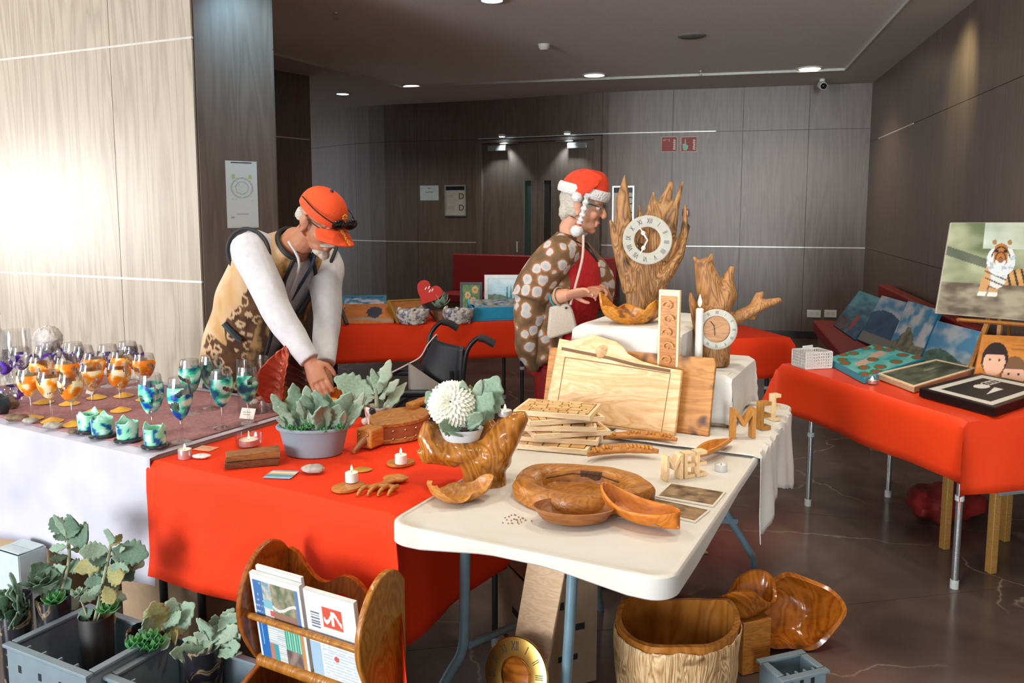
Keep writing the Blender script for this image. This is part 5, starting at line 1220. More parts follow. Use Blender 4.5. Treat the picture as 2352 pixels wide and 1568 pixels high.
# shell baskets
sh_m = SPOTS('shell_mix', [(.30,(.05,.05,.07)),(.42,(.32,.30,.30)),(.55,(.70,.66,.62)),(.70,(.55,.38,.24))], 34, .3)
def shell_basket(px, py, rx, label, seed):
    t = thing('shell_basket', label, 'basket', on(px, py)); r = random.Random(seed)
    MB().lathe([(0,.0),(.7,.0),(1,.55),(.96,1),(.88,1),(.6,.15),(0,.12)], 26, Matrix.Diagonal((rx, rx*.8, .095, 1)), cap=False).build('bowl', sh_m, t)
    for k in range(46):
        a = k*2.39996; e = (k % 23)/23; rr = rx*(.72+.28*e); zz = .012+.085*e; s_ = r.uniform(.7, 1.2)
        m_ = Matrix.Translation((rr*math.cos(a), rr*.8*math.sin(a), zz)) @ Matrix.Rotation(a, 4, 'Z') @ Matrix.Rotation(r.uniform(-.8,.8), 4, 'X')
        MB().blob((0,0,0), (.010*s_,.024*s_,.014*s_), .2, 2, k, 8, 6, m_).build('shell', [sh_m, M('shell_blue', (.22,.25,.34), .25), peb_w, M('shell_cream', (.75,.66,.55), .35)][k % 4], t)
    return t
shell_basket(948,742,.118, 'shell-covered bowl in front of the golden frame', 1); shell_basket(1052,740,.112, 'shell-covered bowl in front of the sunflower picture', 2)
def f_sun(u, v):
    for cx, cy, r in ((.30,.55,.17),(.72,.78,.18),(.62,.30,.19)):
        d = math.hypot(u-cx, (v-cy)*1.1)
        if d < r*.35: return (.55,.25,.06)
        if d < r*(1+.12*math.sin(9*math.atan2(v-cy, u-cx))): return (.78,.55,.26)
    return mix((.10,.24,.08), (.22,.36,.14), fbm(u*6, v*6, 3)+.5)
c4 = upright(1057,1108,648,722,6.5,6.45,.05); 
def drop(c4, z=BZ):
    zb = min(c4[0].z, c4[1].z)
    return [V((p.x, p.y, p.z-(zb-z)*(1 if i < 2 else 0))) for i, p in enumerate(c4)]
picture('framed_picture', 'small sunflower picture in a dark frame on the back table', drop(c4), f_sun, .02, frame_w=.020, frame_m=M('frame_dark', (.05,.055,.06), .4))
def f_hill(u, v):
    if v < .42+.10*math.sin(u*3+.5)-.1*u: return mix((.05,.12,.08), (.16,.24,.16), fbm(u*5, v*5, 6)+.5)
    if v < .8 and (abs(u-.70) < .03*(.82-v)/.3 or abs(u-.84) < .03*(.8-v)/.3): return (.04,.22,.24)
    return mix((.20,.52,.62), (.72,.85,.86), v*1.2-.3+.4*fbm(u*3, v*4, 2))
c4 = upright(1113,1192,631,715,6.35,6.3,.06)
picture('framed_picture', 'misty blue landscape in a white frame on the back table', drop(c4), f_hill, .02, frame_w=.028, frame_m=M('frame_white', (.80,.82,.80), .5))
# blue crate of canvases
bx = thing('blue_crate', 'bright blue open wooden tray holding painted boards', 'tray', on(1140,736), RZB)
bm_ = M('crate_blue', (.02,.33,.56), .45)
MB().box(.36,.20,.012,(0,.10,.0065)).build('floor_board', bm_, bx, smooth=False)
MB().box(.36,.014,.085,(0,.007,.0555)).build('side_board', bm_, bx, bevel=.002); MB().box(.36,.014,.085,(0,.193,.0555)).build('side_board', bm_, bx, bevel=.002)
for s_ in (-1, 1): MB().prism([(0,.014),(.172,.014),(.172,.14),(.14,.105),(0,.098)], -.007, .007, Matrix.Translation((s_*.173,.014,0)) @ Matrix.Rotation(PI/2, 4, 'Z') @ Matrix.Rotation(PI/2, 4, 'X')).build('end_board', bm_, bx, smooth=False)
m_ = TM[bx.name]
def f_fish(u, v): return mix((.03,.10,.16), (.55,.68,.75), fbm(u*7, v*9, 5)+.4) if fbm(u*4, v*6, 9) < .25 else (.50,.30,.14)
picture('painted_board', 'painted board with pale fish shapes lying on the blue tray', [m_ @ V(p) for p in ((-.15,.02,.102),(.17,.02,.105),(.17,.17,.150),(-.15,.17,.135))], f_fish, .010)
# teal bottle behind the bending man
tb = solo(MB().lathe([(0,0),(.05,0),(.055,.02),(.05,.14),(.03,.20),(.022,.30),(.026,.32),(0,.32)], 20, cap=False), 'teal_vase', SPOTS('teal_paint', [(.35,(.02,.16,.18)),(.5,(.08,.40,.36)),(.62,(.75,.80,.72)),(.75,(.10,.30,.20))], 14, .3), 'teal and white painted vase at the end of the back table', 'vase', on(766,715))
# ---- benches
bench_m = M('bench_red', (.30,.012,.010), .6, col2=(.24,.009,.008), scale=120, bmp=.1)
def bench(pl, label, back_h, seat_d=.55, seat_h=.45, off=.06, name='wall_bench'):
    """padded bench following a wall polyline (room on the right-hand side)"""
    a, b = V(pl[0]), V(pl[-1]); c = (a+b)/2; t = thing(name, label, 'bench', (c.x, c.y, 0), 0)
    ribbon([V(p) for p in pl], off, off+.10, seat_h, back_h).build('backrest', bench_m, t, world=True, bevel=.012)
    ribbon([V(p) for p in pl], off+.102, off+.10+seat_d, seat_h-.11, seat_h).build('seat_pad', bench_m, t, world=True, bevel=.015)
    ribbon([V(p) for p in pl], off+.02, off+.05+seat_d, .0008, seat_h-.112).build('plinth', M('plinth_brown', (.20,.12,.07), .6), t, world=True, smooth=False)
    return t
tb0, tb1 = back_t(1052), back_t(1424)
bench(off2(sect(bwv, bs, tb0, tb1), .03), 'dark red padded bench against the back wall below the door', .94, .45)
rb0, rb1 = rw_a+rw_d*1.75, rw_a+rw_d*4.75
bench([tuple(rb0+(rb1-rb0)*k/4) for k in range(5)], 'dark red padded bench with pictures along the side wall', .82, .58)
# pictures leaning on the side bench
nr = V((-.9704, .2415, 0)); th_ = math.radians(32); nb = (nr*math.cos(th_)+V((0,0,1))*math.sin(th_)); pb0 = V((rb0.x, rb0.y, .84))+nr*.19
def lean_pic(label, c4, fn, off, **kw):
    cs = [hit(x, y, pb0+nb*off, nb) for x, y in c4]
    zb = min(p.z for p in cs)
    if zb < .462: 
        for p in cs[:2]: p.z = max(p.z, .462)
    return picture('leaning_picture', label, cs, fn, .02, **kw)
blue_e = M('canvas_blue', (.02,.20,.38), .6)
def f_sea(u, v):
    if v < .3 and u < .5: return mix((.05,.04,.06), (.12,.10,.12), fbm(u*6, v*6, 2)+.5)
    if abs(u-.62) < .04 and .1 < v < .45: return (.50,.03,.02)
    return mix((.02,.08,.16), (.12,.40,.52), v*.8-.1+.6*fbm(u*3, v*6, 4))
def f_head(u, v):
    if v > .62+.1*math.sin(u*4): return mix((.06,.30,.60), (.60,.66,.75), fbm(u*3, v*4, 7)+.55)
    if v < .2: return (.22,.22,.22)
    return mix((.01,.05,.16), (.02,.12,.25), fbm(u*4, v*4, 3)+.5)
def f_peak(u, v):
    if v < .55-1.1*abs(u-.42)+.08*fbm(u*9, v*9, 1) or v < .22: return mix((.10,.12,.07), (.30,.29,.20), fbm(u*8, v*8, 5)+.5)
    return mix((.05,.34,.60), (.72,.76,.80), (fbm(u*3, v*3, 6)+.15)*2)
def f_mist(u, v):
    if v < .3+.12*math.sin(u*5): return mix((.04,.12,.10), (.14,.26,.20), fbm(u*6, v*6, 2)+.5)
    return mix((.10,.34,.60), (.55,.66,.72), (fbm(u*3, v*3, 11)+.3)*1.2)
lean_pic('dark blue sea picture leaning at the bench end nearest the room corner', [(1912,790),(1962,806),(2024,677),(1974,667)], f_sea, .05, edge=blue_e)
lean_pic('picture of a dark blue head against clouds on the side bench', [(1968,806),(2050,812),(2092,690),(2026,678)], f_head, .03, edge=blue_e)
lean_pic('picture of a rocky peak under white cloud on the side bench', [(2036,806),(2112,826),(2160,712),(2086,690)], f_peak, .06, edge=blue_e)
lean_pic('misty blue coast picture behind the easel legs', [(2112,838),(2232,862),(2256,762),(2152,736)], f_mist, .05, edge=blue_e)
# ---- right table
RZ2 = .7425
wb = thing('plastic_basket', 'small white perforated plastic basket with a note in it', 'basket', P(1864,842,RZ2), math.radians(14)); bw_ = M('basket_white', (.84,.84,.80), .4)
def bar(nm, a, b, r=.0022): MB().box(1,1,1).build(nm, bw_, wb, smooth=False) if False else None
bwid, bdep, bh = .15, .12, .085
MB().box(bwid, bdep, .003, (0,0,.002)).build('bottom', bw_, wb, smooth=False)
for (cx, cy, L_, ax) in ((0,-bdep/2,bwid,0),(0,bdep/2,bwid,0),(-bwid/2,0,bdep,1),(bwid/2,0,bdep,1)):
    g = MB()
    for zz in (.006,.022,.037,.052,.067,.083):
        h_ = .010 if zz in (.006,.083) else .006
        g.box(L_ if not ax else .003, .003 if not ax else L_, h_, (cx, cy, zz))
    k = int(L_/.013)
    for i in range(k+1):
        o_ = -L_/2+L_*i/k; g.box(.006 if not ax else .003, .003 if not ax else .006, bh-.006, (cx+(o_ if not ax else 0), cy+(o_ if ax else 0), .045))
    g.build('lattice_side', bw_, wb, smooth=False)
solo(MB().box(.075,.0015,.09,(0,0,.045), Matrix.Rotation(-.15, 4, 'X')), 'paper_note', paper, 'white folded note standing in the plastic basket', 'note', P(1858,836,RZ2)+V((.0,.0,.008)), .5)
def f_lily(u, v):
    for k in range(16):
        x, y = .5+.46*math.sin(k*2.3+1), .5+.46*math.cos(k*3.7+2)
        d = math.hypot((u-x)*1.2, v-y)
        if d < .055: return (.45,.06,.06)
        if d < .10: return (.05,.22,.07)
    if abs(v-.35-.35*u) < .09+.05*fbm(u*6, v*6, 3) and .15 < u < .8: return (.62,.42,.34)
    return mix((.04,.38,.46), (.20,.55,.50), fbm(u*5, v*5, 2)+.5)
A, B_, C_, D_ = [P(x, y, RZ2+.032) for x, y in ((1985,866),(2125,822),(2010,790),(1900,822))]
picture('lily_canvas', 'turquoise lily pond canvas lying on the red cloth', [A, B_, C_, D_], f_lily, .030, edge=M('canvas_turquoise', (.02,.42,.60), .5), nx=70, ny=60)
lowp = lambda pts, z: [P(x, y, RZ2+z) for x, y in pts]
def f_green(u, v): return mix((.05,.07,.045), (.14,.16,.11), fbm(u*4, v*4, 12)+.5) if not (((u-.6)/.1)**2+((v-.6)/.05)**2 < 1) else (.30,.30,.22)
picture('framed_picture', 'dark green picture in a pale wood frame lying on the red cloth', lowp([(2100,890),(2245,846),(2150,826),(2014,858)], .026), f_green, .022, frame_w=.022, frame_m=pale, proud=.004)
def f_black(u, v):
    if ((u-.55)/.10)**2+((v-.62)/.10)**2 < 1: return (.80,.80,.76)
    if .30 < u < .62 and .34 < v < .34+.14*(u-.30)/.32: return (.78,.80,.76)
    for cx in (.70,.77,.84):
        if abs(math.hypot(u-cx, v-.66)-.07) < .012: return (.55,.55,.52)
    if u < .12 or u > .88 or v < .12 or v > .88: return (.72,.71,.66)
    return (.018,.018,.02)
picture('framed_picture', 'black framed abstract print with white mat lying at the table front', lowp([(2285,938),(2420,892),(2250,858),(2112,893)], .036), f_black, .032, frame_w=.024, frame_m=M('frame_black', (.012,.012,.013), .3), proud=.004, nx=90, ny=90)
gq = P(2003,882,RZ2); t0 = thing('glass_candle_cup', 'small round glass with a lit candle on the red cloth by the pictures', 'candle holder', gq)
MB().lathe([(0,0),(.022,0),(.032,.012),(.034,.026),(.028,.042),(.026,.042),(.031,.026),(.029,.013),(0,.004)], 22, cap=False).build('glass_body', glass, t0)
tealight(gq+V((0,0,.0045)), 'small lit candle inside the round glass by the pictures', True, .012, .018)
# tiger painting on an easel
ed = 3.95
c4 = [Q(2149,719,ed), Q(2430,742,ed-.06), Q(2430,508,ed+.06), Q(2184,511,ed+.12)]
def f_tiger(u, v):
    x, y = u, v
    hd = ((x-.50)/.085)**2+((y-.66)/.12)**2
    for ex in (.435, .575):
        if ((x-ex)/.022)**2+((y-.79)/.028)**2 < 1: return (.35,.20,.08)
    if hd < 1:
        s_ = math.sin(math.hypot((x-.50)*1.3, y-.62)*115+3*abs(x-.5)*8)
        if ((x-.50)/.03)**2+((y-.60)/.025)**2 < 1: return (.30,.12,.06)
        if abs(abs(x-.50)-.038) < .013 and abs(y-.70) < .012: return (.02,.02,.02)
        if y < .60 and abs(x-.5) < .05: return (.78,.76,.70) if s_ > -.6 else (.10,.08,.07)
        return (.03,.025,.02) if s_ > .62 else ((.45,.17,.04) if abs(x-.5) < .06 else (.75,.70,.62))
    if ((x-.505)/.13)**2+((y-.60)/.17)**2 < 1: return (.70,.74,.74) if fbm(x*20, y*20, 3) > -.25 else (.45,.50,.52)
    if ((x-.47)/.10)**2+((y-.46)/.16)**2 < 1: return (.10,.09,.08) if math.sin(y*90+x*40) > .75 else ((.70,.70,.66) if x > .42 else (.62,.34,.14))
    for px_, w_ in ((.36,.035), (.45,.040)):
        if abs(x-px_-.12*(y-.24)) < w_ and .22 < y < .42: return (.58,.32,.13) if y > .26 else (.78,.74,.66)
    if x > .46 and .34 < y < .56-.25*abs(x-.85) : return (.05,.035,.025) if math.sin(x*95+y*22) > .55 else mix((.52,.25,.06), (.62,.36,.14), fbm(x*6, y*6, 4)+.5)
    if y < .34: return mix((.11,.085,.06), (.40,.34,.24), fbm(x*4, y*7, 8)*1.1+.45+.3*(.4-x))
    g = mix((.13,.16,.08), (.42,.44,.28), fbm(x*2.2+y, y*3-x, 5)+.55)
    if x > .33 and y > .72: g = mix(g, (.66,.72,.62), .55+.5*fbm(x*3, y*3, 2))
    if abs(y-.62+.35*(x-.2)) < .05 and x < .42: g = mix(g, (.05,.06,.05), .75)
    return g
eas = picture('tiger_painting', 'unframed painting of a resting tiger standing on a wooden easel', c4, f_tiger, .012, nx=130, ny=110)
eg = WOOD('easel_wood', (.58,.30,.09), (.44,.20,.05), scale=20, axis=(6,6,1), rough=.5)
et = thing('table_easel', 'wooden table easel holding the tiger painting', 'easel', P(2290,850,RZ2))
def eb(nm, a, b, w_): MB().tube([a, b], [(w_, .008)]*2, 4, up=(0,-1,0)).build(nm, eg, et, world=True)
eb('leg', P(2226,856,RZ2)+V((0,.0,.006)), Q(2284,700,ed+.12), .016); eb('leg', P(2420,880,RZ2)+V((0,0,.006)), Q(2345,690,ed+.12), .016)
eb('centre_post', Q(2290,838,ed+.10), Q(2312,560,ed+.19), .015); eb('rear_leg', P(2330,812,RZ2)+V((0,.05,.006)), Q(2316,640,ed+.2), .012)
a_, b_ = Q(2200,728,ed-.01), Q(2430,746,ed-.07); MB().tube([a_+V((0,0,-.012)), b_+V((0,0,-.012))], [(.022,.009)]*2, 4, up=(0,0,1)).build('ledge', eg, et, world=True)
# orange picture with two simple children's faces
def f_kids(u, v):
    x, y = u*2.3, v
    for cx, cy, r, hair in ((.46,.40,.30,(.03,.02,.02)), (1.02,.10,.30,(.20,.10,.05))):
        d = math.hypot(x-cx, y-cy)
        if d < r and y < cy+r*.55:
            for ex in (-.13, .13):
                if math.hypot(x-cx-ex, y-cy-.05) < .028: return (.05,.03,.02)
            return (.78,.46,.32)
        if math.hypot(x-cx, y-cy-.08) < r*1.22 and y > cy-r*.9: return hair
    if .9 < x < 2.0 and (abs(y-.80) < .012 or abs(y-.70) < .012): return (.38,.14,.03)
    return mix((.66,.26,.05), (.54,.19,.03), fbm(u*6, v*6, 4)+.5)
picture('leaning_picture', 'orange picture of two simple round children faces leaning on the easel', [Q(2236,872,3.86), Q(2440,880,3.80), Q(2440,776,3.90), Q(2256,768,3.96)], f_kids, .014, edge=MATS['orange_edge'], nx=80, ny=60)
# ---- wheelchair
wc = thing('wheelchair', 'empty black wheelchair parked behind the red stall', 'wheelchair', P(1000,1075,0)+V((0,1.05,0)) if 0 else (-.42, 3.98, 0))
blk = M('vinyl_black', (.018,.020,.030), .45, col2=(.012,.013,.02), scale=30); grip = M('rubber_grip', (.015,.014,.015), .7, bmp=.3, scale=200); fr_m = M('frame_dark_metal', (.03,.03,.035), .35, .6); pink = M('edge_pale', (.60,.46,.45), .7); gry = M('cushion_grey', (.26,.22,.19), .5)
def wt_(nm, pts, r, m, n=10): return MB().tube(catmull(pts, 4), r, n).build(nm, m, wc, world=True)
dN, dF = 3.78, 4.22
for dd, (x, y) in ((dN, (0, 0)), (dF, (-84, -37))):
    wt_('push_handle_tube', [Q(1062+x,900+y,dd), Q(1066+x,845+y,dd), Q(1074+x,803+y,dd), Q(1092+x,780+y,dd), Q(1106+x,775+y,dd)], .011, fr_m)
    wt_('grip', [Q(1100+x,776+y,dd), Q(1116+x,779+y,dd), Q(1136+x,791+y,dd)], .018, grip)
p = [Q(1000,770,dF), Q(1062,797,dN), Q(1056,905,dN), Q(964,832,dF)]
mb = MB().grid(lambda u, v: (p[0]*(1-u)+p[1]*u)*(1-v)+(p[3]*(1-u)+p[2]*u)*v+V((-.05*math.sin(PI*u), 0, 0)), 12, 12); mb.build('backrest', blk, wc, world=True, solid=.014)
MB().tube(catmull([Q(1003,768,dF), Q(984,790,dF), Q(966,820,dF), Q(935,838,dF-.02), Q(898,857,dF-.04)], 4), [(.020,.006)]*17, 8).build('side_piping', pink, wc, world=True)
mb = MB().grid(lambda u, v: Q(938+u*75, 832+u*52+v*90-30*v*(1-u), 4.1-.28*u-.10*v)+V((0,0,.02*math.sin(PI*v))), 12, 12); mb.build('draped_cushion', gry, wc, world=True, solid=.02)
MB().box(.44,.44,.04,(-.10,.0,.50)).build('seat', blk, wc, bevel=.01)
for s_ in (-1, 1):
    w0 = MB().lathe([(.285,-.012),(.30,-.014),(.305,0),(.30,.014),(.285,.012),(.285,-.012)], 36, Matrix.Translation((.02, s_*.27, .306)) @ Matrix.Rotation(PI/2, 4, 'X'), cap=False).build('wheel', grip, wc)
    sp2 = MB()
    for k in range(12): a = PI*k/6; sp2.tube([(.02, s_*.27, .306), (.02+.286*math.cos(a), s_*.27, .306+.286*math.sin(a))], .0018, 4)
    sp2.build('spokes', steel_leg, w0)
    MB().tube(catmull([(-.34, s_*.22, .08), (-.34, s_*.22, .45), (-.10, s_*.22, .50), (.12, s_*.22, .50), (.14, s_*.22, .80)], 4), .011, 8).build('side_frame', fr_m, wc)
    MB().lathe([(.07,-.012),(.085,0),(.07,.012),(.0,.012),(0,-.012)], 18, Matrix.Translation((-.34, s_*.22, .0855)) @ Matrix.Rotation(PI/2, 4, 'X'), cap=False).build('caster', grip, wc)
    MB().box(.28,.05,.03,(-.10, s_*.245, .70)).build('armrest', blk, wc, bevel=.01)
# ================================================================ on the floor
crate_m = M('crate_bluegrey', (.20,.27,.31), .55, col2=(.16,.22,.26), scale=10); slot_m = M('slot_dark', (.01,.012,.015), .8)
def crate(loc, rz, w_, l_, h_, label):
    """open plastic crate, front-left bottom corner at loc"""
    t = thing('plastic_crate', label, 'crate', loc, rz)
    MB().box(w_, l_, .006, (w_/2, l_/2, .004)).build('bottom', crate_m, t, smooth=False)
    for nm, sx, sy, cx, cy in (('front', w_, .008, w_/2, .004), ('back', w_, .008, w_/2, l_-.004), ('left', .008, l_-.018, .004, l_/2), ('right', .008, l_-.018, w_-.004, l_/2)):
        s_ = MB().box(sx, sy, h_-.008, (cx, cy, h_/2+.0045)).build('side_wall', crate_m, t, smooth=False)
        n = 7
        for k in range(n):
            f = (k+.5)/n
            if nm in ('front', 'back'): MB().box(.010, .0008, h_*.20, (w_*f, -.0005 if nm == 'front' else l_+.0005, h_*.42)).build('slot', slot_m, s_, smooth=False)
        if nm == 'front':
            for f in (.16, .42, .68): MB().box(.014, .0008, .022, (w_*f, -.0005, h_*.78)).build('slot', slot_m, s_, smooth=False)
    r = MB().box(w_+.02, .024, .010, (w_/2, .004, h_)).box(w_+.02, .024, .010, (w_/2, l_-.004, h_)).box(.024, l_-.04, .010, (.004, l_/2, h_)).box(.024, l_-.04, .010, (w_-.004, l_/2, h_))
    r.build('rim', crate_m, t, bevel=.002)
    for k in range(1, 5): MB().box(.006, .020, .012, (w_*k/5, .018, h_-.002)).build('rim_rib', crate_m, t, smooth=False)
    return t
CR = math.radians(-27)
c1 = P(15,1478,.275); crate((c1.x, c1.y, 0), CR, .355, .27, .27, 'blue-grey plastic crate holding the tall scalloped plants')
c2 = P(246,1556,.24); crate((c2.x, c2.y, 0), CR, .40, .25, .24, 'lower blue-grey plastic crate holding the two broad-leaved plants')
bag_m = SPOTS('pot_film', [(.35,(.012,.012,.016)),(.55,(.02,.02,.028)),(.62,(.35,.25,.12)),(.66,(.03,.03,.04)),(.8,(.35,.45,.48))], 16, .25, 2, 1.0)
soil = MATS['soil']
def pot(loc, r, h, label, mat, seed):
    t = thing('potted_succulent', label, 'potted plant', loc)
    MB().lathe([(0,0),(r*.8,0),(r*.86,.008),(r,h),(r*.94,h+.004),(r*.9,h*.9),(0,h*.88)], 18, cap=False).jitter(.004, 30, seed).build('pot', mat, t)
    MB().lathe([(0,h*.92),(r*.93,h*.9)], 18, cap=False).build('soil', soil, t); return t
def grow(t, d, leaves, stems):
    for pts, r in stems: MB().tube(catmull([Q(x, y, d) for x, y in pts], 4), r, 8).build('stem', stem_m, t, world=True)
    for bx, by, tx, ty, kd, m_, wd in leaves: put_leaf(t, kd, m_, Q(bx, by, d+random.uniform(-.015,.015)), Q(tx, ty, d+random.uniform(-.05,.05)), (random.uniform(-.5,.5), -1, random.uniform(.3,.9)), wd)
# tall plant
da = 2.50; pq = Q(128,1468,da); t = pot((pq.x, pq.y, max(pq.z, .281) if 0 else .011), .052, .31, 'tall dark scalloped succulent in a black film pot at the crate back', bag_m, 1)
L5 = [(150,1245,140,1170,KD),(150,1225,118,1190,KC),(152,1225,188,1175,KA),(153,1240,120,1225,KA),(155,1235,172,1210,KB),(157,1245,232,1215,KA),(157,1255,103,1260,KB),(160,1262,215,1258,KB),(158,1275,112,1290,KA),(152,1300,110,1330,KA),(150,1300,195,1300,KC),
      (140,1320,75,1320,KA),(140,1330,65,1350,KC),(140,1345,70,1290,KA),(135,1355,110,1300,KC),(135,1360,95,1370,KC),(145,1350,170,1330,KC),(140,1375,115,1400,KC),(150,1370,175,1395,KC)]
grow(t, da, [(a,b,c,d,k,leaf_c if i % 3 else leaf_a,1.05) for i, (a,b,c,d,k) in enumerate(L5)], [([(132,1420),(140,1370),(158,1290),(156,1240),(150,1215)], .0055)])
rosette(t, Q(128,1385,da-.04), .055, leaf_g, 16); rosette(t, Q(95,1345,da-.03), .07, leaf_c, 14, kind=KC)
db = 2.40; pq = Q(225,1490,db); t = pot((pq.x, pq.y, .011), .050, .30, 'lighter scalloped succulent in a square-edged black pot', M('pot_black', (.014,.013,.013), .6), 2)
L6 = [(255,1250,252,1210,KC),(255,1255,285,1225,KA),(258,1260,345,1275,KC),(255,1262,330,1300,KC),(252,1262,180,1268,KC),(252,1270,190,1310,KA),(255,1275,310,1330,KC),(255,1280,320,1290,KA),(250,1290,215,1335,KC),(248,1300,290,1345,KA),(240,1330,195,1340,KC),(240,1330,275,1350,KC),(235,1340,205,1370,KA),(240,1345,262,1390,KC),(240,1262,228,1290,KC),(258,1265,300,1260,KD),(250,1300,300,1310,KC),(245,1320,300,1335,KA),(252,1285,205,1290,KC),(236,1350,180,1385,KA),(240,1360,290,1375,KA),(225,1390,265,1425,KA),(215,1400,180,1420,KC)]
grow(t, db, [(a,b,c,d,k,[leaf_a, leaf_y, leaf_c, leaf_a][i % 4],1.05) for i, (a,b,c,d,k) in enumerate(L6)], [([(215,1435),(225,1390),(238,1330),(250,1275),(255,1240)], .005), ([(205,1430),(195,1400),(185,1375)], .003), ([(222,1430),(232,1400),(238,1375)], .003)])
rosette(t, Q(250,1405,db-.03), .05, leaf_g, 14); rosette(t, Q(180,1370,db-.02), .04, leaf_a, 12)
dc_ = 2.53; pq = Q(40,1470,dc_); t = pot((pq.x, pq.y, .011), .05, .30, 'sprawling dusty succulent spilling over the crate end', bag_m, 3)
for k in range(26):
    a = k*2.4; x = 38+44*math.cos(a)*(.4+.6*k/26); y = 1385+62*math.sin(a)*(.4+.6*k/26); put_leaf(t, KC if k % 2 else KA, [leaf_c, leaf_a, leaf_c][k % 3], Q(38+(x-38)*.4, 1395+(y-1385)*.35, dc_), Q(x, y, dc_-.08+.04*math.sin(k)), (math.cos(a)*.3, -1, .6), .85)
dd_ = 2.36; pq = Q(342,1580,dd_); t = pot((pq.x, pq.y, .011), .055, .275, 'green rosette with broad grey leaves in a printed film pot', bag_m, 4)
L7 = [(372,1455,350,1375,KC),(375,1455,455,1385,KC),(372,1450,335,1400,KC),(372,1470,350,1440,KA),(372,1460,410,1430,KC),(375,1440,430,1405,KA),(365,1480,330,1470,KB),(380,1445,400,1370,KC),(365,1470,320,1440,KA),(380,1460,440,1440,KA),(372,1465,390,1490,KC),(360,1450,318,1415,KA),(385,1455,425,1470,KA)]
grow(t, dd_, [(a,b,c,d,k,leaf_a if i % 3 else leaf_y,1.0) for i, (a,b,c,d,k) in enumerate(L7)], [([(365,1500),(370,1470),(375,1440)], .006)])
for px, py in ((315,1480),(345,1470),(330,1492),(365,1482),(350,1495),(305,1490)): rosette(t, Q(px, py, dd_-.06), .042, leaf_g, 12, .9)
de = 2.28; pq = Q(470,1590,de); t = pot((pq.x, pq.y, .011), .058, .27, 'spreading broad-leaved succulent in a black pot next to the magazine rack', bag_m, 5)
L8 = [(480,1480,480,1400,KA),(485,1485,462,1405,KD),(490,1480,560,1400,KC),(485,1480,515,1425,KC),(490,1490,568,1445,KA),(485,1495,380,1500,KA),(480,1500,420,1510,KC),(490,1495,540,1475,KB),(490,1500,545,1500,KB),(470,1500,410,1490,KB),(480,1470,445,1450,KC),(500,1450,540,1395,KC),(485,1485,430,1470,KA),(495,1480,560,1425,KA),(480,1490,510,1520,KC),(490,1470,500,1400,KA),(470,1490,440,1530,KA),(500,1490,560,1480,KC)]
grow(t, de, [(a,b,c,d,k,[leaf_a, leaf_b, leaf_a][i % 3],.85) for i, (a,b,c,d,k) in enumerate(L8)], [([(475,1530),(480,1500),(488,1470)], .006), ([(460,1520),(455,1490),(450,1460)], .004)])
# ---- cardboard boxes
card_m = M('cardboard', (.42,.29,.18), .8); card_d = M('box_print', (.02,.02,.03), .7)
def carton(loc, rz, w_, l_, h_, label, mat=card_m, flaps=True):
    t = thing('cardboard_box', label, 'box', loc, rz); e = .004
    MB().box(w_, l_, e, (0,0,e/2+.0005)).build('bottom', mat, t, smooth=False)
    for i, (sx, sy, cx, cy) in enumerate(((w_, e, 0, -l_/2), (w_, e, 0, l_/2), (e, l_-e, -w_/2, 0), (e, l_-e, w_/2, 0))): MB().box(sx, sy, h_, (cx, cy, h_/2+.001)).build('side', mat, t, smooth=False)
    if flaps:
        for s_ in (-1, 1): MB().box(w_*.96, l_*.46, e*.8, (0, s_*(l_*.24), 0), Matrix.Translation((0,0,h_+.004)) @ Matrix.Rotation(.05*s_, 4, 'X')).build('flap', mat, t, smooth=False)
    return t
t = carton((.115, 2.64, 0), math.radians(22), .25, .25, .37, 'cardboard box with dark printed marks under the white table')
for x, z, w_, h_ in ((-.03,.28,.07,.026),(.05,.20,.06,.022),(-.06,.15,.03,.018),(.02,.10,.07,.02)): MB().box(w_, .0008, h_, (x, -.1275, z)).build('printed_mark', card_d, t, smooth=False)
for x, z, w_, h_ in ((-.04,.24,.06,.022),(.05,.12,.05,.02)): MB().box(.0008, w_, h_, (-.1275, x, z)).build('printed_mark', card_d, t, smooth=False)
carton((-1.85, 3.25, 0), CR, .55, .36, .30, 'large cardboard box under the white-clothed glass table')
carton((-1.22, 3.02, 0), CR, .42, .30, .23, 'low cardboard box under the seam of the two cloths')
bxq = Q(50,1290,2.86); carton((bxq.x, bxq.y, 0), CR, .13, .10, .33, 'white carton peeking out below the white cloth', M('carton_white', (.55,.66,.68), .6))
# ---- magazine rack with newspapers
a_, b_ = V((-.640, 2.235)), V((-.275, 2.035)); ru = (b_-a_).normalized(); RL = (b_-a_).length
rk_m = WOOD('rack_wood', (.40,.15,.03), (.25,.08,.014), scale=8, axis=(3,3,1), rough=.2, dist=4); rk_l = WOOD('rack_light', (.52,.26,.055), (.36,.15,.025), scale=7, axis=(3,3,1), rough=.22, dist=5)
rack = thing('magazine_rack', 'varnished wooden magazine rack with curved ends and a handle', 'magazine rack', (a_.x, a_.y, 0), math.atan2(ru.y, ru.x))
# end panel outline in (across, up): two lobes leaning outward from a waist, mirrored
outl = [(0,.60),(-.03,.635),(-.075,.648),(-.12,.63),(-.16,.585),(-.185,.52),(-.185,.46),(-.165,.40),(-.135,.345),(-.12,.32),(-.15,.305),(-.19,.285),(-.22,.25),(-.225,.20),(-.20,.14),(-.16,.08),(-.15,.0),(-.10,.0),(0,.0),(0,.15),(0,.3),(0,.45)]
def end_panel(x, m_):
    pts = catmull([V((px, pz, 0)) for px, pz in outl]+[V((outl[0][0], outl[0][1], 0))], 3)[:-1]
    MB().slab([V((x, p.x, p.y)) for p in pts], (.018, 0, 0)).build('end_panel', m_, rack, bevel=.004)
end_panel(0, rk_m); end_panel(RL-.018, rk_l)
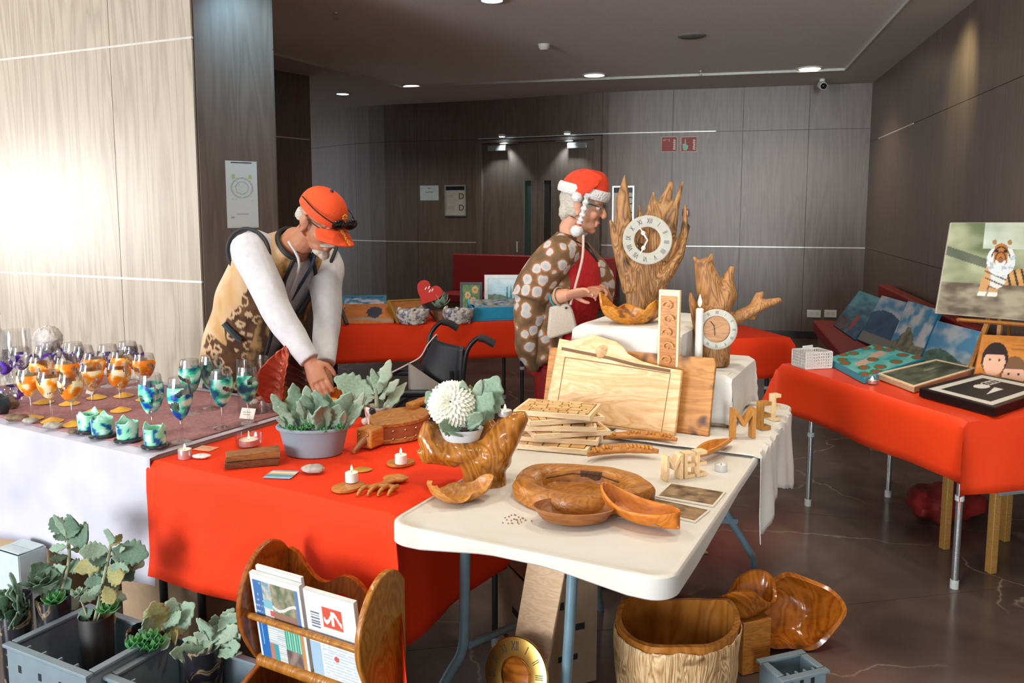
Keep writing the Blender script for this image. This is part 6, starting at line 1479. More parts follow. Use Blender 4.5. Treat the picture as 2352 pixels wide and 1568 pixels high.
# handle board with a hand hole between the ends
top = [(0,.605),(.03,.595),(.06,.565),(.10,.535),(.14,.535),(.18,.56),(.22,.565),(.26,.545),(.30,.50),(.34,.475),(RL-.036,.48)]
bot = [(RL-.036,.06),(0,.06)]
ph = catmull([V((x, z, 0)) for x, z in top], 4)
hole = [V((.215+.055*math.cos(a), .425+.016*math.sin(a)+.010*math.cos(2*a), 0)) for a in [2*PI*i/20 for i in range(20)]]
hb = MB()                                                        # board = strip above / below the hole, joined around it
N_ = 48
def topz(x):
    for i in range(len(ph)-1):
        if ph[i].x <= x <= ph[i+1].x+1e-6: k = (x-ph[i].x)/max(1e-6, ph[i+1].x-ph[i].x); return ph[i].y+(ph[i+1].y-ph[i].y)*k
    return ph[-1].y
X0, X1 = .019, RL-.019; hx0, hx1 = .150, .275
def hzl(x): return .408 if hx0 < x < hx1 else None
for i in range(N_):
    x0, x1 = X0+(X1-X0)*i/N_, X0+(X1-X0)*(i+1)/N_; xm = (x0+x1)/2
    def col(z00, z01, z10, z11):
        hb.add([(x0,-.008,z00),(x1,-.008,z10),(x1,-.008,z11),(x0,-.008,z01),(x0,.008,z00),(x1,.008,z10),(x1,.008,z11),(x0,.008,z01)], [(0,1,2,3),(7,6,5,4),(0,4,5,1),(3,2,6,7),(0,3,7,4),(1,5,6,2)])
    t0, t1 = topz(x0-.019+.0), topz(x1-.019+.0)
    if hx0 < xm < hx1:
        s0, s1 = math.sin(PI*max(0, min(1, (x0-hx0)/(hx1-hx0)))), math.sin(PI*max(0, min(1, (x1-hx0)/(hx1-hx0))))
        col(.06, .475-.004*s0, .06, .475-.004*s1); col(.480+.036*s0, t0, .480+.036*s1, t1)
    else: col(.06, t0, .06, t1)
o = hb.build('handle_board', rk_m, rack, smooth=False); m_ = o.modifiers.new('weld', 'WELD'); m_.merge_threshold = .0004
# rails: upper and lower on the near side (y-), lower lobe pocket rails
for y, z, r in ((-.158,.475,.009),(-.120,.335,.020),(-.20,.235,.009),(-.135,.06,.016)):
    MB().tube([(.018,y,z),(RL-.018,y,z)], r, 12).build('rail', rk_l, rack)
MB().box(RL-.038,.09,.010,(RL/2,-.075,.325)).build('pocket_floor', rk_m, rack, smooth=False)
def news(x0, x1, y0, z0, y1, z1, fn, label, th=.012, dz=0):
    rm = TM[rack.name]; c4 = [rm @ V(p) for p in ((x0,y0,z0),(x1,y0,z0),(x1,y1,z1),(x0,y1,z1))]
    return picture('newspaper', label, c4, fn, th, nx=90, ny=110, edge=M('newsprint', (.70,.72,.70), .8), cat='newspaper', mat=VCOL('newsprint_face', .7))
def f_news1(u, v):
    w_ = (.70,.74,.74)
    if u < .04 or u > .95 or v > .93: return w_
    if u < .22:
        if v > .50: return (.05,.16,.38) if int(v*44) % 3 or fbm(u*30, v*3, 1) < 0 else (.35,.45,.60)
        return (.01,.13,.42) if not (abs(u-.10) < .008 and .15 < v < .42) else (.4,.6,.8)
    if u < .40:
        if v > .72: return mix((.15,.30,.36), (.55,.50,.42), fbm(u*14, v*14, 3)+.5)
        if v > .62: return (.20,.46,.52)
        if abs(v-.57) < .03 and u > .33: return (.55,.10,.08)
        if v > .20: return w_ if int(v*70) % 2 else (.45,.50,.52)
        return (.05,.30,.34) if u > .30 else (.45,.18,.12)
    if u < .88:
        if v > .60: return (.66,.64,.60) if abs(v-.68-.05*math.sin(u*9)) < .018 else mix((.10,.15,.07), (.34,.30,.22), fbm(u*8, v*8, 6)+.5)
        if v > .48: return (.28,.16,.11)
        if u < .56: return w_ if int(v*80) % 2 else (.42,.46,.48)
        if v > .18: return (.04,.34,.22) if int(u*60) % 3 else (.40,.62,.52)
        return mix((.12,.08,.07), (.30,.22,.18), fbm(u*9, v*9, 2)+.5)
    return (.10,.20,.42) if v > .45 else (.50,.26,.10)
def f_news2(u, v):
    w_ = (.70,.74,.75)
    if .34 < u < .74 and .62 < v < .86:
        x, y = (u-.54)/.20, (v-.74)/.12
        if abs(x) > .88 or abs(y) > .86: return (.62,.10,.05)
        return (.82,.80,.78) if (abs(math.sin(x*4.2+1)*.45-y) < .22) or (abs(x) < .12 and abs(y) < .7) else (.62,.08,.04)
    if .10 < u < .28 and .58 < v < .78: return (.12,.14,.20) if int(v*60) % 2 else w_
    if ((u-.52)/.05)**2+((v-.26)/.035)**2 < 1: return (.60,.10,.08)
    if u < .22 and v < .4: return (.35,.52,.66)
    if .25 < u < .92 and v < .56: return mix(w_, (.42,.52,.60), .75) if int(v*56) % 2 and fbm(u*14, v*30, 2) > -.3 else w_
    return w_
news(.030, .205, -.128, .352, -.163, .60, f_news1, 'folded newspaper with blue column and green advert in the rack'); news(.214, .378, -.126, .352, -.160, .595, f_news2, 'folded newspaper with a red square emblem in the rack')
news(.040, .200, -.106, .352, -.150, .615, lambda u, v: (.70,.73,.72), 'plain newspaper edge standing behind the blue-column newspaper', .008)
news(.04, .30, -.150, .09, -.205, .30, lambda u, v: mix((.30,.05,.05), (.62,.60,.56), fbm(u*5, v*6, 9)+.5), 'magazine in the lower pocket of the rack')
# ---- plank clock leaning under the table
pt_, pb_ = Q(1262,1272,2.20), P(1192,1655,.003)
pc = thing('plank_clock', 'pale plank with brass clock ring leaning under the white table', 'clock', (pb_.x, pb_.y, 0))
y_ = (pt_-pb_); ln = y_.length; pf = frame(pb_, (.90,-.42,0), y_); pf = frame(pb_, V((.90,-.42,.06))-y_.normalized()*V((.90,-.42,.06)).dot(y_.normalized()), y_)
MB().box(.112, ln, .022, (0, ln/2+.006, 0), pf).build('plank', WOOD('plank_pale', (.80,.62,.44), (.70,.50,.33), scale=9, axis=(2,1,6), rough=.55), pc, world=True, bevel=.003)
rc = Q(1185,1550,2.16); brs = M('brass_polished', (.55,.34,.08), .22, .9)
clock_ring(pc, rc, .102, .048, (-.52,-.80,.30), .2, brs, hands=False)
MB().lathe([(0,.004),(.042,.003),(.048,-.004)], 30, frame(rc, V((0,0,1)).cross(V((-.52,-.80,.30))).normalized(), V((-.52,-.80,.30)).cross(V((0,0,1)).cross(V((-.52,-.80,.30))))), cap=False).build('dial_wood', burl_m, pc, world=True)
# ---- big hollow trunk bowl
tb_ = thing('trunk_bowl', 'large hollowed trunk bowl with pale bark on the floor', 'wooden bowl', (.520, 2.43, 0), .3)
bb = bowl_mb(.195, .185, .29, .022, 64, wob=lambda a, t: 1+.05*math.sin(2*a+1)+.04*math.sin(3*a)+.03*math.sin(7*a)*(1-t), ridge=lambda a: .05*math.sin(2*a+2.8)+.04*math.sin(3*a+1), base=.82).jitter(.008, 9, 3)
for p in bb.v: p.z = max(p.z, .001)
for q_ in bb.v[:64*9]: q_.x *= .97; q_.y *= .97
bb.build('bowl_body', WOOD('trunk_inside', (.55,.27,.07), (.38,.16,.03), scale=6, axis=(2,2,1), rough=.25, dist=4), tb_)
bkm = MB(); nk = 64
for r_ in range(9):
    for c_ in range(nk):
        q = bb.v[r_*nk+c_]; k_ = 1.035+.05*noise.noise(V((c_*.55, r_*.25, 2)))+.03*noise.noise(V((c_*1.7, r_*.5, 5)))
        bkm.v.append(V((q.x*k_, q.y*k_, min(q.z, 1)*(.94 if r_ == 8 else .97)+(.012*noise.noise(V((c_*.8, 0, 0))) if r_ > 6 else 0))))
bkm.f = [(r_*nk+c_, r_*nk+(c_+1) % nk, (r_+1)*nk+(c_+1) % nk, (r_+1)*nk+c_) for r_ in range(8) for c_ in range(nk)]
for q in bkm.v: q.z = max(q.z, .0012)
bkm.build('bark_skin', WOOD('bark_pale', (.85,.66,.40), (.42,.20,.06), (.20,.08,.02), scale=11, axis=(4,4,.5), rough=.4, dist=5, knots=16, bmp=.5), tb_, solid=.006, sub=1)
# ---- burl bowl tilted on the floor, pieces beside it
bt = thing('burl_bowl', 'glossy burl bowl tipped on its side on the dark floor', 'wooden bowl', (.99, 2.81, 0))
mt_ = Matrix.Translation((.0,.03,.115)) @ Matrix.Rotation(math.radians(12), 4, 'Y') @ Matrix.Rotation(math.radians(58), 4, 'X') @ Matrix.Translation((0,0,-.05))
bb = bowl_mb(.165, .135, .12, .016, 56, wob=lambda a, t: 1+.10*math.sin(2*a+.3)+.05*math.sin(5*a), ridge=lambda a: .25*math.sin(2*a+1.2), base=.45).jitter(.006, 12, 7)
bb.v = [mt_ @ p for p in bb.v]; zmn = min(p.z for p in bb.v)
for p in bb.v: p.z -= zmn-.001
bb.build('bowl_body', burl_m, bt)
solo(bowl_mb(.10, .075, .085, .012, 40, wob=lambda a, t: 1+.14*math.sin(2*a+1)+.06*math.sin(5*a), ridge=lambda a: .4*math.sin(2*a), base=.5).jitter(.006, 14, 9), 'carved_bowl', burl_m, 'small dark glossy bowl on a wooden block between the two big floor bowls', 'bowl', (.80, 2.66, .187), .4)
solo(MB().box(.11,.11,.185,(0,0,.093)), 'wood_block', golden, 'upright golden wood block between the two big floor bowls', 'wood block', (.80, 2.66, .001), .35, bevel=.004)
st_ = P(1530,1362,.02); en = P(1640,1440,.02)
solo(MB().tube(catmull([st_, (st_+en)/2+V((.05,.02,.012)), en], 8), [(.012,.018)]*17, 8, up=(0,0,1)), 'bark_strip', WOOD('bark_brown', (.34,.16,.06), (.20,.085,.03), scale=14, rough=.6), 'curved brown bark strip lying behind the trunk bowl', 'wood piece', (st_.x, st_.y, .001), 0, world=True)
crate((.84, 2.40, 0), math.radians(20), .16, .12, .10, 'small blue-grey crate beside the trunk bowl')
solo(MB().slab([P(1560,1272,.004), P(1628,1270,.004), P(1600,1238,.004)], (0,0,-.003)), 'paper_scrap', M('scrap_tan', (.50,.34,.16), .8), 'tan triangular scrap of card on the dark floor', 'paper scrap', P(1596,1262,.0005), 0, world=True, smooth=False)
q = P(1362,1345,0); solo(MB().blob((0,0,.055), (.12,.10,.058), .35, 2.5, 4, 26, 16).jitter(.012, 16, 2), 'plastic_bag', M('bag_white', (.62,.62,.62), .35), 'crumpled white plastic bag on the floor under the table', 'bag', q+V((0,.06,.0)), 0)
q = P(2262,1192,0); rb_ = MB().blob((0,0,.09), (.20,.13,.095), .3, 2.5, 6, 30, 18).jitter(.015, 12, 3)
for p in rb_.v: p.z = max(p.z, .001)
solo(rb_, 'cloth_bag', M('bag_red', (.34,.02,.015), .6, col2=(.10,.008,.008), scale=9), 'crumpled dark red bag under the picture table', 'bag', (2.18, 4.0, 0), .3)
# ---- wooden stool under the picture table
sl_ = thing('wooden_stool', 'low wooden stool with grey rail under the picture table', 'stool', (2.18, 3.55, 0), math.radians(15))
MB().box(.42,.34,.022,(0,0,.405)).build('seat', WOOD('stool_tan', (.48,.29,.10), (.38,.21,.06), scale=14, axis=(1,6,6), rough=.5), sl_, bevel=.004)
for i in (-1, 1):
    for j in (-1, 1): MB().box(.034,.034,.392,(i*.17,j*.13,.1965)).build('leg', MATS['stool_tan'], sl_, bevel=.003)
MB().tube([(-.20,-.18,.37),(.24,-.18,.37)], .012, 8).build('rail', M('rail_grey', (.30,.36,.38), .4, .3), sl_)
# ================================================================ people
skin = M('skin_tan', (.50,.225,.125), .55, col2=(.40,.16,.08), scale=14, bmp=.1); skin2 = M('skin_fair', (.66,.34,.21), .55, col2=(.56,.25,.15), scale=14, bmp=.1)
eye_w = M('eye_white', (.75,.72,.68), .3); eye_d = M('eye_dark', (.03,.02,.015), .2); hair_w = M('hair_white', (.62,.58,.50), .85, col2=(.40,.35,.29), scale=60, bmp=.5, stretch=(1,1,3)); lip_m = M('lip_rose', (.45,.14,.10), .5)
def loft(pts, rads, up, a0=0, a1=360, n=40, gap=None):
    """open or closed shell round a spine; a=90 deg is the 'up' (front) side; returns grid + per-vertex (angle, t)"""
    pts = [V(p) for p in pts]; k = len(pts); mb = MB(); info = []; closed = abs(a1-a0-360) < 1e-6; cols = n if closed else n+1
    u = V(up)
    for i in range(k):
        t = (pts[min(i+1, k-1)]-pts[max(i-1, 0)]).normalized(); u = (u-t*u.dot(t)).normalized(); w_ = t.cross(u)
        for j in range(cols):
            g_ = gap(i/(k-1)) if gap else 0; a = math.radians(a0+g_+(a1-a0-2*g_)*j/n); mb.v.append(pts[i]+w_*(rads[i][0]*math.cos(a))+u*(rads[i][1]*math.sin(a))); info.append((math.degrees(a), i/(k-1)))
    for i in range(k-1):
        for j in range(n):
            b = (j+1) % cols; mb.f.append((i*cols+j, i*cols+b, (i+1)*cols+b, (i+1)*cols+j))
    return mb, info
def dens(pts, rads, n):
    p = catmull(pts, n); r = [tuple(v)[:2] for v in catmull([V((a, b, 0)) for a, b in rads], n)]; return p, r
def head(mb, H):
    """H: head frame, x forward, y left, z up"""
    def B(c, r, **k): mb.blob(c, r, nu=18, nv=12, mt=H, **k)
    B((-.012,0,.045), (.098,.077,.090)); B((.030,0,-.015), (.064,.062,.085)); B((.042,0,-.082), (.044,.045,.036)); B((.068,0,-.103), (.020,.024,.018))
    mb.tube([H @ V(p) for p in ((.086,0,.030),(.100,0,.002),(.114,0,-.022))], [.010,.012,.014], 10); B((.112,0,-.028), (.014,.018,.012))
    mb.tube([H @ V(p) for p in ((.066,-.052,.030),(.086,-.025,.038),(.090,0,.036),(.086,.025,.038),(.066,.052,.030))], .010, 8)
    for s_ in (-1, 1):
        B((.058,s_*.038,-.028), (.030,.026,.026)); B((-.004,s_*.080,-.006), (.019,.010,.034)); B((-.012,s_*.089,.006), (.018,.007,.026)); B((-.004,s_*.084,-.034), (.010,.008,.012))
    B((.090,0,-.062), (.011,.024,.008)); B((.086,0,-.076), (.011,.020,.008))
def face_bits(t, H, lips=True):
    for s_ in (-1, 1):
        e = MB().blob((.079,s_*.031,.010), .0125, nu=12, nv=8, mt=H).build('eye', eye_w, t, world=True); MB().blob((.0885,s_*.031,.009), (.004,.006,.006), nu=10, nv=6, mt=H).build('iris', eye_d, e, world=False) if False else None
        q = MB().blob((.0895,s_*.031,.009), (.004,.006,.006), nu=10, nv=6, mt=H); inv = TM[t.name].inverted(); q.v = [inv @ p for p in q.v]; q.build('iris', eye_d, e)
    if lips: MB().blob((.094,0,-.064), (.009,.022,.005), nu=14, nv=8, mt=H).blob((.091,0,-.073), (.009,.019,.005), nu=14, nv=8, mt=H).build('lips', lip_m, t, world=True)
def hand(mb, wrist, d, nrm, side, curl=.5, s=1.0, tl=1):
    """palm from wrist along d; nrm points out of the palm; side = thumb side direction"""
    w0 = V(wrist); d = V(d).normalized(); nrm = (V(nrm)-d*V(nrm).dot(d)).normalized(); sd = d.cross(nrm)
    if sd.dot(V(side)) < 0: sd = -sd
    mb.tube([w0-d*.02*s, w0+d*.02*s, w0+d*.06*s, w0+d*.092*s], [(.024*s,.021*s),(.032*s,.019*s),(.040*s,.016*s),(.040*s,.013*s)], 12, up=nrm)
    for k, (off, ln) in enumerate(((.030,.070),(.010,.078),(-.010,.073),(-.030,.058))):
        b = w0+d*(.088*s)+sd*(off*s); pts = [b]; a = curl*.35; ls = (ln*.45, ln*.32, ln*.23)
        for l in ls: pts.append(pts[-1]+(d*math.cos(a)+nrm*math.sin(a)+sd*off*1.2)*(l*s)); a += curl*.6
        mb.tube(pts, [.0095*s,.009*s,.008*s,.0065*s], 8)
    b = w0+d*.025*s+sd*.026*s; p1 = b+(d*.6+sd*.75+nrm*.3).normalized()*.036*s; p2 = p1+(d*.9+sd*.25+nrm*.4).normalized()*.030*s; p3 = p2+(d*.95+nrm*.3).normalized()*.022*s
    mb.tube([b, p1, p2, p3], [.014*s,.011*s,.010*s,.007*s], 8)
def limb(mb, pts, rads, n=14, k=4):
    p = catmull(pts, k); r = catmull([V((a, 0, 0)) for a in rads], k); mb.tube(p, [v.x for v in r], n)
def strip(nm, pts, r, mat, t, n=8, k=4): return MB().tube(catmull(pts, k), r, n).build(nm, mat, t, world=True)
# ---------------------------------------------------------------- man bending over the bowl
Fm = V((.75,-.66,0)).normalized(); Lm = V((0,0,1)).cross(Fm)
pel, wai, che, upc, nek = Q(562,850,3.78), Q(578,770,3.72), Q(612,682,3.62), Q(652,604,3.53), Q(686,552,3.45)
shR, shL = Q(574,572,3.40), Q(746,606,3.65)
elR, wrR, haR = Q(640,722,3.24), Q(712,828,3.16), Q(736,884,3.12)
elL, wrL, haL = Q(752,716,3.42), Q(746,838,3.24), Q(758,888,3.18)
man = thing('person', 'grey-bearded person in an orange-red cap and mottled brown vest bending over the stall', 'person', (pel.x, pel.y, 0))
th = math.radians(30); up_ = Fm*math.sin(th)+V((0,0,1))*math.cos(th); fw = Fm*math.cos(th)-V((0,0,1))*math.sin(th)
Fh = V((.86,-.51,0)).normalized(); up_ = Fh*math.sin(th)+V((0,0,1))*math.cos(th); fw = Fh*math.cos(th)-V((0,0,1))*math.sin(th)
HM = frame(Q(736,510,3.36), fw, up_.cross(fw))
feet = [V((pel.x, pel.y, 0))+Lm*s_*.13-Fm*.06 for s_ in (-1, 1)]
b = MB(); head(b, HM)
b.tube([HM @ V((-.025,0,-.06)), HM @ V((-.045,0,-.11)), nek, upc], [.056,.058,.066,.09], 16)
p, r = dens([pel, wai, che, upc], [(.155,.115),(.15,.12),(.175,.125),(.18,.11)], 4); b.tube(p, r, 20, up=Fm)
for s_, sh, el, wr, ha in ((-1, shR, elR, wrR, haR), (1, shL, elL, wrL, haL)):
    limb(b, [upc+(sh-upc)*.5, sh, (sh+el)/2, el, (el+wr)/2, wr], [.07,.060,.052,.045,.042,.030])
    d = (ha-wr).normalized(); hand(b, wr, d, -Fm*.4+Lm*(-s_)*.5+V((0,0,-.2)), Fm*.7+V((0,0,.4))-Lm*s_*.4, .55)
for i, s_ in enumerate((-1, 1)):
    hip = pel+Lm*s_*.09-V((0,0,.02)); kn = (hip+feet[i])/2+Fm*.05; limb(b, [hip, (hip+kn)/2, kn, (kn+feet[i])/2, feet[i]+V((0,0,.08))], [.085,.078,.056,.055,.042]); b.tube([feet[i]+V((0,0,.05))-Fm*.06, feet[i]+V((0,0,.045))+Fm*.05, feet[i]+V((0,0,.03))+Fm*.16], [.038,.038,.025], 12)
b.build('body', skin, man, world=True, remesh=.0045)
face_bits(man, HM, False)
# shirt: torso and long white sleeves
shirt_m = M('shirt_white', (.62,.63,.66), .8, col2=(.55,.56,.60), scale=30, bmp=.25)
sh = MB(); p, r = dens([pel+V((0,0,.05)), wai, che, upc, nek+(upc-nek)*.35], [(.172,.132),(.17,.138),(.195,.142),(.195,.125),(.085,.08)], 4); sh.tube(p, r, 24, up=Fm)
for s0, el, wr in ((shR, elR, wrR), (shL, elL, wrL)):
    limb(sh, [upc+(s0-upc)*.55, s0, s0+(el-s0)*.5, el, el+(wr-el)*.5, wr], [.085,.082,.070,.060,.052,.042], 18)
sh.jitter(.006, 13, 2)
sh.build('shirt', shirt_m, man, world=True, remesh=.006)
# vest: open shell with painted fur pattern
def vest_col(a, t, p):
    a = a % 360; n1 = fbm(p.x*8+p.z*3, p.y*8+p.z*6, 2); n2 = fbm(p.x*22+p.y*9, p.z*16, 5)
    tan_, cream, brown = (.50,.30,.115), (.66,.48,.31), (.075,.034,.016)
    side = 122 < a < 330; edge = 172-45*max(0, t-.25)+34*n1                # where the brown field of the flank ends
    if side and a > edge: return mix(tan_, cream, .55+1.1*n1+.008*(a-edge)*.6)
    if side and t < .66:
        d = noise.voronoi(p*17)[0]
        c = mix(brown, (.16,.08,.035), n2+.3)
        return mix(cream, tan_, .4+n1) if .30 < d[0] < .44 else c
    return mix(brown, tan_, .30+1.5*n2+.75*t-.2)
spine = [pel+V((0,0,.005)), pel+(wai-pel)*.5, wai, wai+(che-wai)*.5, che, che+(upc-che)*.5, upc, upc+(nek-upc)*.45, nek+(upc-nek)*.15]
vr = [(.215,.178),(.215,.180),(.212,.180),(.214,.178),(.218,.172),(.220,.165),(.214,.148),(.165,.115),(.088,.082)]
p, r = dens(spine, vr, 12); mb, info = loft(p, r, Fm, 93, 447, 240, lambda t: 24*t)
for q, (a, t) in zip(mb.v, info): q += V((noise.noise(q*7), noise.noise(q*7+V((5,0,0))), 0))*.012
mb.col = [vest_col(a, t, q-pel) for q, (a, t) in zip(mb.v, info)]
mb.build('vest', VCOL('vest_fur', .9, .4), man, world=True, solid=.008)
pip = M('piping_black', (.012,.014,.018), .6)
cn = 241
for j, nm in ((0, 'front_edge_piping'), (240, 'front_edge_piping')): strip(nm, [mb.v[i*cn+j] for i in range(0, len(p), 8)], .009, pip, man)
strip('collar_piping', [mb.v[(len(p)-1)*cn+j] for j in range(0, 241, 15)], .010, pip, man)
for s0, el, sg in ((shR, elR, -1), (shL, elL, 1)):
    ax = ((s0-upc).normalized()*.8+(el-s0).normalized()*.45).normalized(); e1 = ax.orthogonal().normalized(); e2 = ax.cross(e1)
    c = s0+ax*.012-V((0,0,.015))
    strip('armhole_piping', [c+(e1*math.cos(a)+e2*math.sin(a))*.100 for a in [2*PI*i/14 for i in range(15)]], .008, pip, man)
q0, q1 = Q(515,742,3.5), Q(556,778,3.47)
def near_shell(px, py):                                                    # nearest vest point seen under a pixel
    rr = ray(px, py).normalized(); o = V((0,0,CH)); best = None; bd = 9
    for v_ in mb.v:
        w_ = v_-o; k = w_.dot(rr); dd = (w_-rr*k).length+.02*k
        if dd < bd: bd = dd; best = v_
    return best
strip('pocket_zip', [near_shell(515,742)+V((0,-.012,0)), near_shell(535,762)+V((0,-.012,0)), near_shell(556,778)+V((0,-.012,0))], .013, M('zip_grey', (.05,.07,.08), .6), man, 6)
strip('lanyard', [nek+Lm*(-.07)+Fm*.03, upc+Fm*.160-Lm*.03, che+Fm*.172-Lm*.012], .006, M('lanyard_white', (.70,.72,.74), .6), man); strip('lanyard', [nek+Lm*.07+Fm*.03, upc+Fm*.162+Lm*.03, che+Fm*.174+Lm*.012], .007, M('lanyard_navy', (.02,.05,.09), .6), man)
# jeans
jn = MB(); jean_m = M('denim_navy', (.02,.035,.075), .8, col2=(.012,.02,.045), scale=60, bmp=.3)
jn.blob(pel-V((0,0,.02)), (.185,.165,.11)); 
for i, s_ in enumerate((-1, 1)):
    hip = pel+Lm*s_*.09-V((0,0,.04)); kn = (hip+feet[i])/2+Fm*.05; limb(jn, [hip, (hip+kn)/2, kn, (kn+feet[i])/2, feet[i]+V((0,0,.06))], [.110,.100,.080,.076,.072])
jn.build('jeans', jean_m, man, world=True, remesh=.009)
for i in (0, 1): MB().tube([feet[i]+V((0,0,.045))-Fm*.075, feet[i]+V((0,0,.05))+Fm*.04, feet[i]+V((0,0,.036))+Fm*.175], [(.048,.044),(.048,.046),(.036,.032)], 14, up=(0,0,1)).build('shoe', M('shoe_dark', (.03,.025,.02), .5), man, world=True)
# beard, moustache, fringe of hair
bd = MB(); bd.blob((.056,0,-.100), (.036,.040,.024), .12, 6, 1, 20, 12, HM).blob((.080,0,-.108), (.022,.026,.020), .15, 6, 2, 16, 10, HM)
bd.build('beard', hair_w, man, world=True, remesh=.004)
MB().tube([HM @ V(p) for p in ((.072,-.034,-.066),(.094,-.018,-.054),(.102,0,-.048),(.094,.018,-.054),(.072,.034,-.066))], [.006,.009,.010,.009,.006], 8).build('moustache', hair_w, man, world=True)
hs = MB()
for s_ in (-1, 1): hs.blob((-.062,s_*.056,.006), (.024,.016,.030), .2, 6, 3, 14, 10, HM)
hs.blob((-.088,0,-.005), (.022,.055,.035), .2, 6, 4, 16, 10, HM); hs.build('hair', hair_w, man, world=True)
# cap
cap_m = M('cap_orange', (.82,.085,.012), .75, col2=(.76,.07,.010), scale=200, bmp=.15)
def capf(u, v):
    a = u*2*PI; e = v*PI/2; z = .040+.098*math.sin(e); k = math.cos(e)**.85
    return HM @ V((-.006+.112*k*math.cos(a), .093*k*math.sin(a), z-.012*math.cos(a)*(1-v)+.0*a))
cp = MB().grid(capf, 48, 18, cu=True); capo = cp.build('cap_crown', cap_m, man, world=True, solid=.004)
def brim(u, v):
    a = (u-.5)*2.5; r_ = .108+v*.082*math.cos(a*.62)
    return HM @ V((-.006+r_*math.cos(a*.80), .089*math.sin(a)*(1+.10*v), .030-.060*v*v*0-.034*v-.022*math.sin(a)**2))
bo_ = MB().grid(brim, 30, 12).build('cap_brim', cap_m, man, world=True, solid=.005)
MB().blob((-.006,0,.140), .008, nu=10, nv=6, mt=HM).build('cap_button', M('button_navy', (.03,.03,.10), .6), man, world=True)
gold = M('thread_gold', (.75,.42,.04), .5); lens_d = M('lens_black', (.008,.007,.008), .12)
m_ = HM @ frame((.1055,-.006,.086), (0,1,0), (-.45,0,.9))
cr = MB().box(.026,.005,.003,(0,-.006,.004), m_)
for k in range(5): cr.blob((-.011+k*.0055,.002+.004*(2-abs(k-2))*.6,.004), (.0032,.005,.002), nu=8, nv=6, mt=m_)
cr.build('crest_crown', gold, man, world=True); MB().box(.014,.014,.003,(0,-.017,.004), m_).build('crest_shield', M('crest_red', (.45,.10,.10), .6), man, world=True, smooth=False)
bm_ = HM @ frame((.150,0,.016), (0,1,0), (.9,0,-.34))
try:
    tx = text_mb('ESPAÑA', .022, .0008, HM @ frame((.1545,-.012,.0195), (.92,0,-.42), (0,1,.0)), 1); tx.build('cap_lettering', gold, man, world=True, smooth=False)
except Exception: pass
sg = MB()
for s_ in (-1, 1): sg.blob((.118,s_*.036,.056), (.012,.036,.024), nu=16, nv=10, mt=HM)
sg.build('sunglasses_lenses', lens_d, man, world=True); strip('sunglasses_frame', [HM @ V(p) for p in ((-.06,-.088,.085),(.03,-.096,.075),(.104,-.066,.062),(.122,-.02,.058),(.126,0,.062),(.122,.02,.058),(.104,.066,.062),(.03,.096,.075),(-.06,.088,.085))], .0028, lens_d, man, 6)
gf = M('spectacle_frame', (.03,.03,.035), .3)
strip('spectacle_arm', [HM @ V(p) for p in ((-.004,-.086,.018),(.045,-.078,.014),(.090,-.058,.008))], .0026, gf, man, 6); strip('spectacle_arm', [HM @ V(p) for p in ((-.004,.086,.018),(.045,.078,.014),(.090,.058,.008))], .0026, gf, man, 6)
for s_ in (-1, 1): MB().lathe([(.017,0),(.0195,.001),(.0195,-.001),(.017,0)], 18, HM @ frame((.098,s_*.032,.006), (0,1,0), (0,0,1)), cap=False).build('spectacle_rim', gf, man, world=True)
# ---------------------------------------------------------------- woman in the red hat
Fw = V((.97,-.24,0)).normalized(); Lw = V((0,0,1)).cross(Fw)
pel, wai, che, upc, nek = Q(1288,808,4.05), Q(1294,735,4.04), Q(1302,650,4.03), Q(1306,585,4.02), Q(1313,548,4.02)
shR, shL = upc-Lw*.165+V((-.02,0,.005)), upc+Lw*.165+V((0,0,.005))
elR, wrR, haR = Q(1232,692,3.92), Q(1306,676,3.78), Q(1345,668,3.74)
elL, wrL, haL = Q(1388,690,4.12), Q(1378,664,3.95), Q(1356,660,3.82)
wom = thing('person', 'grey-haired person in a red knitted hat and flowered shawl beside the white box', 'person', (pel.x, pel.y, 0))
th = math.radians(12); up_ = Fw*math.sin(th)+V((0,0,1))*math.cos(th); fw = Fw*math.cos(th)-V((0,0,1))*math.sin(th)
HW = frame(Q(1338,474,4.01), fw, up_.cross(fw))
feet = [V((pel.x, pel.y, 0))+Lw*s_*.10 for s_ in (-1, 1)]
b = MB(); head(b, HW)
b.tube([HW @ V((-.025,0,-.06)), HW @ V((-.040,0,-.11)), nek, upc], [.050,.052,.06,.08], 16)
p, r = dens([pel, wai, che, upc], [(.155,.12),(.14,.12),(.16,.13),(.155,.10)], 4); b.tube(p, r, 20, up=Fw)
for s_, sh_, el, wr, ha in ((-1, shR, elR, wrR, haR), (1, shL, elL, wrL, haL)):
    limb(b, [upc+(sh_-upc)*.5, sh_, (sh_+el)/2, el, (el+wr)/2, wr], [.06,.052,.048,.042,.040,.028])
    hand(b, wr, (ha-wr).normalized()+V((0,0,-.05)), Lw*(-s_)*-.6+V((0,0,-.8)), Fw*.2+V((0,0,.6))+Lw*s_*-.6, .8, .92)
for i, s_ in enumerate((-1, 1)):
    hip = pel+Lw*s_*.08-V((0,0,.03)); kn = (hip+feet[i])/2+Fw*.02; limb(b, [hip, (hip+kn)/2, kn, (kn+feet[i])/2, feet[i]+V((0,0,.08))], [.085,.075,.055,.052,.04]); b.tube([feet[i]+V((0,0,.05))-Fw*.05, feet[i]+V((0,0,.04))+Fw*.05, feet[i]+V((0,0,.03))+Fw*.14], [.034,.034,.022], 12)
b.build('body', skin2, wom, world=True, remesh=.0045)
face_bits(wom, HW, True)
red_k = M('knit_red', (.50,.010,.012), .85, col2=(.34,.006,.008), scale=70, bmp=.4)
